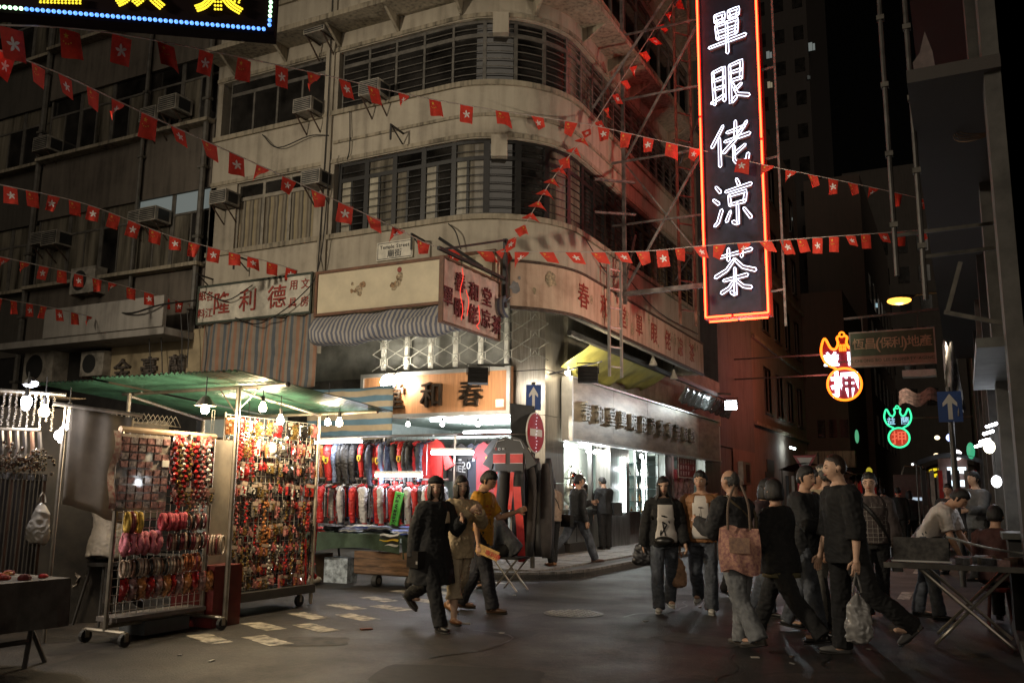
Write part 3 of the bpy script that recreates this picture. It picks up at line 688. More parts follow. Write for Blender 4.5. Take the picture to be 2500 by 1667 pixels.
# curved pinkish sign wrapping the corner
t = thing('shop_sign', 'long faded pinkish sign with peeling red characters curving round the corner', 'sign', (-6.3, 18, 4.7))
m = MB(); strip(m, sx(-7.05)-.0, SE+.15, 4.72, 5.53, .05, .09); m.build('board', wallmat('pink_sign_paint', (.58, .42, .31), (.20, .10, .06), .6), t)
m = MB(); strip(m, sx(-7.05), SE+.15, 4.66, 4.72, .04, .105); strip(m, sx(-7.05), SE+.15, 5.53, 5.58, .04, .105); m.build('frame', rust, t)
for i, ch in enumerate('春和堂單眼佬凉茶'):
    s = sy(15.3)+1.08*i; n = fnrm(s); d = fdir(s); m = MB(); gput(m, ch, fp(s, .092)+UP*5.13, d, UP, .52, .008, sx=.95)
    m.build('character', redpaint, t)
for kk in range(26):
    s = rr.uniform(sx(-7.0), SE); rx = rr.uniform(.03, .13); m = MB()
    m.prism([(rx*cos(a)*rr.uniform(.6, 1.3), 1.3*rx*sin(a)*rr.uniform(.6, 1.3)) for a in [i*pi/5 for i in range(10)]], (fp(s, .0925+.0003*kk)+UP*rr.uniform(4.85, 5.45), fdir(s), UP), .001)
    m.build('peeling_patch', [stain2, stainM, M('grey_blue_patch', (.28, .27, .27), .8)][0 if s > SA else 2] if kk % 3 else stain2, t)
# hanging corrugated sign at right angles to the wall
t = thing('hanging_sign', 'corrugated sign with dark red characters hanging from an iron bracket', 'sign', (-7.0, 12.4, 4.0))
pl = M('corrugated_pink_plastic', (.60, .42, .36), .4, var=.25, scale=4, coat=.2)
m = MB(); x0 = -7.02
hs_y0, hs_y1 = 11.35, 13.28
m.grid(lambda u, v_: V((x0+.012*sin(u*2*pi*7), hs_y0+(hs_y1-hs_y0)*u, 4.02+.98*v_)), 56, 2); m.build('panel', pl, t)
m = MB(); framebars(m, (x0-.03, hs_y0, 3.98), YR, UP, hs_y1-hs_y0, 1.06, .03, .06); m.build('frame', signFrame, t)
dkred = M('dark_red_letters', (.13, .012, .016), .5, var=.3)
for ch, u, z in (('春', .27, 4.72), ('和', .5, 4.66), ('堂', .74, 4.66), ('單', .08, 4.42), ('眼', .27, 4.30), ('佬', .5, 4.28), ('凉', .72, 4.28), ('茶', .92, 4.24)):
    m = MB(); gput(m, ch, (x0+.02, hs_y0+(hs_y1-hs_y0)*u, z), YR, UP, .34, .02); m.build('character', dkred, t)
nr = E('neon_red_small', (1, .05, .03), 1.6)
for (u, pts) in ((.27, [(0, 4.95), (.02, 4.8), (-.03, 4.55), (.03, 4.3), (0, 4.1)]), (.34, [(.0, 4.62), (.06, 4.45), (.03, 4.2)]), (.56, [(0, 4.45), (.03, 4.2), (-.03, 4.1), (.02, 4.05)])):
    m = MB(); m.tube(curve3([(x0+.06, hs_y0+(hs_y1-hs_y0)*u+a*1.6, z) for a, z in pts], 5), .006, 5); m.build('neon_tube', nr, t)
iron = M('black_iron_bar', (.018, .016, .015), .6, var=.3, bump=.1)
t = thing('sign_bracket', 'black iron bracket and post holding the corrugated hanging sign', 'bracket', (-7.0, 13.3, 5.2))
for a, b, r in (((-7.0, 11.2, 5.12), (-7.0, 13.5, 5.12), .035), ((-6.99, 13.42, 4.6), (-6.99, 13.42, 5.85), .045), ((-7.0, 11.4, 5.15), (-6.99, 13.42, 5.83), .025), ((-7.62, 12.2, 5.62), (-6.99, 12.6, 5.14), .03)):
    m = MB(); m.bar(a, b, r*1.5); m.build('bar', iron, t)
for y in (11.5, 11.9, 12.9, 13.15):
    m = MB(); m.tube([(-7.0, y, 5.11), (-6.98, y, 5.05), (-7.0, y, 5.0)], .008, 4); m.build('hook', iron, t)
# wood sign over the clothes shop
t = thing('shop_sign', 'wood grain sign with chunky dark characters over the clothes shop', 'sign', (-10.6, 16.9, 3.1))
o = V((-12.62, 16.92, 3.08)); W, H = 3.98, 1.05
m = MB(); m.ob(o, (W, 0, 0), (0, .12, 0), (0, 0, H))
wood = M('sign_wood_veneer', (.42, .20, .09), .38, var=.18, scale=2.2, stretch=(9, 9, .5)); m.build('board', wood, t)
alu = M('aluminium_trim', (.62, .61, .58), .35, metal=.8, var=.1)
m = MB(); framebars(m, o, XR, UP, W, H, .085, .05); m.build('frame', alu, t)
bronze = M('dark_bronze', (.07, .05, .035), .3, metal=.8, var=.3)
for ch, x in (('春', 3.02), ('和', 1.98), ('堂', .98)):
    m = MB(); gput(m, ch, o+V((x, -.005, .50)), XR, UP, .62, .09, bold=BOLD); m.build('character', bronze, t)
m = MB(); m.ob(o+V((3.62, -.012, .16)), (.2, 0, 0), (0, .01, 0), (0, 0, .17)); m.build('notice', M('paper_white', (.75, .73, .68), .8, var=.05), t)
# brushed steel sign over the tea shop
t = thing('shop_sign', 'long brushed steel fascia sign with raised grey characters over the tea shop', 'sign', (-7.6, 24, 2.6))
m = MB(); y0, y1 = 17.95, 31.3
for i in range(5):
    a, b = y0+(y1-y0)*i/5, y0+(y1-y0)*(i+1)/5-.01
    q = MB(); q.ob((-7.84, a, 2.60), (.19, 0, 0), (0, b-a, 0), (0, 0, 1.34)); q.build('steel_panel', steel2, t)
m = MB(); m.box(-7.86, y0-.06, 2.55, -7.60, y1+.05, 2.60); m.box(-7.86, y0-.06, 3.94, -7.60, y1+.05, 3.98); m.box(-7.86, y0-.07, 2.60, -7.60, y0-.005, 3.94); m.build('frame', alu, t)
cem = M('raised_grey_letter', (.30, .28, .24), .45, metal=.5, var=.3)
for i, ch in enumerate('春和堂單眼佬涼茶專治眼熱'):
    m = MB(); gput(m, ch, (-7.645, 18.7+.80*i, 3.26), YR, UP, .47, .09); m.build('character', cem, t)
# red notice at the tea shop
t = thing('notice_board', 'dark red notice with white frame hanging at the tea shop window', 'notice', (-7.75, 27.3, 2.1))
o = V((-7.72, 26.35, 1.92)); m = MB(); m.ob(o-V((.03, 0, 0)), (.03, 0, 0), (0, 1.95, 0), (0, 0, .62)); m.build('board', M('notice_red', (.20, .015, .02), .4, var=.1), t)
m = MB(); framebars(m, o, YR, UP, 1.95, .62, .03, .012); m.build('frame', signW, t)
for i, ln in enumerate(('清熱茶廿四味', '鷄骨草專上眼', '春和堂利')):
    m = MB(); gtext(m, ln, o+V((.004, .28, .5-.18*i)), YR, UP, .15, .28, .003, BOLD); m.build('lettering', M('notice_white_ink', (.55, .45, .42), .6, var=.1), t)
# faded cream wall sign with three corroded characters
t = thing('wall_sign', 'plain cream wall sign with three corroded characters behind the green canopy', 'sign', (-15.6, 13.4, 3.8))
o = V((-17.0, 13.42, 3.5)); m = MB(); m.ob(o, (2.85, 0, 0), (0, .1, 0), (0, 0, 1.28)); m.build('board', M('cream_wall_panel', (.36, .29, .18), .8, var=.25, scale=2), t)
for i, ch in enumerate('金豪蘭'):
    m = MB(); gput(m, ch, o+V((.45+.85*i, -.005, .5)), XR, UP, .55, .06); m.build('character', M('corroded_letter', (.11, .09, .075), .7, var=.6, scale=14), t)
# ------------------------------------------------------------------ awnings
def wavecloth(fn, nu, nv, name, mat, label, cat):
    m = MB(); m.grid(fn, nu, nv); me = m.mesh(name, mat, True); o = link(name, me); md = o.modifiers.new('thick', 'SOLIDIFY'); md.thickness = .012
    return tag(o, label, cat)
wavecloth(lambda u, v_: V((-14.15+3.05*u, 13.40+.05*sin(u*38+v_*1.2)-.06*v_, 4.84-1.42*v_-.06*sin(u*9)*v_)), 70, 8, 'striped_curtain',
          stripemat('orange_blue_stripes', [(.36, .20, .13), (.30, .25, .2), (.12, .14, .16), (.30, .25, .2)], (1, 0, 0), .058), 'orange and blue striped curtain hanging under the stationery sign', 'curtain')
def swag(u, v_):
    dr = .17*sin(pi*min(1, u*1.0))+.05*sin(u*11); x = -11.1+4.25*u
    prof = [(13.44, 4.80), (13.22, 4.66-dr*.4), (13.10, 4.45-dr), (13.16, 4.27-dr), (13.34, 4.22-dr*.7)]
    k = v_*4; i = min(3, int(k)); f = k-i; y = prof[i][0]*(1-f)+prof[i+1][0]*f; z = prof[i][1]*(1-f)+prof[i+1][1]*f
    return V((x, y+.03*sin(u*25+v_*5), z+.02*sin(u*31+v_*4)+(.16*u if v_ > .3 else 0)))
wavecloth(swag, 60, 10, 'rolled_awning', stripemat('blue_white_stripes', [(.50, .47, .42), (.17, .18, .24)], (1, 0, 0), .048), 'sagging blue and white striped awning rolled under the cream sign', 'awning')
def tarp(u, v_):
    y = 17.6+5.6*u; x = -6.95-.80*v_; z = 4.68-(.42+.20*max(0, 1-abs(u-.25)*1.6))*v_-.08*sin(u*pi*3)**2*v_
    return V((x+.06*sin(u*30+v_*6)*v_, y, z+.04*sin(u*23)*v_))
wavecloth(tarp, 60, 10, 'yellow_tarpaulin', M('yellow_green_tarp', (.46, .43, .12), .5, var=.2, scale=3), 'yellow green tarpaulin slung under the long pinkish sign', 'tarpaulin')
def scallop(u, v_): y = 25.2+6.3*u; return V((-7.35+.25*(1-v_)+.03*sin(u*60), y, 4.55-.42*v_-.06*abs(sin(u*24))*v_))
wavecloth(scallop, 72, 5, 'plastic_awning', M('clear_plastic_awning', (.34, .36, .34), .15, var=.4, coat=.6), 'clear plastic scalloped awning at the far end of the tea shop', 'awning')
m = MB(); m.bar((-6.95, 16.2, 4.62), (-7.0, 30, 4.62), .10); tag(m.build('awning_rail', M('awning_rail_dark', (.05, .045, .04), .6)), 'dark horizontal rail above the yellow tarpaulin', 'rail')
# bulbs of the frosted reflector kind, under the pinkish sign
for px, py, lab in ((1500, 830, 'left of two reflector bulbs hanging under the pinkish sign'), (1548, 862, 'right of two reflector bulbs hanging under the pinkish sign')):
    p = onX(*S_(px, py), -6.7); t = thing('reflector_bulb', lab, 'bulb', p)
    m = MB(); m.lathe(p, [(.02, .16), (.035, .12), (.05, .05), (.10, -.06), (.105, -.10), (.0, -.12)], 12); m.build('bulb', M('frosted_reflector', (.55, .5, .42), .25, var=.1), t)
    m = MB(); m.cyl(p+UP*.16, p+UP*.3, .025); m.build('socket', iron, t)

# ================================================================== floodlights and their arms
def flood(p, aim, label, s=.34, on=None, body=iron):
    p = V(p); t = thing('floodlight', label, 'floodlight', p); d = (V(aim)-p).normalized(); a = d.cross(UP).normalized(); b = a.cross(d)
    m = MB(); m.ob(p-a*s/2-b*s*.4, a*s, b*s*.8, d*.13); m.build('housing', body, t)
    m = MB(); m.ob(p-a*s*.44-b*s*.34+d*.132, a*s*.88, b*s*.68, d*.006); m.build('lens', on or M('flood_glass_off', (.2, .2, .2), .1, var=0), t)
    for kk in range(4): 
        m = MB(); m.ob(p-a*s*.42-b*(s*.3-kk*s*.19)-d*.03, a*s*.84, b*.02, d*.03); m.build('cooling_fin', body, t)
    m = MB(); m.tube([p-a*s*.54, p-a*s*.54+b*s*.55, p+a*s*.54+b*s*.55, p+a*s*.54], .014, 5); m.build('yoke', body, t)
    return t
fl_on = E('flood_lens_lit', (1, .93, .8), 60)
flood(onY(1167, 915, 15.6), onY(1167, 960, 16.9)+V((0, 0, -.2)), 'black floodlight seen from behind over the wood grain sign', .42, fl_on)
flood(onX(1435, 912, -6.9), (-7.65, 19.3, 3.5), 'black floodlight seen from behind over the left end of the steel sign', .42, fl_on)
for a, b, lab in (((-8.8, 17.1, 4.15), onY(1167, 890, 15.6), 'iron arm carrying the floodlight over the wood grain sign'), ((-7.9, 17.3, 3.95), onX(1470, 882, -6.9), 'iron arm carrying the floodlight beside the steel column')):
    m = MB(); m.bar(a, b, .035); tag(m.build('iron_bracket', iron), lab, 'bracket')
# added glowing bulb in place of the floodlight glare on the wood sign
ps = onY(948, 932, 16.5)
t = thing('sign_glare_bulb', 'added glowing bulb standing in for glare on the wood grain sign', 'lamp', ps)
m = MB(); m.sph(ps, (.22, .07, .18), 14, 10); m.build('bulb', E('glare_white', (1, .95, .82), 50), t)
m = MB(); m.bar(ps+V((0, .05, .1)), ps+V((0, .4, .3)), .025); m.build('arm', iron, t)
lamp('sign_glare_light', ps+V((.1, .10, .05)), 110, (1, .90, .72), .1)
lamp('flood_on_wood_sign', onY(1167, 935, 15.55)+V((0, .18, 0)), 160, (1, .88, .68), .12, spot=R_(125), target=(-10.3, 17, 3.9))
lamp('flood_on_steel_sign', onX(1435, 925, -6.9)+V((.3, .3, .0)), 45, (1, .80, .52), .12, spot=R_(130), target=(-7.7, 20.5, 3.6))
# small lit lamp beside the Saigon Street plate
pb = onX(1386, 910, -7.6); t = thing('bare_bulb', 'small bright bulb fixed between the steel column and the floodlight', 'bulb', pb)
m = MB(); m.sph(pb, .06, 10, 6); m.build('bulb', E('bulb_warm_white', (1, .86, .6), 60), t); m = MB(); m.cyl(pb+UP*.05, pb+UP*.14, .03); m.build('socket', alu, t)
lamp('bare_bulb_light', pb+V((.12, 0, .06)), 22, (1, .85, .58), .06)
lamp('tarp_bulb_light', onX(1460, 880, -6.75), 16, (1, .88, .6), .05)
# white floodlight on an arm at the end of the tea shop
p = onX(1785, 988, -6.6)
flood(p, V((-3.0, 8, .5)), 'blazing white floodlight on an arm beyond the tea shop', .40, E('flood_lens_white', (.82, .95, 1), 75))
m = MB(); m.bar((-7.6, p.y-.3, p.z+.42), p+V((.0, 0, .35)), .05); m.bar((-7.6, p.y-1.2, p.z-.3), p+V((-.35, 0, .33)), .03); tag(m.build('iron_bracket', pipes), 'thin arm holding the blazing white floodlight', 'bracket')
lamp('street_flood_light', p+V((.7, -1.3, -.25)), 330, (.85, .95, 1), .12, spot=R_(62), target=(-3.5, 10, 0))

# ================================================================== big vertical neon sign
NY = 17.0
nl, nr_ = onY(1722, 781, NY), onY(1882, 783, NY)
nw = 1.27; nx0 = nl.x; nz0 = nl.z; nz1 = 12.9
t = thing('neon_sign', 'towering vertical neon sign with white characters and red border', 'sign', (nx0+nw/2, NY, nz0))
m = MB(); m.box(nx0+.06, NY, nz0+.06, nx0+nw-.06, NY+.25, nz1); m.build('panel', M('neon_panel_black', (.020, .020, .042), .45, var=.3), t)
chan = M('neon_channel_red', (.45, .02, .015), .5, var=.1)
m = MB(); m.box(nx0, NY-.06, nz0, nx0+.06, NY+.25, nz1); m.box(nx0+nw-.06, NY-.06, nz0, nx0+nw, NY+.25, nz1); m.box(nx0+.06, NY-.06, nz0, nx0+nw-.06, NY+.25, nz0+.06); m.build('channel', chan, t)
rn = E('neon_red_orange', (1, .038, .010), 17)
for pts in ([(nx0+.03, NY-.09, nz0+.03), (nx0+.03, NY-.09, nz0+4.2)], [(nx0+.03, NY-.09, nz0+4.26), (nx0+.03, NY-.09, nz1)], [(nx0+nw-.03, NY-.09, nz0+.03), (nx0+nw-.03, NY-.09, nz0+3.5)], [(nx0+nw-.03, NY-.09, nz0+3.56), (nx0+nw-.03, NY-.09, nz1)],
            [(nx0+.03, NY-.09, nz0+.03), (nx0+nw*.42, NY-.09, nz0+.03)], [(nx0+nw*.46, NY-.09, nz0+.03), (nx0+nw-.03, NY-.09, nz0+.03)], [(nx0+.09, NY-.02, nz0-.05), (nx0+nw*.5, NY-.02, nz0-.05)], [(nx0+nw*.54, NY-.02, nz0-.05), (nx0+nw-.05, NY-.02, nz0-.05)]):
    m = MB(); m.tube(pts, .019, 8); m.build('neon_tube', rn, t)
# unseen rear tubes added for a pinkish red wash on the facade
for x in (nx0+.05, nx0+nw-.05):
    m = MB(); m.tube([(x, NY+.31, nz0+.05), (x, NY+.31, nz1)], .024, 6); m.build('neon_tube', E('neon_rear_wash', (1, .15, .13), 17), t)
wn = E('neon_white_blue', (.76, .80, 1), 4.0); letB = M('letter_body_brown', (.10, .05, .045), .5, var=.2)
NEON = {'單': [[(.20, .93), (.22, .77)], [(.20, .93), (.44, .95), (.42, .79)], [(.22, .78), (.42, .79)], [(.56, .96), (.57, .80)], [(.56, .96), (.82, .98), (.79, .82)], [(.57, .81), (.79, .83)], [(.22, .68), (.26, .36)], [(.22, .68), (.78, .72), (.74, .40)], [(.24, .52), (.76, .55)], [(.26, .37), (.74, .41)], [(.03, .20), (.97, .30)], [(.50, .70), (.50, -.02)]],
'眼': [[(.10, .85), (.13, .10)], [(.10, .85), (.40, .92), (.38, .14)], [(.12, .65), (.38, .68)], [(.12, .45), (.38, .47)], [(.05, .14), (.38, .26)], [(.54, .92), (.85, .98), (.82, .56)], [(.54, .75), (.82, .77)], [(.54, .56), (.82, .58)], [(.54, .92), (.54, .04), (.68, .16)], [(.82, .44), (.66, .34)], [(.60, .48), (.72, .22), (1.0, .14)]],
'佬': [[(.32, .95), (.03, .52)], [(.22, .68), (.22, .05)], [(.42, .78), (.85, .84)], [(.64, 1.0), (.63, .62)], [(.36, .58), (.98, .66)], [(.92, .94), (.62, .58), (.32, .34)], [(.58, .44), (.58, .12), (.64, .05), (.90, .07), (.93, .20)], [(.86, .42), (.60, .27)]],
'涼': [[(.10, .92), (.20, .80)], [(.03, .64), (.15, .54)], [(.04, .06), (.12, .12), (.22, .38)], [(.62, 1.02), (.67, .90)], [(.34, .78), (.97, .86)], [(.42, .68), (.44, .46)], [(.42, .68), (.84, .72), (.80, .50)], [(.44, .47), (.80, .50)], [(.62, .46), (.62, .02), (.50, .08)], [(.44, .32), (.34, .12)], [(.78, .34), (.94, .12)]],
'茶': [[(.12, .84), (.92, .92)], [(.36, 1.0), (.35, .76)], [(.70, 1.04), (.68, .80)], [(.50, .76), (.30, .54), (.02, .42)], [(.50, .76), (.70, .56), (1.0, .46)], [(.22, .32), (.80, .38)], [(.50, .56), (.50, -.02), (.40, .05)], [(.46, .28), (.34, .14), (.16, .06)], [(.54, .28), (.70, .14), (.88, .10)]]}
zs = [(75, '單'), (197, '眼'), (335, '佬'), (470, '涼'), (625, '茶')]
for py, ch in zs:
    c = onY(*S_(1690-(625-py)*.018, py), NY); o = V((nx0+nw/2, NY-.005, c.z))
    rt = (XR+UP*.05).normalized()
    nm_ = rt.cross(UP).normalized(); q = MB(); k_ = MB(); sz = .92
    P2 = lambda x, y, lift: o+rt*((x-.5)*sz*.86)+UP*((y-.5)*sz)+nm_*lift
    for st in NEON[ch]:
        pts = [V((x, y, 0)) for x, y in st]; fine = []
        for a, b in zip(pts, pts[1:]): fine += [a.lerp(b, i/4) for i in range(4)]
        fine.append(pts[-1]); hw = .036; L_, R__ = [], []
        for i, p in enumerate(fine):
            d = (fine[min(i+1, len(fine)-1)]-fine[max(i-1, 0)]).normalized(); nn = V((-d.y, d.x, 0)); f_ = .75+.35*i/len(fine); L_.append(p+nn*hw*f_); R__.append(p-nn*hw*f_)
        d0 = (fine[0]-fine[1]).normalized()*hw*.8; d1 = (fine[-1]-fine[-2]).normalized()*hw
        loop = L_+[fine[-1]+d1]+R__[::-1]+[fine[0]+d0]
        k_.tube([P2(p.x, p.y, .10) for p in loop], .0085, 5, close=True)
        for a, b in zip(fine, fine[1:]):
            n2 = (b-a).normalized(); n2 = V((-n2.y, n2.x, 0))*.062
            c4 = [P2((a+n2).x, (a+n2).y, .07), P2((a-n2).x, (a-n2).y, .07), P2((b-n2).x, (b-n2).y, .07), P2((b+n2).x, (b+n2).y, .07)]
            q.add(c4+[p-nm_*.07 for p in c4], [(0, 1, 2, 3), (0, 4, 5, 1), (1, 5, 6, 2), (2, 6, 7, 3), (3, 7, 4, 0)])
    cb2 = q.build('character', letB, t); k_.build('neon_tube', wn, cb2)
q = MB(); q.box(nx0+.2, NY-.06, nz1-.55, nx0+.42, NY-.03, nz1-.40); q.build('logo_tube', E('neon_orange_top', (1, .3, .02), 6), t)
# steel scaffold frame and ladders carrying it
scafM = M('scaffold_grey_iron', (.20, .18, .165), .6, metal=.3, var=.4, scale=8)
sc = thing('sign_scaffold', 'rusty iron scaffold bracing the tall neon sign to the corner building', 'scaffold', (-6, 17, 5))
def bar(a, b, w_=.05, par=sc, nm='bar', mt=scafM): m = MB(); m.bar(a, b, w_); return m.build(nm, mt, par)
px_ = -5.9
bar((-6.2, 17.0, 5.5), (nx0, NY+.1, 5.55), .09)
bar((-6.05, 17.05, 5.3), (-6.05, 17.05, 14), .07)
for z in (7.0, 8.4, 9.8, 11.3): bar((-6.3, 17.0, z), (nx0, NY+.12, z+.03), .04)
for (z0, z1) in ((5.6, 8.3), (8.4, 11.2)): bar((-6.05, 17.06, z0), (nx0-.05, NY+.14, z1), .045)
bar((-6.05, 17.1, 8.4), (nx0-.05, NY+.15, 6.1), .03)
bar((-6.3, 15.9, 9.2), (-4.6, 17.1, 12.6), .05); bar((-6.3, 18.5, 7.2), (-6.05, 17.1, 5.8), .04)
for z in (7.05, 7.75): bar((-6.35, 16.1, z), (-5.75, 16.9, z+.1), .045)
for z in (5.0, 7.7, 9.6, 11.3): bar((nx0+nw, NY+.12, z+.3), (nx0+nw+.25, NY+.12, z+.32), .035)
bar((nx0+nw+.25, NY+.12, 4.6), (nx0+nw+.25, NY+.12, 13.5), .04)
bar((nx0+.2, NY+.2, nz1), (-6.3, 19.2, nz1-1), .05); bar((nx0+.1, NY+.2, 9.5), (-6.3, 21.5, 9.5), .04); bar((nx0+.1, NY+.2, 6.8), (-6.3, 21.5, 6.8), .04)
def ladder(p0, p1, wdir, wd, n, label, mt):
    t = thing('ladder', label, 'ladder', p0); p0, p1, wdir = V(p0), V(p1), V(wdir)
    for s in (0, 1): m = MB(); m.bar(p0+wdir*wd*s, p1+wdir*wd*s, .05); m.build('rail', mt, t)
    for i in range(n): 
        q = p0.lerp(p1, (i+.5)/n); m = MB(); m.bar(q, q+wdir*wd, .03); m.build('rung', mt, t)
lm = M('ladder_pale_steel', (.50, .48, .44), .45, metal=.5, var=.2)
a = onX(*S_(1400, 864), -6.15); ladder(a, (a.x, a.y, 6.1), XR*.45+YR*.89, .33, 6, 'pale steel ladder hanging in front of the pinkish sign', lm)
a = onX(*S_(1563, 745), -5.2); ladder((a.x, a.y, a.z), (a.x, a.y, 14), XR*.6+YR*.8, .42, 14, 'reddish ladder climbing between the building and the neon sign', M('ladder_rusty', (.22, .13, .09), .6, metal=.2, var=.4))

# cables, hooks and small brackets on the cream facade
for pts, lab in (([(-10.6, 13.46, 9.0), (-10.55, 13.44, 8.2), (-10.62, 13.46, 7.96)], 'short cable stub on the cream band above the black windows'), ([(-11.16, 13.42, 12), (-11.14, 13.42, 9.2), (-11.18, 13.42, 6.4), (-11.1, 13.3, 5.7)], 'black conduit running down the cream pilaster'), ([(-8.2, 13.45, 6.3), (-8.0, 13.38, 6.1), (-7.9, 13.42, 5.75)], 'tangled wire under the black window sill near the corner'),
        ([(-12.9, 13.45, 8.9), (-12.4, 13.40, 8.5), (-11.6, 13.42, 8.62), (-11.1, 13.44, 8.55)], 'loose cable looping across the wall under the upper air conditioner'), ([fp(sy(15.5), .06)+UP*6.3, fp(sy(16.6), .10)+UP*5.85, fp(sy(17.6), .08)+UP*6.05], 'black cable drooping over the top of the pinkish sign'), ([fp(sy(17.6), .12)+UP*6.05, fp(sy(20), .10)+UP*5.7, fp(sy(23.5), .1)+UP*5.75], 'thin cable along the top edge of the pinkish sign')):
    cable(pts, lab, .012)
for (x, z, lab) in ((-9.3, 8.28, 'rusty hook on the cream band left of the corner'), (-13.1, 6.15, 'black iron bracket under the curtained window'), (-14.1, 5.85, 'black iron bracket at the left end of the cream wall'), (-8.75, 6.05, 'bent iron hook beside the street name plate')):
    m = MB(); m.bar((x, 13.5, z), (x, 13.05, z+.02), .03); m.bar((x, 13.07, z), (x, 13.07, z-.28), .03); m.bar((x, 13.48, z-.22), (x, 13.12, z-.01), .02); tag(m.build('wall_bracket', iron), lab, 'bracket')

# ================================================================== LED sign, top left
ldir = V((.814, .58, 0)); pc = onD(657, 83, 9.0); up2 = UP
t = thing('led_sign', 'dark LED sign with yellow bulb characters and blue bulb border at the top left', 'sign', pc)
LW, LH = 4.6, 2.0; nrm = ldir.cross(UP).normalized()
o = pc-ldir*LW
m = MB(); m.ob(o-nrm*.02, ldir*(LW+.05), UP*LH, -nrm*.2); m.build('panel', M('led_panel', (.006, .002, .002), .95, var=.1, spec=.1), t)
blue = E('led_blue', (.10, .30, 1), 2.2, False); grn = E('led_green_white', (.55, 1, .6), 2.5, False); yel = E('led_yellow', (1, .75, .03), 1.5, False)
bl, gr = MB(), MB(); n = int(LW/.052)
dsk = lambda mb, c, r: mb.sph(c, (r, r, r), 6, 4)
mats = []
for i in range(n):
    c = o+ldir*(i*.052+.02)+UP*.04+nrm*.015; q = MB(); q.sph(c, .022, 6, 4); q.build('border_bulb', grn if 34 <= i < 42 else blue, t)
for i in range(1, 18):
    c = o+ldir*LW+UP*(.04+i*.052)+nrm*.015; q = MB(); q.sph(c, .022, 6, 4); q.build('border_bulb', blue if i < 3 else grn, t)
def strokebulbs(mb, pts, wd=3, sp=.03):
    P = curve3(pts, 6); 
    L = 0
    for a, b in zip(P, P[1:]):
        d = b-a; k = max(1, int(d.length/sp)); s = d.normalized().cross(nrm)
        for j in range(k):
            for kk in range(wd): mb.sph(a+d*(j/k)+s*((kk-(wd-1)/2)*sp)+nrm*.012, .014, 5, 3)
def L2(px, py): 
    d = ray(px, py); pl0 = o; tt = (pl0-C0).dot(nrm)/d.dot(nrm); return C0+d*tt
for strokes in ([[(100, 1), (205, 4)], [(100, -40), (205, -36)], [(150, -120), (152, 2)]], [[(335, -40), (310, -2), (285, 12)], [(345, -60), (350, -10), (326, 14)], [(350, -30), (375, 0), (400, 22)]], [[(475, -12), (535, -8), (595, 4)], [(535, -70), (533, -20), (533, 34)], [(520, -5), (500, 15), (477, 24)], [(548, -5), (565, 15), (592, 32)]]):
    q = MB()
    for st in strokes: strokebulbs(q, [L2(a*1.0, b*1.0) for a, b in st])
    tag(q.build('character', yel, t), kind='stuff')

# ================================================================== bunting: strings of little flags
cordM = M('white_cord', (.42, .36, .32), .8, var=.1)
flagR = M('flag_red_cloth', (.66, .045, .022), .75, var=.18, scale=9); embW = M('emblem_white', (.75, .70, .66), .8, var=.05); embY = M('emblem_yellow', (.72, .45, .06), .8, var=.05)
FW, FH = .27, .31
def flagdeform(kind, x, z):
    """x 0..FW along the cord, z 0..-FH hanging; returns (along, out, down)"""
    u, v_ = x/FW, -z/FH; r = kind
    if r == 0: return x, .012*sin(u*7)*v_, z
    if r == 1: return x+.02*v_, .03*sin(u*5+1)*v_, z*(1-.06*u)
    if r == 2: return x+.05*v_*u, -.04*v_*sin(u*4), z*(1-.12*(1-u))
    if r == 3: return x*(1-.35*v_)+.02*v_, .06*v_*sin(u*6), z                       # tapering twist
    if r == 4: return x*(1-.75*v_*v_), .08*v_*u, z*(1-.55*u)                          # folded to a point
    if r == 5: return x*(1-.3*v_)+.10*v_, .10*v_*sin(u*3), z*(.8-.2*u)
    if r == 6: return x*(1-.6*v_)-.02*v_, -.07*v_*u, z*(1-.25*(1-u))
    return x*(1-.2*v_)+.16*v_, .05*v_, z*(.55+.1*u)                                   # blown sideways
FLAGM = {}
def petal(cx, cy_, ang, L, wd):
    P = []
    for i in range(9):
        t_ = i/8; a = -.5*sin(t_*pi*.9); P.append((L*t_, wd*sin(pi*t_)**.8*.9+.10*L*t_*t_))
    for i in range(7, 0, -1):
        t_ = i/8; P.append((L*t_, -wd*sin(pi*t_)**.8*.35+.10*L*t_*t_))
    c, s = cos(ang), sin(ang); return [(cx+x*c-y*s, cy_+x*s+y*c) for x, y in P]
def star(cx, cy_, r, ph=pi/2):
    P = []
    for i in range(10): a = ph+i*pi/5; q = r if i % 2 == 0 else r*.4; P.append((cx+q*cos(a), cy_+q*sin(a)))
    return P
def flagmesh(kind):
    if kind in FLAGM: return FLAGM[kind]
    f = lambda x, z, lift=0: (lambda a: V((a[0], a[1]+lift, a[2])))(flagdeform(kind, x, z))
    m = MB(); m.grid(lambda u, v_: f(u*FW, -v_*FH), 5, 6); base = m.mesh('flag', flagR, True)
    hk = MB()
    for sgn in (-.004, .004):
        for i in range(5): P = petal(FW/2, -FH*.5, pi/2+i*2*pi/5, .078, .026); hk.add([f(x, z, sgn) for x, z in P], [tuple(range(len(P)))])
    cn = MB()
    for sgn in (-.004, .004):
        for (cx, cz, r) in ((.075, -.07, .036), (.04, -.135, .013), (.065, -.155, .013), (.095, -.155, .013), (.125, -.14, .013)):
            P = star(cx, cz, r); cn.add([f(x, z, sgn) for x, z in P], [tuple(range(len(P)))])
    FLAGM[kind] = (base, hk.mesh('flower_emblem', embW), cn.mesh('star_emblem', embY)); return FLAGM[kind]
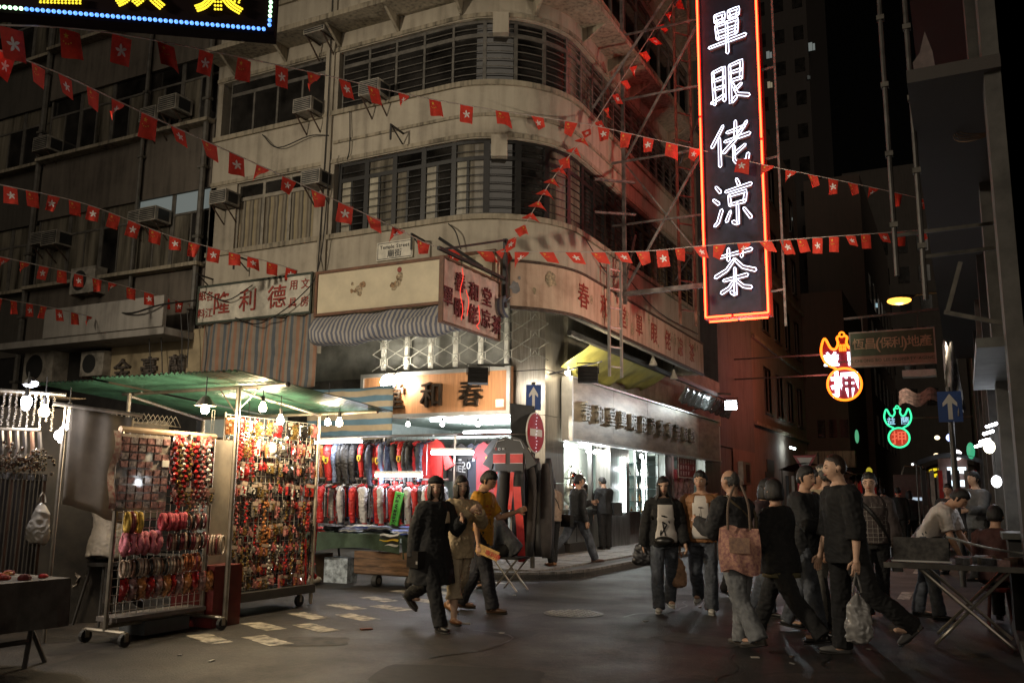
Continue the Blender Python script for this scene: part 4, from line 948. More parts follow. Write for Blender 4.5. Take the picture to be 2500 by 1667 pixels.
def bunting(ctrl, gap, label, seed, n=14, kinds=(0, 1, 2, 3, 0, 1), kindfn=None, skip=(), sc=1.0, start=.1):
    r = random.Random(seed); P = curve3(ctrl, n); root = thing('bunting_string', label, 'bunting', P[0], 'strings of small flags over the crossing')
    m = MB(); m.tube(P, .009, 5); m.build('cord', cordM, root)
    d = start; acc = 0; i = 0
    for a, b in zip(P, P[1:]):
        seg = (b-a).length
        while d <= acc+seg:
            p = a.lerp(b, (d-acc)/seg); t_ = (b-a); tt = V((t_.x, t_.y, 0)); tt.normalize(); u = d
            kd = kindfn(i, r) if kindfn else r.choice(kinds); fm = flagmesh(kd)
            nx_ = t_.normalized(); yv = UP.cross(nx_).normalized(); zv = nx_.cross(yv)
            rot = Matrix((nx_, yv, V((0, 0, 1))*.85+zv*.15)).transposed() @ Matrix.Rotation(r.uniform(-.25, .25), 3, 'X')
            if i not in skip:
                fo = link('flag', fm[0]); fo.parent = root; fo.matrix_parent_inverse = Matrix.Translation(-P[0])
                fo.matrix_basis = Matrix.Translation(p) @ rot.to_4x4() @ Matrix.Scale(sc*r.uniform(.94, 1.05), 4)
                e = link('emblem', fm[1] if i % 2 == 0 else fm[2]); e.parent = fo
            i += 1; d += gap*r.uniform(.93, 1.07)
        acc += seg
    return root
knot = onX(*S_(1362, 288), -6.0)
bunting([onD(*S_(-60, 55), 9.3), onD(*S_(265, 78), 10.3), onD(*S_(700, 163), 12.6), onD(*S_(1000, 230), 14.6), knot], .72, 'top bunting string running from the LED sign to the knot at the scaffold', 1, kindfn=lambda i, r: [0, 1, 0, 2, 0, 1, 0, 4, 0, 0, 4, 1, 0, 2, 5, 6, 3][i % 17], start=.28)
bunting([knot, onD(*S_(1610, 345), 17.5), onD(*S_(1760, 380), 17.2), onD(*S_(2000, 430), 19.0), onD(*S_(2225, 482), 20.5)], .54, 'bunting string from the scaffold knot past the neon sign to the right hand wall', 2, kinds=(3, 4, 6, 2, 5, 3))
pe = V((-6.99, 13.35, 5.6))
bunting([onD(*S_(-30, 105), 9.5), onD(*S_(150, 175), 10.6), onD(*S_(330, 260), 11.8), onD(*S_(640, 400), 13.4), onD(*S_(890, 515), 14.5), onD(*S_(1010, 568), 15), pe], .52, 'second bunting string sloping down to the iron sign post', 3, kinds=(7, 5, 4, 6, 5, 3, 1, 7), start=.2)
bunting([onD(*S_(-20, 420), 15.2), onD(*S_(200, 470), 16.2), onD(*S_(400, 545), 17), onD(*S_(600, 597), 17.6), onD(*S_(705, 628), 18.0)], .385, 'third bunting string ending over the white stationery sign', 4, kinds=(0, 1, 0, 2, 1, 0, 3), start=.2, sc=.86)
bunting([onD(*S_(-20, 585), 17), onD(*S_(220, 640), 18.5), onD(*S_(440, 700), 20)], .40, 'fourth bunting string ending at the concrete canopy', 5, kinds=(0, 1, 2, 3, 4), start=.15, sc=.82)
bunting([onD(*S_(-20, 682), 18), onD(*S_(110, 705), 19.5), onD(*S_(200, 725), 20.5)], .48, 'lowest dim bunting string at the far left', 6, kinds=(3, 4, 1), start=.1, sc=.8)
bunting([knot, onD(*S_(1270, 410), 15.7), onD(*S_(1200, 525), 15.3), pe], .30, 'bunting string drooping steeply from the knot to the iron sign post', 7, kinds=(4, 6, 7, 5))
bunting([knot, onD(*S_(1440, 165), 17.5), onD(*S_(1555, -10), 19)], .55, 'bunting string rising steeply from the knot to the top of the scaffold', 8, kinds=(4, 6, 7, 5))
bunting([pe, onD(*S_(1450, 578), 15.6), onD(*S_(1610, 565), 16.6), onD(*S_(1770, 553), 17.2), onD(*S_(2000, 537), 19), onD(*S_(2225, 520), 20.5)], .45, 'level bunting string crossing in front of the pinkish sign and the neon sign', 9, kinds=(7, 5, 6, 4, 0, 7, 1), start=.2)
# ================================================================== trinket stall (green corrugated canopy, wire racks, bulbs)
rs = random.Random(21)
galv = M('galvanised_pole', (.42, .38, .32), .4, metal=.8, var=.25)
wire = M('white_wire_grid', (.55, .52, .46), .45, metal=.3, var=.15)
greenC = M('green_corrugated_sheet', (.045, .13, .095), .30, var=.4, scale=3, coat=.6)
st = thing('stall_canopy', 'green corrugated canopy on poles over the trinket racks', 'canopy', (-7.5, 8, 0))
def corr(name, o, au, bv, nw_, amp, mt, par):
    """corrugated sheet: o + u*au + v*bv, ridges run along bv"""
    m = MB(); n = V(au).cross(V(bv)).normalized()
    m.grid(lambda u, v_: V(o)+V(au)*u+V(bv)*v_+n*(amp*sin(u*nw_*2*pi)), nw_*6, 3); return m.build(name, mt, par, True)
for (a, b) in ((-9.6, -8.55), (-8.57, -7.5), (-7.52, -6.40)):
    corr('roof_sheet', (a, 6.55, 2.605+(.012 if a > -9 and a < -8 else 0)), (b-a, 0, -.02), (-.03, 2.75, -.17), 14, .014, greenC, st)
def pole(a, b, r, par, mt=galv, nm='pole'): m = MB(); m.cyl(a, b, r, 8); return m.build(nm, mt, par)
pole((-8.85, 7.2, 2.51), (-6.35, 7.2, 2.51), .022, st); pole((-9.5, 9.0, 2.38), (-6.45, 9.0, 2.38), .022, st)
pole((-6.98, 7.16, .02), (-6.98, 7.16, 2.5), .028, st); pole((-8.62, 7.1, .02), (-8.62, 7.1, 2.5), .024, st); pole((-7.38, 9.02, .02), (-7.38, 9.02, 2.4), .024, st); pole((-9.4, 9.0, .02), (-9.4, 9.0, 2.4), .024, st)
pole((-6.98, 7.16, 2.47), (-7.38, 9.02, 2.36), .02, st); pole((-8.62, 7.1, 2.47), (-9.4, 9.0, 2.36), .02, st)
pole((-6.98, 7.16, 2.25), (-6.7, 7.2, 2.5), .008, st); pole((-6.98, 7.16, 2.2), (-7.3, 7.2, 2.5), .008, st)
m = MB(); m.sph((-6.33, 7.2, 2.51), .03, 8, 6); m.build('pole_cap', iron, st)
def gridpanel(t, x, y0, y1, z0, z1, st_=.075, nm='wire_grid'):
    m = MB(); n = max(1, int((y1-y0)/st_)); k = max(1, int((z1-z0)/st_))
    for i in range(n+1): y = y0+(y1-y0)*i/n; m.bar((x, y, z0), (x, y, z1), .005)
    for i in range(k+1): z = z0+(z1-z0)*i/k; m.bar((x, y0, z), (x, y1, z), .005)
    return tag(m.build(nm, wire, t), kind='stuff')
caster_m = M('rubber_black', (.02, .02, .02), .6, var=0)
def caster(par, x, y, r=.06):
    m = MB(); m.cyl((x-.018, y, r), (x+.018, y, r), r, 12); m.build('caster', caster_m, par)
    m = MB(); m.box(x-.03, y-.02, r*.8, x+.03, y+.02, r*2.1); m.build('caster_fork', galv, par)
r1 = thing('wire_rack', 'wheeled wire rack with hair bands in front of the stall', 'rack', (-7.12, 6.4, 0))
pole((-7.1, 5.8, .12), (-7.1, 5.8, 1.96), .022, r1, nm='post'); pole((-7.12, 6.98, .12), (-7.12, 6.98, 1.96), .022, r1, nm='post')
pole((-7.1, 5.78, 1.96), (-7.12, 7.0, 1.96), .03, r1, M('rack_beam_wood', (.40, .27, .16), .6), 'top_beam')
pole((-7.1, 5.8, .16), (-7.12, 6.98, .16), .022, r1, nm='bottom_rail')
for y in (5.8, 6.98):
    pole((-7.36, y, .12), (-6.84, y, .12), .018, r1, nm='foot'); caster(r1, -7.36, y); caster(r1, -6.84, y)
gridpanel(r1, -7.13, 5.84, 6.95, .2, 1.94)
m = MB(); m.box(-7.3, 5.85, .19, -7.02, 6.93, .23); m.build('tray', M('rack_tray', (.16, .14, .13), .6), r1)
r2 = thing('wire_rack', 'large wire grid wall hung with packets under the bare bulbs', 'rack', (-7.42, 8.25, 0))
gridpanel(r2, -7.44, 7.45, 9.1, .2, 2.25); gridpanel(r2, -7.62, 7.42, 7.44+.02, .2, 2.3)
for y in (7.45, 9.1): pole((-7.44, y, .03), (-7.44, y, 2.27), .014, r2, nm='post')
m = MB(); m.box(-7.9, 7.5, .16, -7.3, 9.0, .26); m.build('base', M('rack_base_dark', (.03, .028, .026), .7), r2)
caster(r2, -7.42, 7.75, .07); caster(r2, -7.42, 8.85, .07)
m = MB(); m.ob((-7.22, 7.06, .18), (.03, .02, 0), (-.06, .34, 0), (0, 0, 1.76)); tag(m.build('cardboard_sheet', M('grey_cardboard', (.20, .165, .125), .8, var=.3, scale=3)), 'tall grey brown cardboard panel standing between the two wire racks', 'panel')
m = MB(); m.box(-7.6, 7.0, 0, -7.0, 7.4, .62); o_ = m.build('plastic_crate', M('dark_red_plastic', (.12, .012, .01), .5)); tag(o_, 'dark red crate on the road under the cardboard panel', 'crate')
m = MB(); m.box(-7.4, 6.2, .03, -7.05, 6.75, .16); tag(m.build('storage_box', M('grey_blue_box', (.05, .055, .06), .6)), 'low dark grey box beneath the wheeled wire rack', 'box')
# hanging goods
glit = [M('packet_'+n, c, .16, metal=mt, var=.55, scale=30, coat=.8) for n, c, mt in (('clear', (.42, .37, .32), .3), ('pink', (.55, .16, .16), .1), ('red', (.42, .03, .03), .1), ('gold', (.55, .36, .12), .7), ('orange', (.55, .22, .08), .2), ('dark', (.03, .026, .026), .2), ('silver', (.55, .52, .48), .8), ('rose', (.48, .22, .20), .2), ('white', (.62, .58, .52), .0))]
cardM = M('packet_card', (.36, .27, .21), .6, var=.2, scale=20)
def g_packet(kk):
    m = MB(); w_, h = [(.055, .10), (.07, .14), (.045, .16), (.09, .12)][kk % 4]; r = random.Random(kk)
    m.mi = 0; m.box(-.012, -w_/2, -h, .012, w_/2, 0); m.mi = 1; m.box(-.008, -w_/2, -h*.28, .016, w_/2, -.003)
    m.mi = 2
    for i in range(3): m.sph((.012, r.uniform(-w_*.25, w_*.25), -h*(.45+.18*i)), (.014, .016, .014), 6, 4)
    return m
def g_beads(kk):
    m = MB(); L = [.30, .42, .24, .36][kk % 4]; n = int(L/.035)
    m.mi = 0; m.cyl((0, 0, 0), (0, 0, -L), .004, 4); m.mi = 1
    for i in range(n): m.sph((.006, .008*(-1)**i, -.03-i*.034), (.015, .018, .016), 6, 4)
    return m
def g_clip(kk):
    m = MB(); m.mi = 0; m.box(-.006, -.004, -.09, .004, .004, 0); m.mi = 0
    m.prism([(.026*cos(a)*(1+.35*cos(5*a)), .026*sin(a)*(1+.35*cos(5*a))) for a in [i*pi/10 for i in range(20)]], ((.022, 0, -.055), YR, UP), .014); return m
def g_pouch(kk):
    m = MB(); m.mi = 0; m.grid(lambda u, v_: V((.045*sin(pi*u)*sin(pi*min(1, v_*1.1)), .11*(u-.5), -.15*v_)), 6, 6); m.box(-.01, -.055, -.15, 0, .055, 0); m.mi = 1; m.box(0, -.05, -.02, .012, .05, -.01); return m
def g_doll(kk):
    m = MB(); m.mi = 0; m.sph((.02, 0, -.05), (.032, .036, .036), 8, 6); m.sph((.02, 0, -.115), (.028, .032, .042), 8, 6); m.mi = 1
    for s in (-1, 1): m.sph((.02, s*.03, -.02), .014, 6, 4); m.sph((.02, s*.032, -.15), .014, 6, 4); m.sph((.025, s*.04, -.1), .012, 6, 4)
    return m
def g_strap(kk):
    m = MB(); m.mi = 0; m.box(-.003, -.012, -.5, .003, .012, 0); m.mi = 1; m.box(-.005, -.015, -.53, .005, .015, -.5); return m
KINDS_G = [(g_packet, 'trinket_packet', 'packet'), (g_beads, 'bead_string', 'bead string'), (g_clip, 'hair_clip', 'hair clip'), (g_pouch, 'purse', 'purse'), (g_doll, 'toy_charm', 'toy charm'), (g_strap, 'phone_strap', 'strap')]
cname = ['clear', 'pink', 'red', 'golden', 'orange', 'black', 'silver', 'rose', 'white']
PROTO = {}
def good(kind, var, ci, loc, rz=0, sc=1.0, where=''):
    fn, nm, cat = KINDS_G[kind]; key = (kind, var, ci)
    if key not in PROTO: PROTO[key] = fn(var).mesh(nm, [glit[ci], cardM if kind in (0, 2) else glit[(ci+1) % 9], glit[(ci+3) % 9]])
    o = link(nm, PROTO[key]); o.location = loc; o.rotation_euler = (rs.uniform(-.1, .1), 0, rz); o.scale = (sc, sc, sc)
    word = nm.replace('_', ' ')
    return tag(o, f'{cname[ci]} {word} {where}', cat, f'{cname[ci]} {word}s {where}')
NG = 0
rows = [(2.22, 3, (0, 3, 0, 3, 4)), (1.96, 3, (0, 3, 4, 0, 0)), (1.72, 4, (0, 0, 3, 2, 0)), (1.48, 2, (0, 0, 2)), (1.28, 1, (0, 1, 2, 1)), (1.0, 2, (0, 2, 1)), (.78, 2, (0, 1, 2)), (.56, 2, (0, 2, 2)), (.40, 2, (0, 2))]
for ri, (z, cc, kinds) in enumerate(rows):
    y = 7.5
    while y < 9.08:
        k_ = rs.choice(kinds); lo = ri < 4
        ci = rs.choice([2, 3, 5, 1, 8, 6, 4, 3] if lo else [0, 7, 4, 1, 7, 0, 3, 2] if y < 8.5 else [2, 1, 5, 2, 7])
        good(k_, rs.randrange(4), ci, (-7.415+rs.uniform(0, .03), y, z+rs.uniform(-.02, .02)), rs.uniform(-.4, .4), rs.uniform(.95, 1.3) if k_ != 3 else rs.uniform(1.0, 1.4), 'in the '+['first', 'second', 'third', 'fourth', 'fifth', 'sixth', 'seventh', 'eighth', 'ninth'][ri]+' row of the grid wall'); NG += 1
        y += {0: .085, 1: .06, 2: .075, 3: .145, 4: .10}.get(k_, .08)*rs.uniform(.95, 1.2)
for y in (8.96, 9.06, 8.86, 9.0): good(5, 0, rs.choice([5, 2]), (-7.37, y, 1.02-rs.uniform(0, .3)), 0, 1.1, 'at the right edge of the wire grid wall')
for i in range(7): good(1, i, rs.choice([2, 1, 4]), (-7.3, 7.5+.05*i, 2.2-.1*(i % 3)), 0, 1.2, 'at the top corner of the wire grid wall')
# wheeled rack: pocket sheet, bead strings, rows of hair bands
q = MB()
for i in range(900):
    y = rs.uniform(7.46, 9.09); z = rs.uniform(.28, 2.2); w_ = rs.uniform(.02, .045); h = rs.uniform(.03, .09); q.mi = rs.randrange(9); x = -7.45+rs.uniform(-.04, .02)
    if i % 3 == 0: q.sph((x+.02, y, z), (.016, .018, .018), 5, 3)
    else: q.ob((x, y, z), (.012, rs.uniform(-.01, .01), 0), (0, w_, rs.uniform(-.008, .008)), (0, 0, h))
tag(q.build('packed_trinkets', [glit[0], glit[7], glit[2], glit[5], cardM, glit[3], glit[1], glit[5], glit[6]], r2), kind='stuff')
q = MB()
for i in range(380):
    y = rs.uniform(6.38, 6.93); z = rs.uniform(1.22, 1.92); q.mi = rs.randrange(5); q.ob((-7.105+rs.uniform(0, .03), y, z), (.012, 0, 0), (0, rs.uniform(.02, .04), 0), (0, 0, rs.uniform(.02, .06)))
tag(q.build('packed_trinkets', [glit[7], glit[0], glit[1], glit[5], glit[2]], r1), kind='stuff')
m = MB(); m.box(-7.66, 7.5, .27, -7.64, 9.05, 2.0); m.build('dark_gap_sheet', M('rack_gap_dark', (.05, .035, .03), .7, var=.4), r2)  # added sheet, its dark colour stands for shade behind the packets
ps_ = thing('pocket_sheet', 'clear plastic pocket sheet with brown patches at the left end of the wheeled rack', 'display sheet', (-7.06, 6.1, 1.25))
m = MB(); m.ob((-7.075, 5.74, 1.2), (.004, 0, 0), (0, .62, 0), (0, 0, .72)); m.build('sheet', M('clear_vinyl', (.46, .40, .35), .12, var=.4, coat=1), ps_)
pk = M('pocket_contents', (.36, .19, .18), .25, var=.7, scale=22, coat=.8); pk2 = M('pocket_contents_grey', (.36, .30, .30), .2, var=.6, scale=25, coat=.8)
for i in range(6):
    for j in range(9):
        if rs.random() < .88:
            q = MB(); q.ob((-7.068, 5.78+.097*i, 1.225+.076*j), (.014, 0, 0), (0, .078, 0), (0, 0, .058)); q.build('pocket', pk if (i*7+j) % 3 else pk2, ps_)
m = MB(); m.ob((-7.06, 6.26, 1.62), (.012, 0, 0), (0, .085, 0), (0, 0, .065)); m.build('price_card', MATS['paper_white'], ps_)
fl_ = M('flower_print_ribbon', (.55, .48, .42), .6, var=.5, scale=24, col2=(.30, .05, .06))
for y, mt in ((5.70, fl_),):
    m = MB(); m.grid(lambda u, v_: V((-7.05+.02*sin(v_*9), y+.07*(u-.5)+.015*sin(v_*7), 1.94-.72*v_)), 2, 14); tag(m.build('ribbon_strip', mt), 'flower print ribbon strip down the left post of the wheeled rack', 'ribbon')
for i in range(9): good(1, i, [1, 2, 7, 1, 2, 1, 5, 0, 7][i], (-7.05, 6.40+.055*i, 1.90-.02*(i % 2)), 0, 1.5, 'on the upper right half of the wheeled rack')
for i in range(10): good(rs.choice([0, 2, 1]), i, rs.choice([1, 2, 7, 0, 6]), (-7.05, 6.42+.055*i, 1.42), 0, 1.15, 'on the upper right half of the wheeled rack')
def g_band(r=.065, tk=.012, fluffy=0, seed=0):
    m = MB(); rr_ = random.Random(seed); n = 18; pts = []
    for i in range(n):
        a = 2*pi*i/n; pts.append((0, r*cos(a)*.9, r*sin(a)-r))
    rad = [tk*(1+fluffy*rr_.uniform(-.5, .5)) for _ in pts]; m.tube(pts, rad, 7, close=True); return m
bandM = {n: M('band_'+n, c, .8 if f else .35, var=.4, scale=30) for n, c, f in (('fluffy_pink', (.70, .22, .28), 1), ('yellow', (.55, .36, .06), 1), ('hot_pink', (.60, .10, .13), 1), ('maroon', (.22, .04, .05), 0), ('beige', (.50, .36, .28), 0), ('brown', (.20, .10, .07), 0), ('cream', (.55, .46, .38), 0), ('black', (.02, .02, .02), 0), ('orange', (.5, .16, .06), 0))}
def bandrow(y0, y1, z, names, step, fl, where, r=.07, tk=.012, tilt=.45):
    y = y0; i = 0
    while y < y1:
        nm = names[i % len(names)] if not callable(names) else names(y); key = ('band', nm, r, i % 3)
        if key not in PROTO: PROTO[key] = g_band(r, tk, fl, i).mesh('hair_band', bandM[nm], True)
        o = link('hair_band', PROTO[key]); o.location = (-7.05+rs.uniform(-.015, .015), y, z+rs.uniform(-.008, .008)); o.rotation_euler = (rs.uniform(-.06, .06), 0, pi/2*1.0-tilt+rs.uniform(-.15, .15))
        w_ = nm.replace('_', ' '); tag(o, f'{w_} hair band hanging on the {where} row of the wheeled rack', 'hair band', f'{w_} hair bands on the {where} row'); y += step; i += 1
m0 = ['yellow', 'maroon', 'yellow']
bandrow(5.9, 6.08, 1.17, m0, .045, .25, 'highest', .085, .022); bandrow(6.30, 6.62, 1.16, ['hot_pink'], .04, .6, 'highest', .07, .02); bandrow(6.66, 6.9, 1.15, ['brown', 'black', 'maroon'], .04, 0, 'highest')
bandrow(5.9, 6.34, .98, ['fluffy_pink'], .075, .9, 'second', .085, .03); bandrow(6.42, 6.9, .96, ['maroon', 'beige', 'brown', 'black', 'maroon'], .03, 0, 'second', .075)
bandrow(5.9, 6.6, .74, ['beige', 'cream', 'beige', 'brown', 'black'], .034, 0, 'third', .075); bandrow(6.62, 6.82, .76, ['orange', 'maroon', 'orange'], .032, 0, 'third', .075)
bandrow(6.94, 7.12, .93, ['maroon', 'beige', 'brown', 'cream'], .012, 0, 'bulging end', .095, .009, .9)
for (a, b, c) in ((5.9, 6.4, 'left'), (6.46, 6.95, 'right')):
    for k_ in range(6):
        y = a+(b-a)*k_/5; q = MB(); r_ = random.Random(k_)
        q.grid(lambda u, v_: V((-7.02+.05*sin(pi*u)*sin(pi*v_)+.012*sin(u*19+k_)*cos(v_*17), y+.10*(u-.5), .58-.20*v_-.01*sin(u*7))), 8, 8)
        tag(q.build('hair_piece_bag', [glit[2], MATS['pocket_contents'], glit[4]][k_ % 3], None, True), f'shiny bag of brown hair pieces on the lowest {c} half row', 'bag', f'shiny hair piece bags on the lowest {c} half')
# bulbs of the trinket stall
bulbM = E('bulb_lit_warm', (1, .80, .50), 95)
def bulb(p, label, power=28, r=.042, cord=.3, col=(1, .76, .45), mt=None, k=.78):
    p = V(p); t = thing('light_bulb', label, 'bulb', p)
    m = MB(); m.lathe(p, [(0, -.055), (r*.75, -.045), (r, -.02), (r*.95, .005), (r*.55, .045), (.018, .06)], 10); m.build('bulb', mt or bulbM, t, True)
    m = MB(); m.cyl(p+UP*.06, p+UP*.13, .02); m.build('socket', iron, t); m = MB(); m.cyl(p+UP*.13, p+UP*(.13+cord), .006, 5); m.build('cord', cabM, t)
    lamp('light_bulb_glow', p-UP*.11, power*k, col, .05)
bulb((-7.05, 7.62, 2.33), 'brightest bare bulb hanging beside the front canopy pole', 85, cord=.08)
bulb((-7.12, 8.0, 2.22), 'bare bulb just behind the brightest one over the wire grid wall', 55, cord=.15)
bulb((-7.0, 8.95, 2.26), 'bare bulb by the rear canopy post near the jackets', 30, cord=.08)
p = V((-6.90, 6.62, 2.22)); bulb(p, 'bare bulb in a metal shade over the wheeled rack', 60, cord=.2)
bulb((-7.9, 8.3, 2.15), 'bare bulb deep inside the trinket stall', 45, cord=.2)
t = thing('tin_reflector', 'small dented metal shade on the bulb over the wheeled rack', 'shade', p+UP*.1); m = MB(); m.lathe(p+UP*.05, [(.03, .08), (.05, .06), (.11, -.02)], 14); m.build('shade', galv, t)
# clothes hangers and bits on the top rail of the stall, seen against the light
m = MB()
for i in range(14):
    y = 6.1+.06*i; m.tube([(-7.6, y, 2.18), (-7.6, y-.08, 2.08), (-7.6, y+.08, 2.07), (-7.6, y, 2.18)], .004, 4)
tag(m.build('wire_hooks', galv), 'bunch of wire hooks on the rail above the wheeled rack', 'hooks')
m = MB(); m.grid(lambda u, v_: V((-8.6+.03*sin(u*6), 6.75+.95*u, 2.2-1.15*v_+.02*sin(u*9))), 10, 6); tag(m.build('back_cloth', M('stall_back_cloth', (.10, .085, .07), .8, var=.3)), 'pale back cloth of the trinket stall behind the wheeled rack', 'cloth')

# ================================================================== curtain, vendor's corner and the belt stall at the far left
def crt(u, v_): 
    a = V((-7.64, 5.64, 2.17)); b = V((-7.37, 6.02, 2.12)); p = a.lerp(b, u)*1.0; p.z -= (.92+.10*u)*v_; return p+V((.02*sin(u*9+v_*2)*v_, .01*sin(u*14), .015*sin(u*5)))
wavecloth(lambda u, v_: crt(u*1.25-.02, v_), 24, 12, 'grey_curtain', M('grey_brown_cloth', (.15, .125, .09), .85, var=.25, scale=3), 'plain grey brown cloth hung between the belt stall and the wheeled rack', 'curtain')
m = MB(); m.cyl((-7.72, 5.5, 2.2), (-7.25, 6.15, 2.12), .02); tag(m.build('curtain_pole', galv), 'pole carrying the plain grey brown cloth', 'pole')
m = MB(); m.cyl((-7.66, 5.60, 0), (-7.66, 5.60, 2.2), .018); tag(m.build('stall_post', galv), 'thin upright post at the left edge of the grey brown cloth', 'post')
def bagmesh(w_, h, d, seed=0, n=14):
    m = MB(); r = random.Random(seed)
    for_ = [(.12, 0), (.35, -.10*h), (.75, -.3*h), (1, -.62*h), (1.02, -.85*h), (.8, -.97*h), (.02, -h)]
    vs = []
    for k_, (f, z) in enumerate(for_):
        for j in range(n):
            a = 2*pi*j/n; q = f*(1+.10*sin(3*a+k_)+r.uniform(-.06, .06)); vs.append((w_/2*q*cos(a), d/2*q*sin(a), z))
    m.add(vs, [(i*n+j, i*n+(j+1) % n, (i+1)*n+(j+1) % n, (i+1)*n+j) for i in range(len(for_)-1) for j in range(n)]); return m
plasticW = M('white_plastic_bag', (.34, .31, .26), .35, var=.25, scale=8, coat=.2)
def carrier(loc, w_, h, d, mat, label, handle=.16, rz=0, seed=0, nm='carrier_bag', group=None):
    t = thing(nm, label, 'bag', loc); m = bagmesh(w_, h, d, seed); k = m.v; m.v = [tuple(V(loc)+Matrix.Rotation(rz, 3, 'Z') @ V(p)-UP*handle) for p in k]; m.add([m.v[j] for j in range(14)], [tuple(range(13, -1, -1))]); m.add([m.v[len(m.v)-28+j] for j in range(14)], [tuple(range(14))]); link('bag', vox(m, 'bag', mat, .010, 1, .030, 9, seed+len(label), (1, 1, .45)), t)
    for s in (-1, 1):
        q = MB(); R3 = Matrix.Rotation(rz, 3, 'Z'); q.tube([V(loc)+R3 @ V((s*w_*.15, s*.01, -handle-.01)), V(loc)+R3 @ V((s*w_*.08, s*.02, -handle*.4)), V(loc)], .008, 4); q.build('handle', mat, t)
    return t
carrier((-7.74, 5.5, 1.36), .20, .40, .13, plasticW, 'limp white plastic bag hanging on the post beside the grey brown cloth', .08, .6)
bs = thing('belt_stall', 'stall frame strung with dark belts and silver chains at the far left', 'stall', (-8.3, 5.2, 0))
for (a, b, r) in (((-8.6, 4.2, 1.55), (-7.85, 5.5, 1.5), .015), ((-9.2, 4.0, 2.35), (-7.75, 5.65, 2.3), .018), ((-9.0, 4.3, 1.95), (-7.9, 5.5, 1.95), .015), ((-8.9, 4.4, 0), (-8.9, 4.4, 2.3), .02)): pole(a, b, r, bs)
bd_ = [M('belt_'+n, c, .4, var=.3, scale=10) for n, c in (('black', (.018, .015, .014)), ('brown', (.07, .035, .02)), ('tan', (.25, .09, .02)), ('red', (.30, .03, .015)), ('dark', (.035, .03, .026)))]
bn = ['black', 'brown', 'tan', 'red', 'dark brown']
for i in range(26):
    u = i/25; p = V((-8.24, 4.80, 1.5)).lerp(V((-7.80, 5.54, 1.47)), u); c = [0, 1, 0, 4, 1, 0, 4, 0][i % 8]; q = MB(); L = rs.uniform(1.0, 1.2)
    q.ob(p+V((0, 0, 0)), (.012, .02, 0), (.004, -.003, 0), (0, 0, -L)); q.mi = 1; q.ob(p+V((.002, -.004, 0)), (.014, .024, 0), (.008, -.006, 0), (0, 0, .06))
    tag(q.build('belt', [bd_[c], glit[6]]), f'{bn[c]} belt hanging on the lower rail of the far left stall', 'belt', f'{bn[c]} belts hanging on the lower rail')
for i in range(12):
    u = i/11; p = V((-8.3, 4.95, 1.93)).lerp(V((-7.88, 5.5, 1.93)), u); c = [4, 1, 3, 2, 1, 4, 0, 1, 4, 0, 1, 0][i]; q = MB()
    q.tube([p, p+V((.02, .01, -.14)), p+V((.03, .0, -.30)), p+V((.0, 0, -.33))], .02, 6); tag(q.build('wide_strap', bd_[c]), f'{bn[c]} wide strap looped on the upper rail of the far left stall', 'strap', f'{bn[c]} wide straps looped on the upper rail')
for i in range(16):
    u = i/15; p = V((-8.36, 4.98, 2.32)).lerp(V((-7.85, 5.6, 2.28)), u); q = MB(); L = rs.uniform(.28, .40)
    for k_ in range(int(L/.022)): q.sph(p+V((rs.uniform(-.006, .006), rs.uniform(-.006, .006), -.022*k_)), (.014, .014, .011), 5, 4)
    tag(q.build('silver_chain', glit[6]), 'thick silver chain hanging from the top rail of the far left stall', 'chain', 'silver chains hanging from the top rail')
q = MB()
for i in range(420):
    u = rs.random(); p = V((-8.3, 4.75, 1.66)).lerp(V((-7.82, 5.55, 1.64)), u); q.sph(p+V((rs.uniform(-.04, .12), rs.uniform(-.05, .05), rs.gauss(0, .055))), rs.uniform(.010, .022), 5, 4)
tag(q.build('buckle_heap', [M('buckle_metal', (.5, .44, .36), .2, metal=1, var=.6, scale=30)]), 'glittering heap of metal buckles along the rail of the far left stall', 'buckles', kind='stuff')
m = MB(); m.grid(lambda u, v_: V((-9.3, 4.0, 2.36)).lerp(V((-7.9, 6.0, 2.30)), u)+V((-1.3*v_, .7*v_, .10*v_)), 8, 4); tag(m.build('stall_awning', M('brown_stall_awning', (.20, .15, .10), .7, var=.3)), 'low brown awning over the far left belt stall', 'awning')
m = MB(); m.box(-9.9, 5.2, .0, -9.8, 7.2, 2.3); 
m.ob((-10.2, 4.6, 0), (1.9, 2.1, 0), (-.05, .045, 0), (0, 0, 2.25)); tag(m.build('stall_dark_screen', M('stall_void_dark', (.022, .018, .014), .7, var=.5)), 'added dark screen standing for the darkness behind the far left stalls', 'screen')  # added screen, near black colour stands for the unlit space behind
cool = E('bulb_lit_cool', (.86, .88, 1), 60)
e = onD(64, 985, 9.4); t = thing('light_bulb', 'cool white energy saving bulb with lobed top at the far left', 'bulb', e)
m = MB()
for i in range(5): a = i*2*pi/5; m.sph(e+V((.028*cos(a), .028*sin(a), .02)), (.02, .02, .05), 6, 5)
m.sph(e-UP*.03, .035, 8, 6); m.build('bulb', cool, t); m = MB(); m.cyl(e+UP*.06, e+UP*.14, .02); m.build('socket', iron, t); m = MB(); m.cyl(e+UP*.14, e+UP*.3, .006, 5); m.build('cord', cabM, t); lamp('energy_bulb_glow', e-UP*.12+V((.05, 0, 0)), 26, (.95, .92, 1), .05)
bulb(onD(108, 1003, 9.5), 'pear shaped warm bulb next to the lobed cool bulb at the far left', 24, .05, .2)
bulb(onD(168, 1015, 9.7), 'warm bulb half hidden by the grey brown cloth', 14, .04, .15)
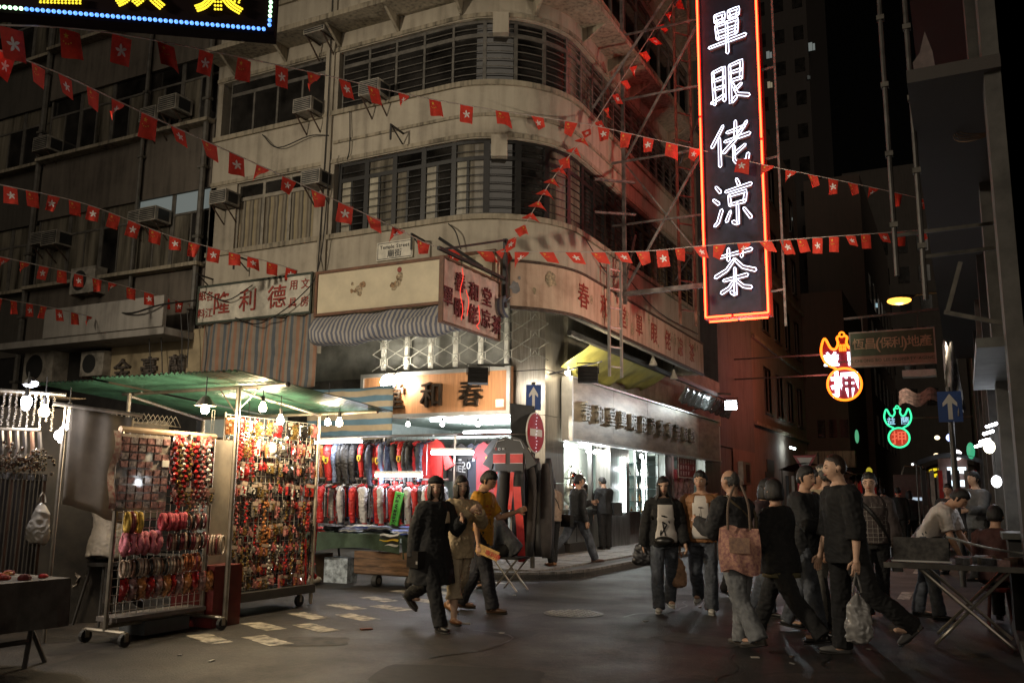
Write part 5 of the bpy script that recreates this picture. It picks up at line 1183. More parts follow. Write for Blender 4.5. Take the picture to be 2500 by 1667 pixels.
e = onD(76, 932, 9.9); t = thing('cone_lamp', 'bluish white cone lamp above the far left stall roof', 'lamp', e); m = MB(); m.lathe(e, [(.01, .05), (.05, .02), (.08, -.03)], 12); m.build('shade', iron, t); m = MB(); m.sph(e-UP*.02, (.085, .06, .035), 10, 6); m.build('bulb', E('cone_lamp_lit', (.85, .85, 1), 25), t)
for k_, (px, py) in enumerate(((152, 1052), (140, 1062), (160, 1040), (148, 1070))):
    e = onD(px, py, 9.5); m = MB(); m.sph(e, (.03, .03, .045), 6, 5); 
    tag(m.build('mirror_ball', E('spark_lit', (1, .95, .9), 14, False)), 'sparkling lamp cluster lobe beside the grey brown cloth', 'lamp', 'sparkling lamp cluster lobes')
# trestle table of red goods, nearest left
tb = thing('trestle_table', 'cloth covered trestle table at the bottom left corner', 'table', (-6.9, 4.4, 0))
cl = M('grey_table_cloth', (.09, .08, .07), .85, var=.3)
m = MB(); m.box(-7.5, 3.2, .66, -6.4, 4.86, .70); m.build('top', cl, tb)
m = MB(); m.grid(lambda u, v_: V((-6.39+.02*sin(u*15)*v_, 3.2+1.66*u, .695-.36*v_)), 16, 4); m.build('cloth_skirt', cl, tb)
m = MB(); m.grid(lambda u, v_: V((-7.5+1.1*u, 4.87+.02*sin(u*15)*v_, .695-.36*v_)), 12, 4); m.build('cloth_skirt', cl, tb)
for a, b in (((-6.55, 4.7, .66), (-6.7, 4.75, 0)), ((-6.95, 4.75, .66), (-6.8, 5.0, 0)), ((-6.6, 3.6, .66), (-6.6, 3.5, 0)), ((-7.4, 3.6, .66), (-7.4, 3.5, 0))): pole(a, b, .02, tb, M('trestle_iron', (.06, .055, .05), .6), 'leg')
pole((-6.62, 4.7, .22), (-6.6, 3.55, .22), .02, tb, MATS['trestle_iron'], 'stretcher')
m = MB(); m.ob((-7.2, 3.9, .70), (.5, .1, 0), (-.1, .5, 0), (0, 0, .26)); tag(m.build('goods_box', M('dark_red_box', (.10, .02, .015), .6)), 'dark red cardboard box on the trestle table at bottom left', 'box')
redg = [glit[2], M('red_wool', (.35, .03, .02), .9, var=.4, scale=40), glit[4], M('maroon_cloth', (.16, .02, .02), .9, var=.3)]
for i in range(34):
    p = V((rs.uniform(-7.25, -6.5), rs.uniform(3.5, 4.75), .715)); q = MB(); q.sph(p, (rs.uniform(.03, .06), rs.uniform(.03, .06), rs.uniform(.018, .035)), 7, 5)
    tag(q.build('red_trinket', redg[i % 4]), ['shiny red', 'woolly red', 'orange', 'maroon'][i % 4]+' trinket lying on the bottom left trestle table', 'trinket', ['shiny red', 'woolly red', 'orange', 'maroon'][i % 4]+' trinkets on the trestle table')
for i in range(14):
    p = V((-7.05+rs.uniform(-.15, .25), 4.2+rs.uniform(-.2, .25), .98+rs.uniform(0, .04))); q = MB(); q.sph(p, (.05, .06, .04), 7, 5)
    tag(q.build('red_trinket', redg[(i+1) % 4]), ['woolly red', 'orange', 'maroon', 'shiny red'][i % 4]+' trinket heaped on the dark red box', 'trinket', ['woolly red', 'orange', 'maroon', 'shiny red'][i % 4]+' trinkets heaped on the box')
m = MB(); m.box(-9.15, 6.85, 0, -8.85, 7.15, .34); t = tag(m.build('blue_crate', M('blue_plastic', (.04, .07, .12), .5)), 'blue plastic box on the road left of the wheeled rack', 'box')
for i in range(26):
    p = V((-8.75+rs.uniform(-.25, .3), 6.65+rs.uniform(-.2, .2), .38+rs.uniform(-.1, .14))); q = MB(); q.grid(lambda u, v_: p+V((.12*(u-.5), .03*sin(u*9+v_*5+i), .13*(v_-.5)+.02*sin(u*11))), 4, 4)
    tag(q.build('foil_packet', glit[6] if i % 3 else glit[0]), ('crinkled silver' if i % 3 else 'crinkled clear')+' packet heaped behind the stool', 'packet', ('crinkled silver' if i % 3 else 'crinkled clear')+' packets heaped behind the stool')
stool = thing('stool', 'dark tall stool under the seated vendor behind the wheeled rack', 'stool', (-8.34, 6.6, 0))
m = MB(); m.cyl((-8.2, 6.62, .60), (-8.2, 6.62, .64), .17, 16); m.build('seat', iron, stool)
for a, b in ((.14, .1), (-.14, .1), (.14, -.12), (-.14, -.12)): pole((-8.2+a*.7, 6.62+b*.7, .60), (-8.2+a*1.4, 6.62+b*1.4, 0), .014, stool, iron, 'leg')

# ================================================================== clothes stall
RY, RZ = 12.4, 2.33
railM = M('rail_steel', (.35, .33, .31), .35, metal=.9, var=.2)
cs = thing('clothes_rail', 'two tier steel clothes rail of racing jackets in front of the corner shop', 'clothes rail', (-8.8, RY, 0))
pole((-10.3, RY, RZ), (-7.3, RY, RZ), .02, cs, railM, 'rail'); pole((-10.3, RY-.25, 1.62), (-7.3, RY-.25, 1.60), .018, cs, railM, 'rail')
for x in (-10.3, -8.75, -7.35): pole((x, RY+.02, 0), (x, RY+.02, RZ), .02, cs, railM, 'post')
pole((-7.3, RY, RZ), (-6.86, 14.26, 2.44), .015, cs, railM, 'rail_extension')
def jacket(name, cols, emblem=None, sleeves=True, L=.66, open_=False, wd=.46, label='x', group='x', trim=None):
    """garment on a hanger, built hanging from z=0; shoulder line along y"""
    t = thing(name, label, 'garment', (0, 0, 0), group)
    b = MB(); n = 20; rings = [(.0, -.075, .05, .03), (.0, -.085, .16, .045), (.0, -.12, wd/2, .045), (.0, -.22, wd/2*.98, .055), (.0, -.45, wd/2*.94, .06), (.0, -L, wd/2*.97, .07), (.0, -L-.005, wd/4, .03)]
    vs = []; r = random.Random(len(name)+len(cols))
    for (x, z, ry, rx) in rings:
        for j in range(n):
            a = 2*pi*j/n; f = 1+.10*sin(5*a+z*20); vs.append((rx*cos(a)*f, ry*(abs(sin(a))**.85)*(1 if sin(a) > 0 else -1), z))
    b.add(vs, [(i*n+j, (i+1)*n+j, (i+1)*n+(j+1) % n, i*n+(j+1) % n) for i in range(len(rings)-1) for j in range(n)])
    b.add([vs[j] for j in range(n)], [tuple(range(n))])
    fb = len(b.f); 
    b.m = [0]*fb
    for fi in range((len(rings)-1)*n):
        ri = fi//n
        if len(cols) > 2 and ri >= 3: b.m[fi] = 1
    b.m = [0]*len(b.f); link('torso', vox(b, 'torso', cols[0], .011, 1, .030, 9, len(label), (1, 1, .3)), t)
    for s in (-1, 1):
        q = MB(); Ls = .50 if sleeves else .2
        P = [(0, s*(wd/2-.03), -.12), (.0, s*(wd/2+.035), -.17), (.012, s*(wd/2+.06), -.17-Ls*.35), (.03, s*(wd/2+.055), -.17-Ls*.7), (.04, s*(wd/2+.045), -.17-Ls)]
        q.tube(curve3(P, 3), [.052, .058, .060, .060, .058, .056, .054, .052, .050, .048, .046, .045, .044][:len(curve3(P, 3))], 10)
        sl = link('sleeve', vox(q, 'sleeve', cols[1] if len(cols) > 1 else cols[0], .010, 1, .026, 10, len(label)+s, (1, 1, .5)), t)
        if sleeves:
            q = MB(); q.cyl((.038, s*(wd/2+.046), -.16-Ls), (.041, s*(wd/2+.044), -.20-Ls), .047, 10); q.build('cuff', cols[2] if len(cols) > 2 else cols[0], t)
        if emblem and s == -1:
            for (yy, zz, nx_) in ((-(wd/2+.128), -.34, 0),):
                q = MB(); sh = [(-.04, .05), (.04, .05), (.042, 0), (.03, -.035), (0, -.06), (-.03, -.035), (-.042, 0)]
                q.prism(sh, ((0.012, yy+.001, zz), XR, UP), .004); e_ = q.build('shield_emblem', emblem, t)
                q = MB(); q.prism([(-.008, .03), (.014, .03), (.02, .012), (.01, .0), (.022, -.02), (.012, -.042), (.0, -.02), (-.016, -.036), (-.02, -.008), (-.008, .006), (-.018, .018)], ((.012, yy-.001, zz), XR, UP), .002); q.build('horse_mark', cabM, e_)
    q = MB(); q.tube([(.05*cos(a), .075*sin(a), -.07+.02*cos(a)) for a in [i*2*pi/10 for i in range(10)]], .02, 6, close=True); q.build('collar', cols[-1], t, True)
    q = MB(); q.tube([(0, -.16, -.075), (0, 0, -.02), (0, .16, -.075)], .006, 4); q.tube([(0, 0, -.02), (0, 0, .02), (0, .02, .045), (0, .0, .055)], .004, 4); q.build('hanger', railM, t)
    if trim:
        q = MB()
        for s in (-1, 1): q.tube([(.05, s*.1, -.10), (.075, s*.15, -.25), (.085, s*.16, -L+.02)], .008, 4)
        q.build('piping', trim, t)
    return t
cR = M('cloth_racing_red', (.50, .02, .018), .55, var=.25, scale=7, bump=.15); cK = M('cloth_black', (.014, .013, .014), .6, var=.2, scale=7); cG = M('cloth_green', (.10, .32, .05), .6); cO = M('cloth_orange', (.42, .12, .04), .6, bump=.1)
cB = M('cloth_slate_blue', (.13, .17, .28), .6, bump=.1); cN = M('cloth_navy', (.02, .025, .05), .6, bump=.1); cW = M('cloth_white', (.48, .48, .49), .6, bump=.1); cY = M('cloth_yellow', (.60, .40, .04), .6); cBe = M('cloth_beige', (.34, .30, .26), .7, bump=.1); cRb = M('cloth_royal_blue', (.03, .06, .30), .55, bump=.1); cP = M('cloth_rose_red', (.42, .05, .07), .6, bump=.1)
yE = M('emblem_shield_yellow', (.75, .50, .04), .5, var=.05)
PJ = []
spec = [('orange jacket', [cO, cO, cK], None), ('green and black jacket', [cG, cK, cK], None), ('red jacket with yellow shield', [cR, cR, cK, cK], yE), ('slate blue jacket', [cB, cB, cB], None), ('black jacket', [cK, cK, cK], None), ('black jacket with yellow shield', [cK, cR, cR, cK], yE), ('beige jacket', [cBe, cN, cN], None), ('navy jacket with white cuffs', [cN, cN, cW, cN], None), ('red and black jacket', [cR, cK, cR, cR], None)]
for nm, c, e in spec:
    t = jacket('jacket', c, e, label=nm+' hanging on the upper rail', group='jackets on the upper rail', trim=cW if nm.startswith(('navy', 'red and')) else None); PJ.append(t)
order = [0, 1, 5, 2, 2, 3, 4, 4, 4, 4, 2, 5, 6, 3, 5, 8, 8, 2, 4, 8, 6, 7]
used = set()
for i, k_ in enumerate(order):
    x = -10.15+2.42*i/len(order); rz = R_(rs.uniform(-8, 48)); loc = (x, RY+rs.uniform(-.03, .03), RZ-.055); lab = spec[k_][0]+' hanging on the upper rail of the clothes stall'
    if k_ not in used: used.add(k_); o_ = PJ[k_]; o_.location = loc; o_.rotation_euler = (0, 0, rz); o_['label'] = lab
    else: o_ = dup(PJ[k_], loc, rz, lab)
    sc_ = rs.uniform(.94, 1.14); o_.scale = (rs.uniform(.85, 1.15), rs.uniform(.9, 1.1), sc_); o_['group'] = spec[k_][0]+'s on the upper rail'
PL = []
spec2 = [('white shirt with red trim', [cW, cR, cR, cW]), ('navy and white shirt', [cN, cW, cN, cW]), ('royal blue shirt', [cRb, cRb, cW, cW]), ('red and white shirt', [cR, cW, cR, cR]), ('black shirt with white piping', [cK, cK, cW, cK]), ('red shirt', [cR, cR, cK, cR])]
for nm, c in spec2: PL.append(jacket('racing_shirt', c, None, L=.6, label=nm+' on the lower rail', group='shirts on the lower rail', trim=cW if c[0] in (cK, cR) else cR))
order = [4, 3, 5, 1, 4, 5, 0, 3, 4, 1, 4, 2, 1, 5, 3, 4, 2, 5, 3, 4, 5, 0, 4, 3, 5, 4, 1, 5, 4, 3]
used = set()
for i, k_ in enumerate(order):
    x = -10.2+2.85*i/len(order); rz = R_(rs.uniform(0, 60)); loc = (x, RY-.25+rs.uniform(-.03, .03), 1.56); lab = spec2[k_][0]+' hanging on the lower rail of the clothes stall'
    if k_ not in used: used.add(k_); o_ = PL[k_]; o_.location = loc; o_.rotation_euler = (0, 0, rz); o_['label'] = lab
    else: o_ = dup(PL[k_], loc, rz, lab)
    o_['group'] = spec2[k_][0]+'s on the lower rail'
# the green sleeve with lettering
t = thing('racing_scarf', 'bright green vertical banner sleeve with black lettering between the shirts', 'garment', (-8.0, RY-.55, 1.2))
a_ = XR; u_ = (UP+XR*.18).normalized(); o = V((-8.16, RY-.60, .86)); rt = (YR*0+XR-UP*.18).normalized()
m = MB(); m.ob(o, rt*.15, u_*.56, YR*.03); m.build('cloth', M('cloth_bright_green', (.12, .60, .10), .6), t)
m = MB(); gline(m, 'Kawasaki', o+rt*.08+u_*.28+V((0, -.004, 0)), u_*-1, rt, .115); m.build('lettering', cabM, t)
# shirts hanging face on, right part
def facetee(x, y, z, mat, label, L=.62, wd=.40, sl=.14, mat2=None, cat='garment', nm='tee_shirt'):
    t = thing(nm, label, cat, (x, y, z)); P = [(-.07, 0), (-wd*.42, -.05), (-wd*.5-sl*.75, -.05-sl*1.25), (-wd*.5-sl*.2, -.10-sl*1.35), (-wd*.5, -.24), (-wd*.48, -L), (wd*.48, -L), (wd*.5, -.24), (wd*.5+sl*.2, -.10-sl*1.35), (wd*.5+sl*.75, -.05-sl*1.25), (wd*.42, -.05), (.07, 0), (0, -.05)]
    m = MB(); m.prism(P, ((x, y, z), XR, UP), .05); m.build('cloth', mat, t)
    m = MB(); m.tube([(x, y+.02, z+.0), (x, y+.02, z+.05), (x+.02, y+.02, z+.075)], .005, 4); m.tube([(x-wd*.4, y+.02, z-.05), (x, y+.02, z+.01), (x+wd*.4, y+.02, z-.05)], .006, 4); m.build('hanger', railM, t)
    return t
def logo(t, x, y, z, w_, h, mat, nm='logo'): m = MB(); m.box(x-w_/2, y-.004, z-h/2, x+w_/2, y, z+h/2); return m.build(nm, mat, t)
XY = 12.36
facetee(-7.75, XY, 2.26, cR, 'red shirt with yellow shield hanging face on at the end of the dense jackets', L=.74, sl=.3)
t = facetee(-7.42, XY+.25, 2.2, cK, 'black shirt with white lettering and numbers behind the tube lamp')
m = MB(); gline(m, 'ANIEL', (-7.45, XY+.245, 1.80), (XR-UP*.12).normalized(), UP, .15); gline(m, '20', (-7.24, XY+.245, 1.84), XR, UP, .17); m.build('lettering', cW, t)
logo(t, -7.5, XY+.246, 1.93, .10, .025, cR); logo(t, -7.36, XY+.246, 1.93, .06, .03, cW); logo(t, -7.42, XY+.246, 1.88, .16, .015, cW)
t = facetee(-7.1, XY+.28, 2.2, cN, 'navy shirt with pale blue logos behind the tube lamp', L=.8); logo(t, -7.12, XY+.275, 1.95, .05, .09, M('logo_pale_blue', (.45, .55, .65), .6)); logo(t, -7.0, XY+.275, 1.93, .05, .07, MATS['logo_pale_blue'])
t = facetee(-6.86, XY+.26, 2.22, cP, 'rose red shirt hanging between the navy and black shirts', L=.84); logo(t, -6.86, XY+.255, 1.95, .05, .05, yE, 'emblem'); logo(t, -6.86, XY+.255, 1.89, .12, .012, yE)
t = facetee(-6.60, XY+.22, 2.28, M('cloth_charcoal', (.03, .032, .036), .6), 'charcoal shirt with a yellow shield next to the racing suit', L=.72)
m = MB(); m.prism([(-.03, .045), (.03, .045), (.032, 0), (0, -.055), (-.032, 0)], ((-6.52, XY+.215, 1.95), XR, UP), .004); e_ = m.build('shield_emblem', yE, t); logo(t, -6.52, XY+.214, 2.01, .08, .02, cR)
# racing suit on the pole end
t = facetee(-6.30, XY-.05, 2.27, cK, 'black racing suit with red chest panels and red belts hanging by the road signs', L=.55, wd=.5, sl=.30, nm='racing_suit')
for xx in (-6.47, -6.17): m = MB(); m.box(xx-.11, XY-.058, 1.86, xx+.11, XY-.050, 2.0); q_ = m.build('chest_panel', cR, t); logo(t, xx, XY-.058, 2.003, .22, .008, cW, 'panel_edge'); logo(t, xx, XY-.058, 1.857, .22, .008, cW, 'panel_edge')
m = MB(); gline(m, 'ID M', (-6.44, XY-.056, 2.08), XR, UP, .055); m.build('lettering', cW, t); logo(t, -6.53, XY-.056, 2.08, .012, .05, cR)
for s in (-1, 1): m = MB(); m.tube([(-6.30+s*.08, XY-.07, 2.22), (-6.30+s*.2, XY-.07, 2.2), (-6.30+s*.26, XY-.065, 2.08)], .006, 4); m.build('piping', cW, t)
for s in (-1, 1):
    m = MB(); m.tube(curve3([(-6.30+s*.12, XY, 1.74), (-6.30+s*.13, XY, 1.2), (-6.30+s*.14, XY, .45)], 5), [.11]*6+[.09]*5, 10); m.build('trouser_leg', cK, t, True)
for (x0, x1, zt, zb, w_) in ((-6.48, -6.50, 1.72, 1.28, .045), (-6.20, -6.24, 1.72, 1.15, .06), (-6.12, -6.02, 1.5, .38, .13)):
    m = MB(); m.grid(lambda u, v_: V((x0+(x1-x0)*v_+w_*(u-.5), XY-.13-.01*sin(v_*9), zt+(zb-zt)*v_)), 2, 10); m.build('red_belt', M('red_webbing', (.60, .03, .025), .6, var=.15), t)
# dark coats bunched round the sign post
for i in range(7):
    x, y = -6.72+.11*i % .5, 13.6+.12*(i % 4); q = MB(); q.tube(curve3([(x, y, 2.0-.1*(i % 3)), (x+.02, y, 1.4), (x-.03+.02*i, y-.05, .35)], 5), [.05, .07, .08, .09, .09, .10, .10, .10, .10, .09, .07], 9); tag(q.build('hanging_coat', [cK, M('cloth_dark_brown', (.045, .035, .03), .8), cK][i % 3], None, True), 'dark coat bunched round the no entry sign post', 'coat', 'dark coats bunched round the sign post')
# table with folded stock, green cloth, handcart
tb = thing('stall_table', 'clothes stall table draped in dark green cloth', 'table', (-9, 11.7, 0))
grC = M('dark_green_cloth', (.045, .075, .05), .85, var=.25, bump=.1)
m = MB(); m.box(-10.4, 11.15, .72, -7.5, 12.1, .77); m.build('top', grC, tb)
m = MB(); m.grid(lambda u, v_: V((-10.4+2.9*u, 11.14-.03*v_+.035*sin(u*34)*v_, .765-(.30+.10*sin(u*5+1))*v_)), 60, 5); m.build('cloth_skirt', grC, tb, True)
m = MB(); m.grid(lambda u, v_: V((-7.49+.04*v_+.02*sin(u*16)*v_, 11.15+.95*u, .765-.34*v_)), 16, 4); m.build('cloth_skirt', grC, tb, True)
for x, y in ((-10.2, 11.3), (-9.3, 11.3), (-7.7, 11.9), (-9.3, 11.95)): pole((x, y, .72), (x+.15, y, 0), .018, tb, MATS['trestle_iron'], 'leg')
def folded(loc, mats, rz, seed, label, sx_=.34, sy_=.26):
    m = MB(); r = random.Random(seed); nl_ = 3; R3 = Matrix.Rotation(rz, 3, 'Z')
    for l_ in range(nl_):
        m.mi = l_ % len(mats); dx, dy = r.uniform(-.02, .02), r.uniform(-.02, .02); z0 = l_*.022
        m.grid(lambda u, v_: V(loc)+R3 @ V((dx+sx_*(u-.5), dy+sy_*(v_-.5), z0+.022*min(1, 6*min(u, 1-u, v_, 1-v_)**.6*1.5)+.006*sin(u*11+seed)*cos(v_*9))), 8, 8)
    return tag(m.build('folded_shirt', mats, None, True), label, 'folded shirt', 'folded shirts on the green table')
fc = [('orange', [cO, cK]), ('navy', [cN, cW]), ('red', [cR, cR]), ('royal blue', [cRb, cW]), ('black', [cK, cK]), ('white and blue', [cW, cRb]), ('charcoal', [MATS['cloth_charcoal'], cW])]
ff = [0, 5, 2, 4, 1, 1, 3, 2, 4, 6, 1, 5, 4, 3, 4, 2, 4, 1, 6, 4, 5]
for i, k_ in enumerate(ff):
    x = -10.15+.42*(i % 7); y = 11.35+.27*(i//7); folded((x+rs.uniform(-.05, .05), y, .775+.045*(i % 2)), fc[k_][1], rs.uniform(-.6, .6), i, fc[k_][0]+' folded shirt on the green clothes stall table')
for i in range(5):
    q = MB(); q.grid(lambda u, v_: V((-7.85+.33*u, 11.14-.03*v_, .78-.035*i-.03*v_*1.0+.01*sin(u*8+i))), 8, 2); q.build('hanging_edge', [cW, cK, cY, cK, cW][i], tb)
ct = thing('handcart', 'wooden handcart with small wheels under the clothes stall table', 'cart', (-7.7, 11.3, 0))
woodB = M('cart_wood', (.16, .09, .05), .75, var=.4, scale=4, stretch=(1, 6, 6))
for k_ in range(3): m = MB(); m.box(-8.35, 11.18, .19+.11*k_, -7.15, 11.21, .295+.11*k_); m.build('plank', woodB, ct)
m = MB(); m.box(-8.35, 11.22, .17, -7.15, 11.95, .2); m.build('deck', woodB, ct)
for x in (-7.95, -7.35):
    m = MB(); m.cyl((x-.04, 11.22, .09), (x+.04, 11.22, .09), .09, 16); w_ = m.build('wheel', caster_m, ct); m = MB(); m.cyl((x-.045, 11.22, .09), (x+.045, 11.22, .09), .045, 12); m.build('hub', galv, w_)
m = MB(); m.box(-9.85, 11.3, .0, -9.2, 11.75, .42); tag(m.build('cardboard_box', M('brown_cardboard', (.17, .11, .065), .8, var=.3)), 'brown cardboard box under the green table beside the racks', 'box')
m = MB(); m.box(-9.05, 11.35, .0, -8.6, 11.6, .38); tag(m.build('plastic_sack', M('blue_white_sack', (.40, .46, .52), .6, var=.5, scale=12)), 'blue and white printed sack leaning under the green table', 'sack')
m = MB(); m.sph((-9.0, 10.95, .07), (.22, .14, .08), 10, 6); tag(m.build('plastic_wrap', plasticW, None, True), 'crumpled clear wrap on the road before the green table', 'wrap')
# striped tarpaulin behind the bulb, and the shop lights
wavecloth(lambda u, v_: V((-11.0+1.95*u, 13.1+.03*sin(u*12), 3.30-.95*v_-.03*sin(u*pi))), 24, 8, 'striped_tarpaulin', stripemat('cream_blue_bands', [(.55, .45, .30), (.14, .26, .34)], (0, 0, 1), .105), 'cream and blue banded tarpaulin behind the trinket stall bulbs', 'tarpaulin')
tubeM = E('fluorescent_tube_lit', (.88, .92, 1), 30)
def tubelamp(a, b, label, power=0, r=.019, house=True, mt=None):
    a, b = V(a), V(b); t = thing('tube_lamp', label, 'lamp', a); m = MB(); m.cyl(a, b, r, 8); m.build('tube', mt or tubeM, t)
    if house: m = MB(); m.bar(a+UP*.05, b+UP*.05, .05, .04); m.build('batten', MATS['paper_white'], t)
    if power:
        n = 3
        for i in range(n): lamp('tube_glow', a.lerp(b, (i+.5)/n)-UP*.07, power/n, (.88, .93, 1), .08)
    return t
tubelamp((-7.62, 12.15, 2.03), (-6.86, 12.15, 2.02), 'bright tube lamp hanging in front of the face on shirts', 34, .030)
tubelamp((-9.9, 12.0, 2.22), (-8.9, 12.0, 2.22), 'tube lamp hidden among the jackets on the left', 20)
tubelamp((-8.6, 12.0, 1.66), (-7.7, 12.0, 1.66), 'tube lamp low between the two rails', 20)
tubelamp((-11.1, 17.6, 3.06), (-9.85, 18.4, 3.02), 'left tube lamp under the clothes shop ceiling', 50)
tubelamp((-9.3, 17.5, 3.06), (-8.8, 18.2, 3.04), 'right tube lamp under the clothes shop ceiling', 30)
tubelamp((-10.4, 17.3, 2.2), (-8.8, 17.3, 2.2), 'level tube lamp inside the clothes shop behind the shirts', 60)
tubelamp((-11.3, 19.5, 2.9), (-9.3, 19.5, 2.9), 'tube lamp deep inside the clothes shop', 60)
for px, lab in ((996, 'left'), (1080, 'middle'), (1167, 'right')):
    e = onY(px, 1035, 17.0); bulb(e, lab+' of three small bulbs under the wood grain sign', 6, .05, .06, (1, .95, .85), E('bulb_small_cool', (1, .96, .9), 25))
bulb(onY(800, 1030, 11.3), 'bare bulb hanging in front of the banded tarpaulin', 40, .05, .5)
# ================================================================== people
def ringsweep(mb, cs, rx, ry, X, n=14):
    """closed loft through centres cs; ring axes: X-ish side vector and its perpendicular to the path"""
    N = len(cs); vs = []
    for i in range(N):
        t = (cs[min(i+1, N-1)]-cs[max(i-1, 0)]).normalized(); a = (X-t*X.dot(t)).normalized(); b = t.cross(a)
        for j in range(n): q = 2*pi*j/n; vs.append(cs[i]+a*(rx[i]*cos(q))+b*(ry[i]*sin(q)))
    fs = [(i*n+j, i*n+(j+1) % n, (i+1)*n+(j+1) % n, (i+1)*n+j) for i in range(N-1) for j in range(n)]
    fs += [tuple(range(n-1, -1, -1)), tuple((N-1)*n+j for j in range(n))]
    mb.add(vs, fs)
TORSO = [(-.055, .080, .070), (0, .096, .070), (.05, .092, .066), (.10, .084, .060), (.17, .094, .066), (.22, .102, .068), (.258, .106, .058), (.285, .078, .048), (.306, .040, .040)]
SKINS = {}
def skinmat(k):
    c = [(.62, .39, .27), (.54, .32, .21), (.48, .28, .185), (.66, .44, .32)][k]
    return M('skin_%d' % k, c, .5, var=.10, scale=30, spec=.4)
hairK = M('hair_black', (.010, .008, .007), .55, var=.35, scale=60, bump=.6, stretch=(1, 1, .15)); hairG = M('hair_greying', (.075, .068, .06), .5, var=.5, scale=60, bump=.5); hairBr = M('hair_dark_brown', (.035, .02, .013), .4, var=.4, scale=60, bump=.5)
eyeW = M('eye_white', (.42, .37, .33), .3, var=0); eyeD = M('eye_dark', (.01, .008, .007), .15, var=0); lipM = M('lips', (.33, .10, .085), .45, var=0); browM = M('brow', (.015, .012, .01), .7, var=0)
denim = M('denim_grey_blue', (.085, .095, .115), .8, var=.4, scale=8); denimL = M('denim_pale_grey', (.17, .175, .18), .8, var=.35, scale=6); blackC = M('wool_black', (.012, .0115, .0115), .9, var=.3, scale=14); shoeB = M('leather_black', (.012, .011, .010), .35, var=.2); shoeW = M('shoe_white', (.55, .52, .46), .6, var=.15); tan = M('leather_tan', (.30, .13, .05), .5, var=.25)
def person(label, at, face, H, legs=(18, 8, -16, 22), arms=((8, 8, 15, 0), (-8, 8, 15, 0)), lean=3, twist=0, head=(0, 0), female=False, skin=0, hair='short', hairmat=None,
           top=None, bottom=None, shoes=None, z0=0, vx=.012, seat=None, extras=None, group=None, build=1.0, side=0):
    """at=(x,y); face: 0 towards the camera, 90 to the right of the picture, 180 away; legs = hipR,kneeR,hipL,kneeL in degrees; arms = (fwd, out, elbow, inward) R then L"""
    P0 = V((at[0], at[1], z0)); toC = V((-at[0], -at[1], 0)).normalized(); ri = V((-toC.y, toC.x, 0)); fa = R_(face)
    fw = (toC*cos(fa)+ri*sin(fa)).normalized(); rt = V((fw.y, -fw.x, 0)); root = thing('person', label, 'person', P0, group)
    sm = skinmat(skin); fs = .93 if female else 1.0
    def dirn(f, o=0, s=1): return (V((0, 0, -1))*cos(R_(f))+fw*sin(R_(f))).normalized()*cos(R_(o))+rt*(s*sin(R_(o)))
    # legs
    pel = V((0, 0, .53*H)); J = {}
    low = []
    for s, (hp, kn) in ((1, legs[:2]), (-1, legs[2:])):
        h = pel+rt*(s*.050*H)-UP*.01*H; k = h+dirn(hp, 2, s)*.245*H; a = k+dirn(hp-kn, 0, s)*.243*H; J[s] = [h, k, a]; low.append(a.z-.042*H)
    if seat is not None: dz = seat-(pel.z-.085*H)
    else: dz = -min(low)
    sh = P0+UP*dz
    mid = V((0, 0, 0)) if seat is not None else -(fw*((J[1][2]+J[-1][2])*.5).dot(fw))
    sh += mid; pel = pel+sh
    for s in J: J[s] = [q+sh for q in J[s]]
    ln = R_(lean); up = (UP*cos(ln)+fw*sin(ln)+rt*sin(R_(side))).normalized(); tw = R_(twist); crt = (rt*cos(tw)+fw*sin(tw)).normalized(); cfw = up.cross(crt).normalized()
    if cfw.dot(fw) < 0: cfw = -cfw
    def tc(h): return pel+up*(h*H) + (fw*(.10*H*sin(ln)*max(0, h-.15)) if lean > 15 else V((0, 0, 0)))
    def trad(h, off=0):
        for i in range(len(TORSO)-1):
            a, b = TORSO[i], TORSO[i+1]
            if h <= b[0] or i == len(TORSO)-2:
                f = max(0, min(1, (h-a[0])/(b[0]-a[0]))); rx, ry = a[1]+(b[1]-a[1])*f, a[2]+(b[2]-a[2])*f; break
        g = (fs if h > .15 else (1.03 if female else 1.0))*(.9 if female and .05 < h < .14 else 1)*build
        return rx*H*g+off, ry*H*g*(1.0)+off
    def tsurf(h, ang, off=0):
        rx, ry = trad(h, off); x = crt if h > .12 else rt; y = cfw if h > .12 else fw
        return tc(h)+x*(rx*sin(ang))+y*(ry*cos(ang))
    sho = {s: tc(.258)+crt*(s*.104*H*fs*build) for s in (1, -1)}; A = {}
    for s, (af, ao, el, inn) in ((1, arms[0]), (-1, arms[1])):
        d1 = (-up*cos(R_(af))+cfw*sin(R_(af))).normalized()*cos(R_(ao))+crt*(s*sin(R_(ao)))
        d2 = (-up*cos(R_(af+el))+cfw*sin(R_(af+el))).normalized()*cos(R_(ao*.6-inn))+crt*(s*sin(R_(ao*.6-inn)))
        d2.normalize(); e = sho[s]+d1*.172*H; w_ = e+d2*.150*H; A[s] = [sho[s], e, w_, d2]
    hy, hp_ = R_(head[0]), R_(head[1]); hf = (cfw*cos(hy)+crt*sin(hy)).normalized()
    nb = tc(.302); hup = (UP*cos(hp_+ln*.35)+hf*sin(hp_+ln*.35)).normalized(); hf = (hf-hup*hf.dot(hup)).normalized(); hr = hf.cross(hup).normalized()
    hc = nb+up*.014*H+hup*.068*H+hf*.014*H
    a_, b_, c_ = .0445*H, .0555*H, .0665*H
    def hpt(x, y, z): return hc+hr*(x*a_)+hf*(y*b_)+hup*(z*c_)
    # ---- body: one continuous skin
    B = MB()
    ringsweep(B, [tc(t[0]) for t in TORSO], [trad(t[0])[0]*.93 for t in TORSO], [trad(t[0])[1]*.93 for t in TORSO], crt)
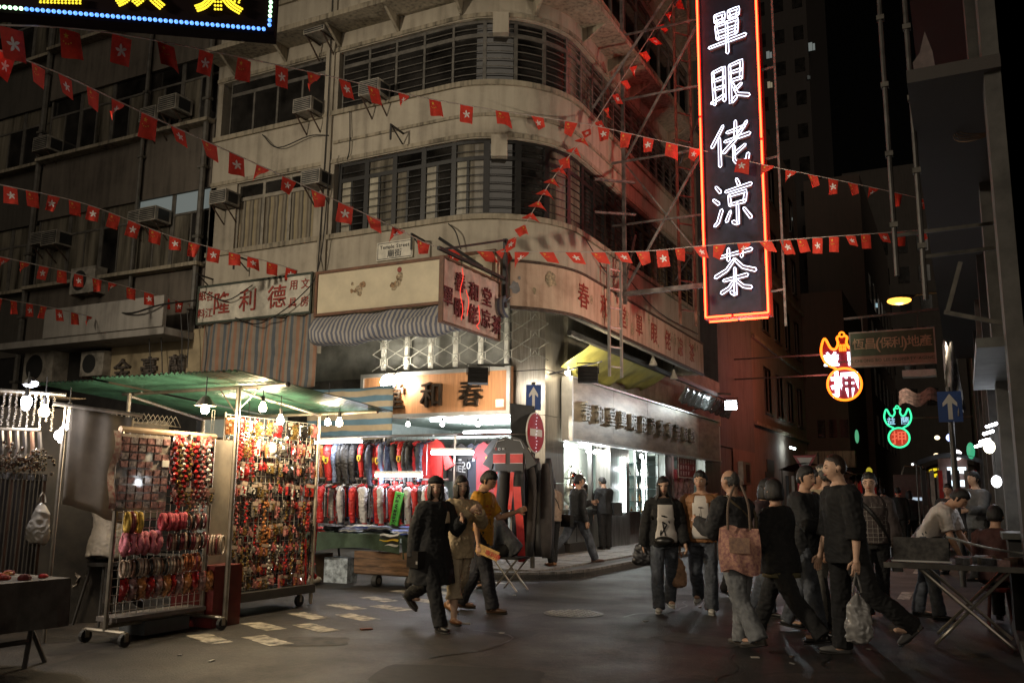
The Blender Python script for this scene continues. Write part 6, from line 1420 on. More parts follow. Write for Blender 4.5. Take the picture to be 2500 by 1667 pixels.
    for s in (1, -1):
        h, k, a = J[s]; ringsweep(B, [h+UP*.03*H, h.lerp(k, .35), k, k.lerp(a, .3), k.lerp(a, .75), a, a-UP*.02*H], [x*H for x in (.050, .046, .033, .034, .025, .022, .022)], [x*H for x in (.052, .046, .033, .035, .025, .023, .023)], rt, 10)
        f0 = a-UP*.02*H; toe = (fw+rt*(s*.12)).normalized(); ringsweep(B, [f0-toe*.03*H, f0+toe*.03*H, f0+toe*.09*H], [.02*H, .024*H, .02*H], [.016*H, .018*H, .010*H], rt, 8)
        S_0, e, w_, d2 = A[s]; ringsweep(B, [S_0-crt*(s*.012*H), S_0.lerp(e, .3), e, e.lerp(w_, .3), e.lerp(w_, .8), w_, w_+d2*.02*H], [x*H*fs for x in (.032, .030, .024, .024, .0175, .0155, .0165)], [x*H*fs for x in (.034, .030, .024, .023, .0165, .0125, .0125)], crt, 10)
        pn = d2.cross(crt).normalized(); wx = d2.cross(pn).normalized()
        ringsweep(B, [w_, w_+d2*.022*H, w_+d2*.045*H, w_+d2*.056*H], [.015*H, .022*H, .0235*H, .020*H], [.011*H, .011*H, .009*H, .007*H], pn, 8)
    ringsweep(B, [tc(.272), nb+up*.0*H, nb+up*.02*H, hc-hup*.03*H], [.050*H*fs, .036*H*fs, .032*H*fs, .031*H], [.040*H, .035*H, .033*H, .034*H], crt, 12)
    nu, nv = 22, 16; vs = []
    for j in range(nv+1):
        t = -pi/2+pi*j/nv
        for i in range(nu):
            q = 2*pi*i/nu; x, y, z = cos(t)*sin(q), cos(t)*cos(q), sin(t)
            if z < 0: x *= 1-.34*(-z)**1.4; y *= (1-.22*(-z)**2) if y < 0 else 1
            if y > 0: y = y*(.93) + .10*max(0, -z)*max(0, 1-abs(x)*2)
            y += .25*math.exp(-(x/.13)**2-((z+.17)/.14)**2)*(y > 0)+.10*math.exp(-(x/.12)**2-((z-.02)/.12)**2)*(y > 0)
            if y > 0: y -= .09*math.exp(-((abs(x)-.40)/.2)**2-((z-.06)/.11)**2); y += .05*math.exp(-(x/.28)**2-((z+.48)/.1)**2); y += .05*math.exp(-(x/.6)**2-((z-.2)/.08)**2)
            vs.append(hpt(x, y, z))
    B.add(vs, [(j*nu+i, j*nu+(i+1) % nu, (j+1)*nu+(i+1) % nu, (j+1)*nu+i) for j in range(nv) for i in range(nu)])
    for s in (1, -1): B.mesh; ringsweep(B, [hpt(s*.9, -.08, -.22), hpt(s*1.10, -.16, -.02), hpt(s*1.04, -.14, .16)], [.006*H, .008*H, .006*H], [.006*H, .013*H, .008*H], hr, 8)
    me = vox(B, 'body', sm, vx, 1)
    # fingers: five separate, bent at the knuckles, rooted in the palm; joined into the body mesh
    F = MB()
    for s in (1, -1):
        S_0, e, w_, d2 = A[s]; pn = d2.cross(crt).normalized(); wx = d2.cross(pn).normalized()*(-1)
        inner = -crt*s; inner = (inner-d2*inner.dot(d2)).normalized(); spread = d2.cross(inner).normalized()
        if spread.dot(cfw) < 0: spread = -spread
        for k_ in range(4):
            o = w_+d2*.050*H+spread*((1.5-k_)*.0105*H); L = [.040, .046, .043, .033][k_]*H; d_a = (d2+inner*.25).normalized(); d_b = (d2*.7+inner*.7).normalized(); d_c = (d2*.3+inner).normalized()
            F.tube([o-d2*.012*H, o+d_a*L*.45, o+d_a*L*.45+d_b*L*.33, o+d_a*L*.45+d_b*L*.33+d_c*L*.25], [.0058*H, .0056*H, .005*H, .004*H], 6)
        o = w_+d2*.018*H+spread*.016*H; F.tube([o, o+(spread*.7+d2*.6+inner*.2).normalized()*.022*H, o+(spread*.7+d2*.6+inner*.2).normalized()*.022*H+(d2+inner*.4+spread*.15).normalized()*.026*H], [.0075*H, .0065*H, .0048*H], 6)
    fm = F.mesh('fingers', sm, True); bmx = bmesh.new(); bmx.from_mesh(me); bmx.from_mesh(fm); bmx.to_mesh(me); bmx.free(); bpy.data.meshes.remove(fm)
    for p in me.polygons: p.use_smooth = True
    link('body', me, root)
    # face details
    for s in (1, -1):
        m = MB(); m.add([], []); e = hpt(s*.40, .83, .055)
        m.sph((0, 0, 0), (1, 1, 1), 8, 6); m.v = [tuple(e+hr*(p[0]*.0085*H)+hf*(p[1]*.0036*H)+hup*(p[2]*.0026*H)) for p in m.v]; ew = m.build('eye', eyeW, root)
        m = MB(); m.sph((0, 0, 0), (1, 1, 1), 8, 6); m.v = [tuple(e+hf*.0024*H+hr*(p[0]*.0046*H)+hf*(p[1]*.003*H)+hup*(p[2]*.0027*H)) for p in m.v]; m.build('iris', eyeD, ew)
        m = MB(); m.tube([hpt(s*.18, .92, .20), hpt(s*.42, .88, .255), hpt(s*.64, .72, .20)], [.0015*H, .0020*H, .0010*H], 5); m.build('eyebrow', browM, root)
        m = MB(); m.tube([hpt(s*.24, .88, .075), hpt(s*.42, .865, .115), hpt(s*.6, .74, .075)], .0014*H, 4); m.build('eyelid', browM if female else sm, root)
    m = MB(); m.tube([hpt(-.27, .86, -.49), hpt(0, .98, -.475), hpt(.27, .86, -.49)], [.002*H, .0042*H, .002*H], 6); m.build('lips', lipM, root)
    # ---- hair
    hm = hairmat or hairK
    if hair != 'none':
        nu, nv = 26, 18; vs = []; r = random.Random(len(label))
        for j in range(nv+1):
            t = -pi/2+pi*j/nv
            for i in range(nu):
                q = 2*pi*i/nu; x, y, z = cos(t)*sin(q), cos(t)*cos(q), sin(t); k_ = 1.13; dx = dy = dz_ = 0
                sm_ = lambda v: max(0, min(1, v))
                if hair in ('short', 'buzz', 'bald'):
                    full = 1.20 if hair == 'short' else 1.06
                    # signed height above the hairline: forehead arc, sideburn, nape
                    wob = .15*noise.noise(V((x*5, y*5, len(label))))
                    if y > .15: d_ = z-(.50-.28*abs(x)**1.5 if hair == 'short' else .56-.2*abs(x))+wob
                    elif y > -.2: d_ = z+.12+(y+.2)*.9+wob
                    else: d_ = z+.50+wob
                    if hair == 'bald' and z > .35 and y > -.6: d_ = -.3
                    k_ = .86+(full-.86)*sm_((d_+.06)/.22)**.7
                else:
                    full = 1.17 if hair != 'curly' else 1.25
                    d_ = (z-(.40-.15*x)+.05*noise.noise(V((x*6, 1, len(label))))) if (y > .30 and abs(x) < .84) else .5
                    k_ = .86+(full-.86)*sm_((d_+.05)/.2)**.7
                    if z < -.1 and y <= .45: k_ *= 1.0+.12*min(1, -z); dz_ = -.25*(-z)
                    if hair == 'curly' and z < -.5: k_ = .9
                f = k_*(1+(.05 if hair == 'curly' else .022)*noise.noise(V((x*6, y*6, z*3+len(label)))))
                vs.append(hpt(x*f, y*f-.07, z*f+.03+dz_))
        m = MB(); m.add(vs, [(j*nu+i, j*nu+(i+1) % nu, (j+1)*nu+(i+1) % nu, (j+1)*nu+i) for j in range(nv) for i in range(nu)])
        if hair in ('bob', 'long'):
            L = .10 if hair == 'bob' else .30
            # curtain of hair hanging from the crown, round the back and sides of the face
            top_r = random.Random(5+len(label)); na, nz_ = 34, 9
            def strand(i, j):
                ang = -2.45+4.9*i/(na-1); f = j/(nz_-1)          # 0 = back of the head
                zt, zb = .25, (-1.22 if hair == 'bob' else -1.0)
                z = zt+(zb-zt)*min(1, f*(1 if hair == 'bob' else 1.9)); rr_ = 1.14+.10*sin(min(1, f)*pi)+.03*sin(i*2.3)
                p = hpt(rr_*sin(ang), -rr_*cos(ang)*1.0-.05, z)
                if hair == 'long' and f > .5:
                    g_ = (f-.5)*2; an2 = pi-ang if True else 0
                    q = tsurf(.285-.15*g_, an2, .035+.012*sin(i*1.9)); p = p.lerp(q, min(1, g_*1.6))
                return p+hr*(.004*sin(i*5+j))
            vs2 = [strand(i, j) for j in range(nz_) for i in range(na)]; inn = [p.lerp(hc-hup*.04*H, .16) for p in vs2]; k0 = len(vs2)
            q_ = [(j*na+i, j*na+i+1, (j+1)*na+i+1, (j+1)*na+i) for j in range(nz_-1) for i in range(na-1)]
            edge = [(i, i+1) for i in range(na-1)]+[((nz_-1)*na+i+1, (nz_-1)*na+i) for i in range(na-1)]+[(j*na+na-1, (j+1)*na+na-1) for j in range(nz_-1)]+[((j+1)*na, j*na) for j in range(nz_-1)]
            m.add(vs2+inn, q_+[tuple(x+k0 for x in reversed(f_)) for f_ in q_]+[(e_[1], e_[0], e_[0]+k0, e_[1]+k0) for e_ in edge])
        m.build('hair', hm, root, True)
    # ---- clothes
    seedn = sum(map(ord, label)) % 97
    if bottom:
        mt, kind, ease = bottom[0], bottom[1], bottom[2]
        G = MB()
        hs_ = [-.07, -.03, .02, .07, .085]
        ringsweep(G, [tc(x) for x in hs_], [trad(x, ease*.6+.006)[0] for x in hs_], [trad(x, ease*.6+.006)[1] for x in hs_], rt, 18)
        if kind in ('trousers', 'capri'):
            for s in (1, -1):
                h, k, a = J[s]; end = 1.04 if kind == 'trousers' else .52
                pts = [h+UP*.035*H, h.lerp(k, .3), h.lerp(k, .7), k, k.lerp(a, .35), k.lerp(a, .7), k.lerp(a, 1.0), k.lerp(a, 1.06)]
                rr0 = [.056*H, .054*H, .046*H, .040*H, .040*H, .034*H+ease*.3, .032*H+ease*.5, .032*H+ease*.5]
                if kind == 'capri': pts = pts[:5]+[k.lerp(a, .5)]; rr0 = rr0[:5]+[.046*H+ease*.3]
                ringsweep(G, pts, [x+ease*.5 for x in rr0], [x+ease*.5+.004 for x in rr0], rt, 14)
        else:
            cs = [tc(.02), tc(-.06), (J[1][1]+J[-1][1])/2+UP*.05*H, (J[1][1]+J[-1][1])/2-UP*(.05 if kind == 'skirt' else .14)*H]
            ringsweep(G, cs, [.10*H, .105*H, .11*H+ease, .12*H+ease], [.075*H, .08*H, .11*H+ease, .125*H+ease], rt, 20)
        link('trousers' if kind != 'skirt' and kind != 'long_skirt' else 'skirt', vox(G, 'trousers', mt, vx*1.15, 2, .018, 12, seedn), root)
        m = MB(); hs2 = .088; P = [tsurf(hs2, i*2*pi/24, ease*.6+.012) for i in range(24)]
        if len(bottom) > 3: m.tube(P, .011, 6, close=True); m.build('belt', bottom[3], root)
    def torsog(G, hem, off, flare=0):
        hs_ = [x for x in [hem, hem+.04, -.02, .03, .08, .13, .18, .22, .252, .278, .296] if x >= hem]; hs_ = sorted(set(hs_))
        rx, ry = [], []
        for x in hs_:
            a, b = trad(max(x, -.03), off); f = flare*max(0, (.05-x)/.15)
            if .06 < x < .15: a = max(a, trad(.2, off)[0]*.92); b = max(b, trad(.2, off)[1]*.92)
            rx.append(a*(1+f)); ry.append(b*(1+f)+.004)
        ringsweep(G, [tc(x) for x in hs_], rx, ry, crt, 20)
    if top:
        for li, tp in enumerate(top if isinstance(top, list) else [top]):
            mt, slv, hem, off = tp[:4]; flare = tp[4] if len(tp) > 4 else .04
            G = MB(); torsog(G, hem, off, flare)
            if slv > 0:
                for s in (1, -1):
                    S_0, e, w_, d2 = A[s]; base = S_0-crt*(s*.03*H)
                    pts = [base, S_0.lerp(e, .12), S_0.lerp(e, .45), S_0.lerp(e, .8)]; rd = [.038, .040, .036, .033]
                    if slv >= .6: pts += [e, e.lerp(w_, .4)]; rd += [.031, .030]
                    if slv >= 1: pts += [e.lerp(w_, .75), w_+d2*.005*H]; rd += [.026, .024]
                    if slv < .6: pts += [S_0.lerp(e, .45+slv*.7)] if slv > .52 else []; rd += [.034] if slv > .52 else []
                    ringsweep(G, pts, [x*H*fs+off*.7 for x in rd], [x*H*fs+off*.7 for x in rd], crt, 12)
            link(tp[5] if len(tp) > 5 else ('jacket' if slv >= 1 else 'shirt'), vox(G, 'top', mt, vx*1.1, 2, .019, 11, seedn+li), root)
    if shoes:
        mt, kind = shoes
        for s in (1, -1):
            h, k, a = J[s]; toe = (fw+rt*(s*.14)).normalized(); lift = a.z-.042*H-z0; pit = min(.75, max(0, lift*3.2)); dn = (toe*cos(pit)-UP*sin(pit)).normalized(); u2 = (UP*cos(pit)+toe*sin(pit)).normalized()
            o = a-u2*.022*H; q = MB()
            ringsweep(q, [o-dn*.040*H, o-dn*.028*H, o+dn*.02*H, o+dn*.06*H, o+dn*.095*H, o+dn*.112*H], [x*H for x in (.014, .021, .022, .026, .022, .010)], [x*H for x in (.016, .024, .024, .017, .012, .007)], rt, 12)
            if kind == 'boot': ringsweep(q, [o, a+(k-a)*.25, a+(k-a)*.45], [.027*H, .030*H, .033*H], [.027*H, .030*H, .034*H], rt, 12)
            so_ = vox(q, 'shoe', mt, vx*.8, 1); sob = link('sandal' if kind == 'sandal' else 'shoe', so_, root)
            q = MB(); ringsweep(q, [o-dn*.042*H-u2*.018*H, o+dn*.02*H-u2*.018*H, o+dn*.07*H-u2*.018*H, o+dn*.113*H-u2*.014*H], [x*H for x in (.018, .022, .027, .012)], [.005*H]*4, rt, 10); q.build('sole', M('sole_dark', (.03, .027, .024), .7) if mt is not shoeW else shoeW, sob)
    ctx = dict(root=root, tc=tc, tsurf=tsurf, hpt=hpt, A=A, J=J, H=H, rt=rt, fw=fw, crt=crt, cfw=cfw, up=up, hup=hup, hr=hr, hf=hf, trad=trad, P0=P0)
    if extras: extras(ctx)
    return ctx
def patch(c, name, mat, h0, h1, a0, a1, off, n=(8, 12), shape=None):
    """cloth panel lying on the torso between heights h0..h1 and angles a0..a1 (0 = front, + = wearer's right)"""
    m = MB()
    def f(u, v_):
        h = h0+(h1-h0)*v_; lo, hi = (a0, a1) if shape is None else shape(v_); return c['tsurf'](h, lo+(hi-lo)*u, off)
    m.grid(f, *n); me = m.mesh(name, mat, True); o = link(name, me, c['root']); md = o.modifiers.new('t', 'SOLIDIFY'); md.thickness = .005; md.offset = 0; return o
def plate_text(c, text, h, ang, size, off, mat, nm='lettering', glyph=False):
    o = c['tsurf'](h, ang, off); o2 = c['tsurf'](h, ang-.1, off); a = (c['tsurf'](h, ang-.12, off)-c['tsurf'](h, ang+.12, off)).normalized(); n = a.cross(c['up']).normalized(); b = n.cross(a)
    m = MB()
    if glyph: gtext(m, text, o-a*size*.55*(len(text)-1), a, b, size, size*1.1, .003, BOLD)
    else: gline(m, text, o, a, b, size, .003)
    return m.build(nm, mat, c['root'])
def shoulder_strap(c, mat, h_lo, s, ang_f=.35, wd=.02, off=.03, nm='strap'):
    """strap over shoulder s, down to the opposite hip front and back"""
    P = [c['tsurf'](h_lo, -s*1.2, off), c['tsurf'](.10, -s*.45, off), c['tsurf'](.20, s*.15, off), c['tsurf'](.275, s*.8, off+.01), c['tc'](.30)+c['crt']*(s*.055*c['H']), c['tsurf'](.275, s*2.3, off+.01), c['tsurf'](.18, pi+.0, off), c['tsurf'](.08, pi+s*.7, off), c['tsurf'](h_lo, pi+s*1.5, off)]
    m = MB(); m.tube(curve3(P, 4), [wd*.6]*len(curve3(P, 4)), 6); return m.build(nm, mat, c['root'])
def glasses(c):
    m = MB()
    for s in (1, -1):
        m.tube([c['hpt'](s*.42+.30*cos(a)*1.0, .93-.1*abs(cos(a)), .05+.17*sin(a)) for a in [i*2*pi/12 for i in range(12)]], .0022, 4, close=True)
        m.tube([c['hpt'](s*.72, .82, .08), c['hpt'](s*1.06, -.1, .08)], .002, 4)
    m.tube([c['hpt'](-.12, .97, .08), c['hpt'](.12, .97, .08)], .002, 4); m.build('glasses', M('glasses_frame', (.02, .02, .02), .3, var=0), c['root'])
def handpt(c, s): S_0, e, w_, d2 = c['A'][s]; return w_+d2*.065*c['H']
def gxy(px, py, z=0): p = onZ(px, py, z); return (p.x, p.y)

cream = M('cloth_cream', (.50, .38, .23), .85, var=.2, scale=8); creamL = M('cloth_cream_light', (.55, .44, .30), .85, var=.18, scale=8); charc = M('cloth_dark_charcoal', (.028, .027, .028), .85, var=.3)
yellowP = M('polo_yellow', (.62, .30, .022), .75, var=.2, scale=6); navyT = M('trouser_navy_black', (.018, .018, .024), .8, var=.3); brownJ = M('jacket_tan_brown', (.30, .135, .05), .65, var=.3, scale=7); whiteS = M('shirt_white', (.62, .57, .52), .75, var=.1)
# 1 woman in black shawl coat
def x1(c):
    m = MB(); H = c['H']
    for k_ in range(1): m.tube([c['hpt'](1.05*sin(a), 1.02*cos(a)-.08, .52+.10*cos(a)) for a in [i*2*pi/20 for i in range(20)]], .016, 6, close=True)
    m.build('cap_brim', blackC, c['root'])
    m = MB(); m.sph((0, 0, 0), (1, 1, 1), 16, 10); m.v = [tuple(c['hpt'](p[0]*1.2, p[1]*1.12-.12, .62+p[2]*.50)) for p in m.v]; m.build('cap', blackC, c['root'], True)
    patch(c, 'collar_patch', creamL, .16, .235, -.55, -.15, .058, shape=lambda v_: (-.62+.25*v_, -.15-.1*v_))
    G = MB(); ringsweep(G, [c['tc'](x) for x in (-.23, -.12, 0, .06)], [.17*H, .15*H, .125*H, .11*H], [.14*H, .12*H, .10*H, .085*H], c['rt'], 20); link('coat_tail', vox(G, 'coat_tail', blackC, .014, 2, .02, 11, 3), c['root'])
    m = MB(); q = c['tsurf'](-.02, .9, .07); m.ob(q, c['rt']*.10, c['fw']*-.2, UP*-.17); m.build('hip_bag', shoeB, c['root']); m = MB(); m.ob(q+UP*-.13+c['rt']*.1, c['rt']*.004, c['fw']*-.03, UP*.03); m.build('bag_clasp', alu, c['root'])
person('woman in black cap and long black coat walking with boots and facing the camera', gxy(1035, 1528), 36, 1.63, legs=(24, 6, -26, 38), arms=((-12, 10, 18, 0), (28, 12, 96, 30)), head=(34, 0), twist=0, female=True, hair='bob', hairmat=hairK,
       top=(blackC, 1, -.14, .035, .10, 'coat'), bottom=(blackC, 'trousers', .02), shoes=(shoeB, 'boot'), vx=.0085, extras=x1)
# 2 woman in cream
def x2(c): patch(c, 'neckline', creamL, .25, .285, -.7, .7, .022)
person('woman in cream tunic and cropped cream trousers holding her hands together', gxy(1102, 1515), 30, 1.60, legs=(10, 6, -14, 26), arms=((42, 8, 96, 38), (42, 8, 92, 38)), head=(16, 2), female=True, hair='bob', skin=3,
       top=(cream, 1, -.10, .030, .12, 'tunic'), bottom=(creamL, 'capri', .035), shoes=(tan, 'shoe'), vx=.0085, extras=x2)
# 3 man in yellow polo
def x3(c):
    for t_, h, s in (('HENY', .20, .042), ('TAOLI', .17, .03), ('COUSIN', .145, .03)): plate_text(c, t_, h, .62, s, .030, M('print_orange_red', (.42, .08, .02), .6, var=0))
    plate_text(c, '佐吉', .095, .6, .06, .030, M('print_dark', (.10, .06, .02), .6, var=0), 'character', True)
    m = MB(); m.tube([c['tsurf'](.29, i*2*pi/16, .012) for i in range(16)], .014, 6, close=True); m.build('collar', navyT, c['root'])
    for s in (1, -1):
        S_0, e, w_, d2 = c['A'][s]; m = MB(); m.cyl(S_0.lerp(e, .70), S_0.lerp(e, .78), .066, 14); m.build('sleeve_band', navyT, c['root'])
cp = person('man in yellow polo shirt with dark collar looking down at his hands', gxy(1162, 1492), 72, 1.72, legs=(16, 6, -12, 14), arms=((2, 10, 10, 0), (34, 4, 78, 10)), head=(8, 26), hair='short', skin=1,
       top=(yellowP, .55, -.075, .030, .03, 'polo_shirt'), bottom=(navyT, 'trousers', .025), shoes=(M('sandal_brown', (.10, .05, .025), .6), 'sandal'), vx=.0085, extras=x3)
hp3 = handpt(cp, 1)
t = thing('flyer', 'yellow and white printed flyer held low by the man in yellow', 'flyer', hp3); d = cp['fw']*.9-UP*.35; sd = UP*.85+cp['fw']*.3
m = MB(); m.ob(hp3-d*.06, d*.30, sd.normalized()*.11, cp['rt']*.004); m.build('paper', M('flyer_print', (.55, .32, .10), .6, var=.35, scale=18), t)
m = MB(); gtext(m, '專利春', hp3+d*.10+sd.normalized()*.05+cp['rt']*.006, d.normalized(), sd.normalized(), .07, .065, .002); m.build('lettering', M('flyer_red', (.45, .04, .02), .6), t)
# 4 seated man on a folding stool
sx_, sy_ = -6.05, 11.9
t = thing('folding_chair', 'folding metal chair under the hunched seated man', 'chair', (sx_, sy_, 0))
for a, b in (((-.2, -.18, 0), (.2, -.18, .46)), ((.2, -.18, 0), (-.2, -.18, .46)), ((-.2, .18, 0), (.2, .18, .46)), ((.2, .18, 0), (-.2, .18, .46))): m = MB(); m.cyl(V((sx_, sy_, 0))+V(a), V((sx_, sy_, 0))+V(b), .013, 6); m.build('leg', galv, t)
m = MB(); m.box(sx_-.22, sy_-.2, .45, sx_+.22, sy_+.2, .48); m.build('seat', charc, t)
person('man in grey jacket sitting hunched on a folding chair behind the man in yellow', (sx_, sy_), -78, 1.68, legs=(84, 82, 78, 84), arms=((52, 6, 58, 22), (50, 6, 60, 22)), lean=38, head=(0, 30), hair='short', seat=.48, skin=1,
       top=(M('jacket_slate_grey', (.10, .105, .115), .8, var=.25), 1, -.06, .035), bottom=(blackC, 'trousers', .02), shoes=(shoeB, 'shoe'), vx=.012)
# tea shop customers
def x5(c):
    m = MB(); q = c['tsurf'](.02, 1.6, .05); m.ob(q, c['fw']*-.26, UP*-.22, c['rt']*.09); m.build('shoulder_bag', shoeB, c['root']); shoulder_strap(c, shoeB, .03, -1)
person('woman in beige jacket with dark shoulder bag standing by the sign post', gxy(1350, 1380, .12), -140, 1.62, legs=(6, 4, -6, 6), arms=((6, 8, 20, 0), (8, 8, 40, 10)), head=(30, 0), female=True, hair='bob', skin=2, z0=.12, top=(M('jacket_beige', (.30, .22, .16), .8, var=.25), 1, -.06, .03), bottom=(blackC, 'trousers', .015), shoes=(tan, 'shoe'), extras=x5)
person('man in black jacket and grey jeans striding right along the tea shop pavement', gxy(1398, 1372, .12), 118, 1.72, legs=(26, 6, -28, 22), arms=((-4, 8, 24, 0), (30, 10, 80, 30)), head=(10, 2), hair='short', skin=1, z0=.12, top=(M('jacket_black', (.016, .016, .017), .7, var=.3), 1, -.05, .035), bottom=(denim, 'trousers', .02), shoes=(M('shoe_brown', (.10, .045, .03), .5), 'shoe'),
       extras=lambda c: patch(c, 'scarf', M('scarf_pale', (.42, .34, .25), .8, var=.4, scale=25), .262, .30, -2.6, 2.6, .03))
person('man in black standing with his back turned at the tea urns', gxy(1478, 1340, .12), -150, 1.70, legs=(2, 2, -3, 3), arms=((30, 6, 70, 10), (6, 8, 14, 0)), head=(-20, 14), hair='short', skin=1, z0=.12, top=(blackC, 1, -.07, .035), bottom=(blackC, 'trousers', .03), shoes=(shoeB, 'shoe'),
       extras=lambda c: (lambda m, q: (m.ob(q, c['fw']*-.1, UP*-.3, c['rt']*.24), m.build('shoulder_bag', charc, c['root'])))(MB(), c['tsurf'](.10, 2.2, .04)))
# 8 long haired woman
def x8(c):
    patch(c, 'tee_front', whiteS, -.03, .25, -.5, .5, .050, (12, 16), shape=lambda v_: (-.85+.40*v_, .66-.22*v_))
    for P in ([(.02, .3), (.06, .28)], [(.02, .02), (.12, .20)], [(.12, .20), (.10, -.1)], [(.10, -.1), (.03, .25)], [(.17, .25), (.16, -.12)], [(.13, -.2), (.11, -.28)]):
        m = MB(); m.tube([c['tsurf'](P[0][0], P[0][1], .056), c['tsurf']((P[0][0]+P[1][0])/2, (P[0][1]+P[1][1])/2, .057), c['tsurf'](P[1][0], P[1][1], .056)], [.008, .011, .005], 5); m.build('print_stroke', blackC, c['root'])
    m = MB(); q = c['tsurf'](-.02, .1, .06); m.sph(q, (.13, .07, .06), 12, 8); m.build('waist_bag', shoeB, c['root'], True)
cp8 = person('woman with long black hair in black jacket and white printed tee walking forward', gxy(1622, 1490), 8, 1.64, legs=(10, 4, -10, 18), arms=((-4, 14, 12, 0), (6, 10, 30, 0)), head=(6, 4), female=True, hair='long', skin=0, top=(blackC, 1, -.06, .036), bottom=(denim, 'trousers', .022), shoes=(shoeW, 'shoe'), vx=.0095, extras=x8)
hb = cp8['A'][1][1]+V((0, 0, -.05))
carrier(hb+cp8['rt']*.03, .26, .34, .16, M('dark_shoulder_bag', (.03, .028, .03), .4, var=.6, scale=14, coat=.3), 'dark handbag on the elbow of the long haired woman', .1, .4, 3, 'handbag')
# 9 man in tan jacket
def x9(c):
    patch(c, 'shirt_front', whiteS, -.02, .285, -.30, .30, .055, (12, 16), shape=lambda v_: (-.62+.25*v_, .50-.12*v_))
    for s in (1, -1): patch(c, 'collar_flap', brownJ, .235, .29, s*.30, s*.80, .058)
    m = MB(); m.ob(c['tsurf'](.20, -.12, .062), c['crt']*.05, UP*.012, c['cfw']*.006); m.tube([c['tsurf'](.20, -.02, .06), c['tsurf'](.13, -.06, .06), c['tsurf'](.11, .06, .06), c['tsurf'](.16, .03, .06)], .002, 4); m.build('lanyard_cord', cabM, c['root'])
cp9 = person('man in tan brown jacket and white shirt carrying a paper bag', gxy(1722, 1490), -6, 1.72, legs=(-12, 30, 14, 6), arms=((-2, 10, 12, 0), (4, 9, 14, 0)), head=(6, 2), hair='short', skin=1, build=1.08, top=(brownJ, 1, -.045, .040, .0), bottom=(denim, 'trousers', .028, blackC), shoes=(shoeW, 'shoe'), vx=.0095, extras=x9)
carrier(handpt(cp9, 1), .20, .36, .12, M('paper_bag_kraft', (.42, .24, .14), .7, var=.3, scale=10), 'reddish kraft paper bag in the hand of the man in tan jacket', .06, .3, 5, 'paper_bag')
# 10 man half hidden
person('man in dark top with red collar half hidden behind the tan jacket', gxy(1782, 1462), 40, 1.66, legs=(12, 5, -12, 18), head=(20, 4), hair='short', skin=2, top=(blackC, 1, -.06, .03), bottom=(blackC, 'trousers', .02), shoes=(shoeB, 'shoe'), extras=lambda c: (lambda m: (m.tube([c['tsurf'](.29, i*2*pi/16, .014) for i in range(16)], .012, 6, close=True), m.build('collar', cR, c['root'])))(MB()))
# 11 old man with floral tote
def x11(c): 
    shoulder_strap(c, M('strap_olive', (.12, .09, .05), .8), .05, -1, off=.045)
    m = MB(); m.tube(curve3([c['tsurf'](.05, 1.3, .06), c['tsurf'](.2, 1.0, .05), c['tc'](.29)+c['crt']*.09, c['tsurf'](.2, 2.1, .06), c['tsurf'](.05, 1.9, .07)], 4), .016, 6); m.build('strap', MATS['strap_olive'], c['root'])
cp11 = person('balding grey haired man in dark jacket with a floral tote bag on his back', gxy(1832, 1585), -128, 1.66, legs=(5, 4, -12, 18), arms=((18, 10, 70, 10), (20, 8, 95, 20)), head=(0, 2), hair='bald', hairmat=hairG, skin=2, build=1.05, top=(charc, 1, -.06, .040), bottom=(denimL, 'trousers', .034), shoes=(M('shoe_grey_brown', (.07, .06, .05), .7), 'shoe'), vx=.0085, extras=x11)
q = cp11['tsurf'](.05, 1.75, .10)-UP*.06
flor = M('floral_fabric', (.55, .30, .20), .85, var=.9, scale=34, col2=(.20, .08, .09))
t = thing('tote_bag', 'big floral patterned tote bag slung on the balding man', 'bag', q); iv = -V((cp11['P0'].x, cp11['P0'].y, 0)).normalized(); sd = V((-iv.y, iv.x, 0)); qq = cp11['tc'](-.01)+iv*.22+sd*.03-UP*.18
m = MB(); m.grid(lambda u, v_: qq+sd*(.35*(u-.5)*(1+.10*sin(v_*3)))+UP*(.40*v_+.03*sin(u*6))+iv*(.075*sin(pi*u)*sin(pi*min(1, .15+v_*.85))+.012*sin(u*15+v_*6)), 14, 12); m.build('bag_front', flor, t, True)
m = MB(); m.grid(lambda u, v_: qq+sd*(.35*(u-.5))+UP*(.40*v_)-iv*(.05*sin(pi*u)), 8, 6); m.build('bag_back', flor, t, True)
m = MB(); m.grid(lambda u, v_: qq+sd*(.18*(u-.5))+UP*(.18+.14*v_)+iv*(.088), 4, 4); m.build('pocket', M('floral_pocket', (.20, .12, .10), .85, var=.9, scale=30, col2=(.40, .24, .15)), t)
for s in (-1, 1): m = MB(); m.tube(curve3([qq+sd*(s*.10)+UP*.39+iv*.06, qq+sd*(s*.09)+UP*.62+iv*.05, qq+sd*(s*.03)+UP*.80-iv*.02], 4), .012, 6); m.build('handle', M('tote_handle', (.16, .11, .08), .8), t)
# 12 curly haired person in black
cp12 = person('person with short curly hair in long black sweater walking away to the left', gxy(1925, 1570), -118, 1.64, legs=(28, 6, -26, 16), arms=((8, 8, 30, 0), (12, 8, 50, 0)), head=(20, 0), hair='curly', skin=2, build=1.08, female=True, top=(blackC, 1, -.09, .042, .08, 'sweater'), bottom=(blackC, 'trousers', .028), shoes=(shoeB, 'shoe'), vx=.0085,
       extras=lambda c: (glasses(c), patch(c, 'shirt_hem', M('olive_hem', (.10, .085, .04), .8), -.115, -.085, 0, 2*pi, .05, (24, 2))))
